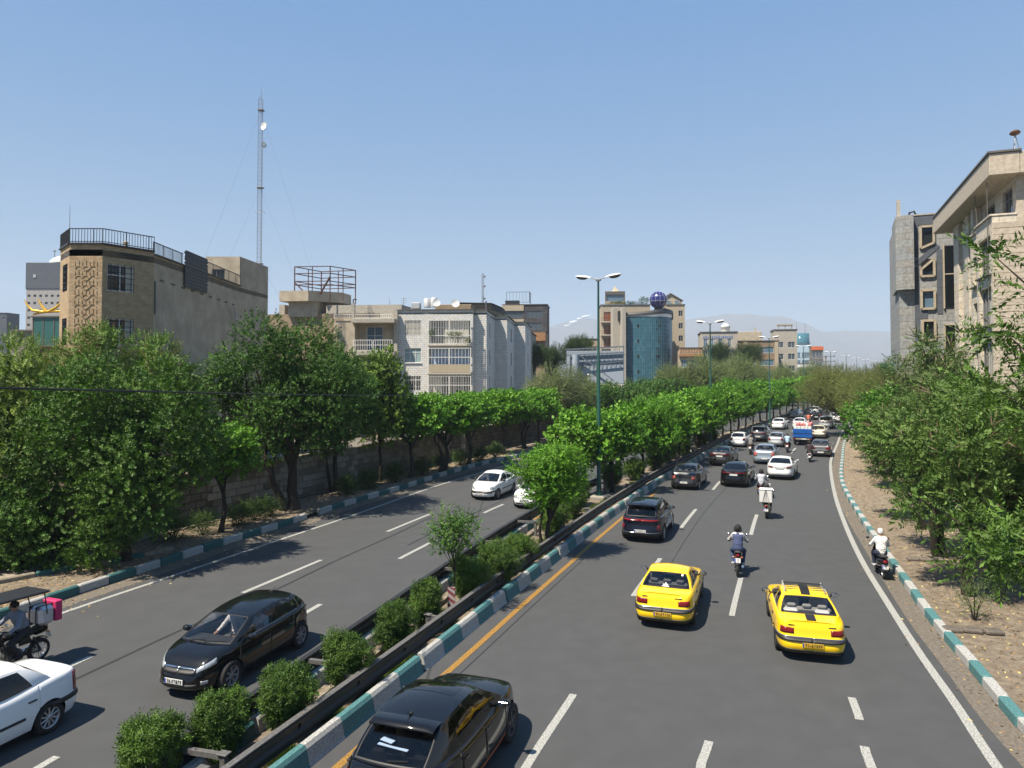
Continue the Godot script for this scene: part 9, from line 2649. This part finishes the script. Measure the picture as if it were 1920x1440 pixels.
func truck(at: Vector2, h: float):
	var t = thing("pickup_truck", "blue flatbed truck with high tailgate and red and white packages on top", "truck", Vector3(at.x, 0.006, at.y), -h)
	for s in [1.0, -1.0]:
		add_wheel(t, Vector3(0.78 * s, 0.36, 0), 0.36, 3, M.dark_alloy, s); add_wheel(t, Vector3(0.78 * s, 0.36, -2.55), 0.36, 3, M.dark_alloy, s)
	var m := MB.new()
	for s in [1.0, -1.0]: m.box(Vector3(0.4 * s, 0.55, -0.8), Vector3(0.1, 0.16, 4.4))
	m.box(Vector3(0, 0.36, 0), Vector3(1.5, 0.12, 0.12)); m.box(Vector3(0, 0.58, 1.0), Vector3(1.6, 0.12, 0.1)); obj("chassis", m, M.underbody, t)
	m = MB.new(); m.bbox(Vector3(0, 0.76, -0.2), Vector3(1.72, 0.08, 2.7), 0.02)
	for s in [1.0, -1.0]: m.bbox(Vector3(0.86 * s, 1.2, -0.2), Vector3(0.05, 0.86, 2.7), 0.015)
	obj("load_bed", m, M.paint_truck_blue, t)
	for e in [[0.98, 0.36], [1.42, 0.46]]:
		m = MB.new(); m.bbox(Vector3(0, e[0], 1.16), Vector3(1.74, e[1], 0.05), 0.015, Basis(Vector3.RIGHT, 0.0))
		for k in 5: m.box(Vector3(-0.7 + 0.35 * k, e[0], 1.19), Vector3(0.03, e[1] - 0.06, 0.02))
		obj("tailgate_panel", m, M.paint_truck_blue, t)
	m = MB.new()
	for k in 2: m.box(Vector3(0, [0.79, 1.2][k], 1.17), Vector3(1.76, 0.05, 0.05))
	obj("tailgate_frame", m, M.black_metal, t)
	m = MB.new(); m.bbox(Vector3(0, 0.66, 1.12), Vector3(1.3, 0.14, 0.08), 0.02); obj("rear_bumper", m, M.cream_plaster, t)
	for s in [1.0, -1.0]:
		m = MB.new(); m.bbox(Vector3(0.74 * s, 0.66, 1.14), Vector3(0.2, 0.12, 0.06), 0.02); obj("tail_light", m, M.red_lamp, t)
		m = MB.new(); m.bbox(Vector3(0.8 * s, 0.42, 0.5), Vector3(0.24, 0.4, 0.02), 0.005); obj("mud_flap", m, M.black_plastic, t)
	m = MB.new()
	var prof := [Vector2(-1.6, 0.5), Vector2(-1.6, 1.72), Vector2(-1.75, 1.82), Vector2(-2.45, 1.80), Vector2(-2.95, 1.22), Vector2(-3.75, 1.1), Vector2(-3.95, 0.95), Vector2(-3.95, 0.5)]
	m.flat()
	for i in prof.size():
		var p: Vector2 = prof[i]; var q: Vector2 = prof[(i + 1) % prof.size()]
		m.quad(Vector3(-0.8, p.y, p.x), Vector3(-0.8, q.y, q.x), Vector3(0.8, q.y, q.x), Vector3(0.8, p.y, p.x))
	for s in [1.0, -1.0]:
		for i in range(1, prof.size() - 1): m.tri(Vector3(0.8 * s, prof[0].y, prof[0].x), Vector3(0.8 * s, prof[i].y, prof[i].x), Vector3(0.8 * s, prof[i + 1].y, prof[i + 1].x))
	obj("cab", m, M.paint_truck_blue, t)
	m = MB.new(); m.box(Vector3(0, 1.5, -1.58), Vector3(1.2, 0.36, 0.03)); obj("rear_window", m, M.dark_pane, t)
	for s in [1.0, -1.0]:
		m = MB.new(); m.box(Vector3(0.805 * s, 1.46, -2.1), Vector3(0.02, 0.42, 0.7)); obj("side_window", m, M.dark_pane, t)
		m = MB.new(); m.bbox(Vector3(0.98 * s, 1.4, -2.7), Vector3(0.16, 0.22, 0.06), 0.02); m.bar(Vector3(0.78 * s, 1.3, -2.6), Vector3(0.95 * s, 1.36, -2.7), 0.03, 0.03); obj("door_mirror", m, M.black_plastic, t)
	add_plate(t, Vector3(0.1, 0.66, 1.17), 0.0, "", M.plate_white, 0.5, 0.11)
	var r := RandomNumberGenerator.new(); r.seed = 17
	var cargo = thing("load_of_packages", "red and white wrapped packages heaped on the blue truck", "packages", Vector3(at.x, 0.006, at.y), -h)
	for i in 5:
		for j in 4:
			m = MB.new(); m.bbox(Vector3(-0.66 + 0.33 * i, 1.36, 0.85 - 0.55 * j), Vector3(0.31, 1.08, 0.5), 0.03); obj("package", m, M.box_white, cargo)
	for i in 6:
		for j in 4:
			m = MB.new(); m.bbox(Vector3(-0.7 + 0.28 * i, 2.04 + r.randf_range(-0.05, 0.06), 0.8 - 0.52 * j), Vector3(0.26, r.randf_range(0.22, 0.34), 0.48), 0.04, Basis(Vector3.UP, r.randf_range(-0.1, 0.1)))
			obj("package", m, M.box_white if (i * 3 + j) % 4 == 0 else M.pack_pink, cargo)
func bikes():
	var skin := Color(0.30, 0.18, 0.12); var black := Color(0.012, 0.012, 0.013); var hair := Color(0.014, 0.011, 0.009); var eye := Color(0.01, 0.01, 0.01); var lip := Color(0.2, 0.08, 0.06)
	var bike = rider_shape("bike", "helmet"); var bike2 = rider_shape("bike", ""); var sco = rider_shape("scooter", "cap"); var sco2 = rider_shape("scooter", "helmet")
	var sit := func(label: String, rl: String, p: Vector2, h: float, kind: String, shape, cols: Array, mt, o := {}, split = null):
		var back: float = 0.62 if kind == "m" else 0.55
		var c := ahead(p, h, back)
		var at := Vector3(c.x, 0.006, c.y)
		var b
		if kind == "m": b = make_motorcycle(label, at, -h, mt, o)
		else: b = make_scooter(label, at, -h, mt, o)
		make_rider(rl, shape, cols, at, -h, "", split)
		return b
	var hd := heading_at(MR, -25.0) - 0.05
	sit.call("black motorcycle in the middle lane under the rider in denim", "person in a blue denim gilet, white sleeves and black helmet riding a motorcycle", Vector2(8.05, -25.5), hd, "m", bike, [skin, Color(0.045, 0.06, 0.13), Color(0.03, 0.05, 0.11), Color(0.5, 0.5, 0.5), Color(0.012, 0.012, 0.013), eye, lip], M.paint_black, {plate = "12"},
		func(v, tg, c): return Color(0.48, 0.46, 0.44) if tg == 1 and absf(v.x) > 0.19 and v.y > 1.12 else Color(0.5, 0.5, 0.5) if tg == 1 and v.y > 1.40 and absf(v.x) > 0.05 else c)
	var h := heading_at(KR, -25.5) - 0.06
	sit.call("black scooter with a big red tail lamp hugging the right kerb", "person in a white jacket and white cap riding the black scooter by the kerb", Vector2(13.1, -25.2), h, "s", sco, [skin, Color(0.62, 0.62, 0.60), Color(0.022, 0.028, 0.06), Color(0.6, 0.6, 0.6), Color(0.66, 0.66, 0.65), eye, lip], M.paint_black, {plate = "78", mirror = M.black_plastic})
	h = heading_at(MR, -36.0)
	sit.call("delivery scooter with a beige tail carrying a tall white box", "person in dark clothes hidden in front of the white delivery box", Vector2(12.65, -35.5), h, "s", sco2, [skin, Color(0.02, 0.02, 0.03), black, black, Color(0.03, 0.03, 0.035), eye, lip], M.cream_shell, {plate = "5"})
	var c := ahead(Vector2(12.65, -35.5), h, 0.55)
	var bx = thing("delivery_box", "tall white delivery box strapped on the back of the scooter", "box", Vector3(c.x, 0.82, c.y), -h)
	var m := MB.new(); m.bbox(Vector3(0, 0.33, 0.62), Vector3(0.6, 0.62, 0.5), 0.03); obj("box", m, M.box_white, bx)
	m = MB.new(); m.bbox(Vector3(0, 0.66, 0.62), Vector3(0.64, 0.05, 0.54), 0.015); obj("lid", m, M.box_white, bx)
	m = MB.new()
	for s in [-1.0, 1.0]: m.bar(Vector3(0.02 * s, 0.64, 0.88), Vector3(0.16 * s, 0.02, 0.88), 0.025, 0.012); m.bar(Vector3(0.02 * s, 0.64, 0.88), Vector3(0.05 * s, 0.05, 0.882), 0.02, 0.012)
	obj("strap", m, M.strap, bx)
	h = heading_at(MR, -41.0)
	sit.call("motorcycle with a red tail lamp just ahead of the delivery scooter", "person in a pale grey shirt and black helmet ahead of the delivery scooter", Vector2(14.05, -40.3), h, "m", bike, [skin, Color(0.36, 0.37, 0.42), black, black, black, eye, lip], M.paint_black, {})
	h = heading_at(MR, -63.0)
	sit.call("motorcycle trailing the white hatchback beside the median", "person in a grey top riding behind the white hatchback", Vector2(21.0, -62.8), h, "m", bike2, [skin, Color(0.17, 0.165, 0.165), Color(0.12, 0.12, 0.12), black, hair, eye, lip], M.paint_grey, {})
	sit.call("red-lamped motorcycle right of the silver hatchback", "person in a light blue shirt riding right of the silver hatchback", Vector2(24.8, -64.2), h, "m", bike2, [skin, Color(0.30, 0.42, 0.56), Color(0.03, 0.03, 0.04), black, hair, eye, lip], M.paint_red, {fender = M.paint_red})
	sit.call("white-tailed scooter beside the dark grey boxy saloon", "person in a dark purple-brown top on the white-tailed scooter", Vector2(24.05, -57.6), heading_at(MR, -58.0), "s", sco2, [skin, Color(0.035, 0.022, 0.026), black, black, black, eye, lip], M.paint_white, {mirror = M.black_plastic})
	sit.call("dark motorcycle far ahead in the middle lane", "person in an orange-red jacket riding far ahead", Vector2(39.7, -95.4), heading_at(MR, -95.0), "m", bike2, [skin, Color(0.50, 0.12, 0.06), black, black, hair, eye, lip], M.paint_grey, {})
	h = deg_to_rad(180.0 + 22.0)
	sit.call("black motorcycle with windscreen on the left road under a black canopy", "person in a grey-blue shirt and dark trousers riding under the black canopy", Vector2(-11.95, -18.1), h, "m", bike2, [skin, Color(0.17, 0.19, 0.24), Color(0.014, 0.014, 0.016), black, hair, eye, lip], M.paint_black, {})
	c = ahead(Vector2(-11.95, -18.1), h, 0.62)
	var cp = thing("canopy", "flat black sun canopy mounted over the motorcycle on the left road", "canopy", Vector3(c.x, 0.006, c.y), -h)
	m = MB.new()
	m.bbox(Vector3(0, 1.83, -0.12), Vector3(0.86, 0.06, 1.45), 0.02, Basis(Vector3.RIGHT, 0.03)); obj("roof_panel", m, M.canopy_black, cp)
	m = MB.new()
	for s in [-1.0, 1.0]:
		m.tube([Vector3(0.24 * s, 0.95, -0.5), Vector3(0.3 * s, 1.4, -0.78), Vector3(0.34 * s, 1.8, -0.72)], [0.014, 0.014, 0.014], 6)
		m.tube([Vector3(0.12 * s, 0.75, 0.75), Vector3(0.3 * s, 1.3, 0.62), Vector3(0.36 * s, 1.8, 0.5)], [0.014, 0.014, 0.014], 6)
	obj("canopy_frame", m, M.black_metal, cp)
	var rows := []
	for i in 5:
		var row := []
		for k in 7: row.append(Vector3(lerpf(-0.3, 0.3, k / 6.0), lerpf(0.98, 1.74, i / 4.0), -0.6 - 0.16 * sin(i * 0.7) - 0.05 * (1 - pow((k - 3) / 3.0, 2))))
		rows.append(row)
	m = MB.new(); m.grid(rows); obj("windscreen", m, M.wind_screen_plastic, cp)
	m = MB.new()
	var pts := []; var rad := []
	for i in 13: pts.append(Vector3(-0.12 + 0.26 * sin(PI * i / 12.0), 1.18 + 0.36 * i / 12.0, -0.8 - 0.02 * sin(PI * i / 12.0))); rad.append(0.012)
	m.tube(pts, rad, 5, false); m.bar(pts[0], pts[12], 0.02, 0.02); obj("windscreen_mark", m, M.black_print, cp)
	bx = thing("luggage_box", "silver foil-wrapped box strapped behind the canopied motorcycle's rider", "box", Vector3(c.x, 0.9, c.y), -h)
	m = MB.new(); m.bbox(Vector3(0, 0.27, 0.66), Vector3(0.56, 0.46, 0.4), 0.08); obj("box", m, M.foil, bx)
	m = MB.new()
	for x in [-0.12, 0.12]: m.box(Vector3(x, 0.27, 0.66), Vector3(0.03, 0.475, 0.415))
	obj("strap", m, M.strap, bx)
	bx = thing("luggage_box", "pink box hanging at the very back of the canopied motorcycle", "box", Vector3(c.x, 0.9, c.y), -h)
	m = MB.new(); m.bbox(Vector3(0, 0.3, 0.97), Vector3(0.5, 0.5, 0.18), 0.015); obj("box", m, M.pink_box, bx)
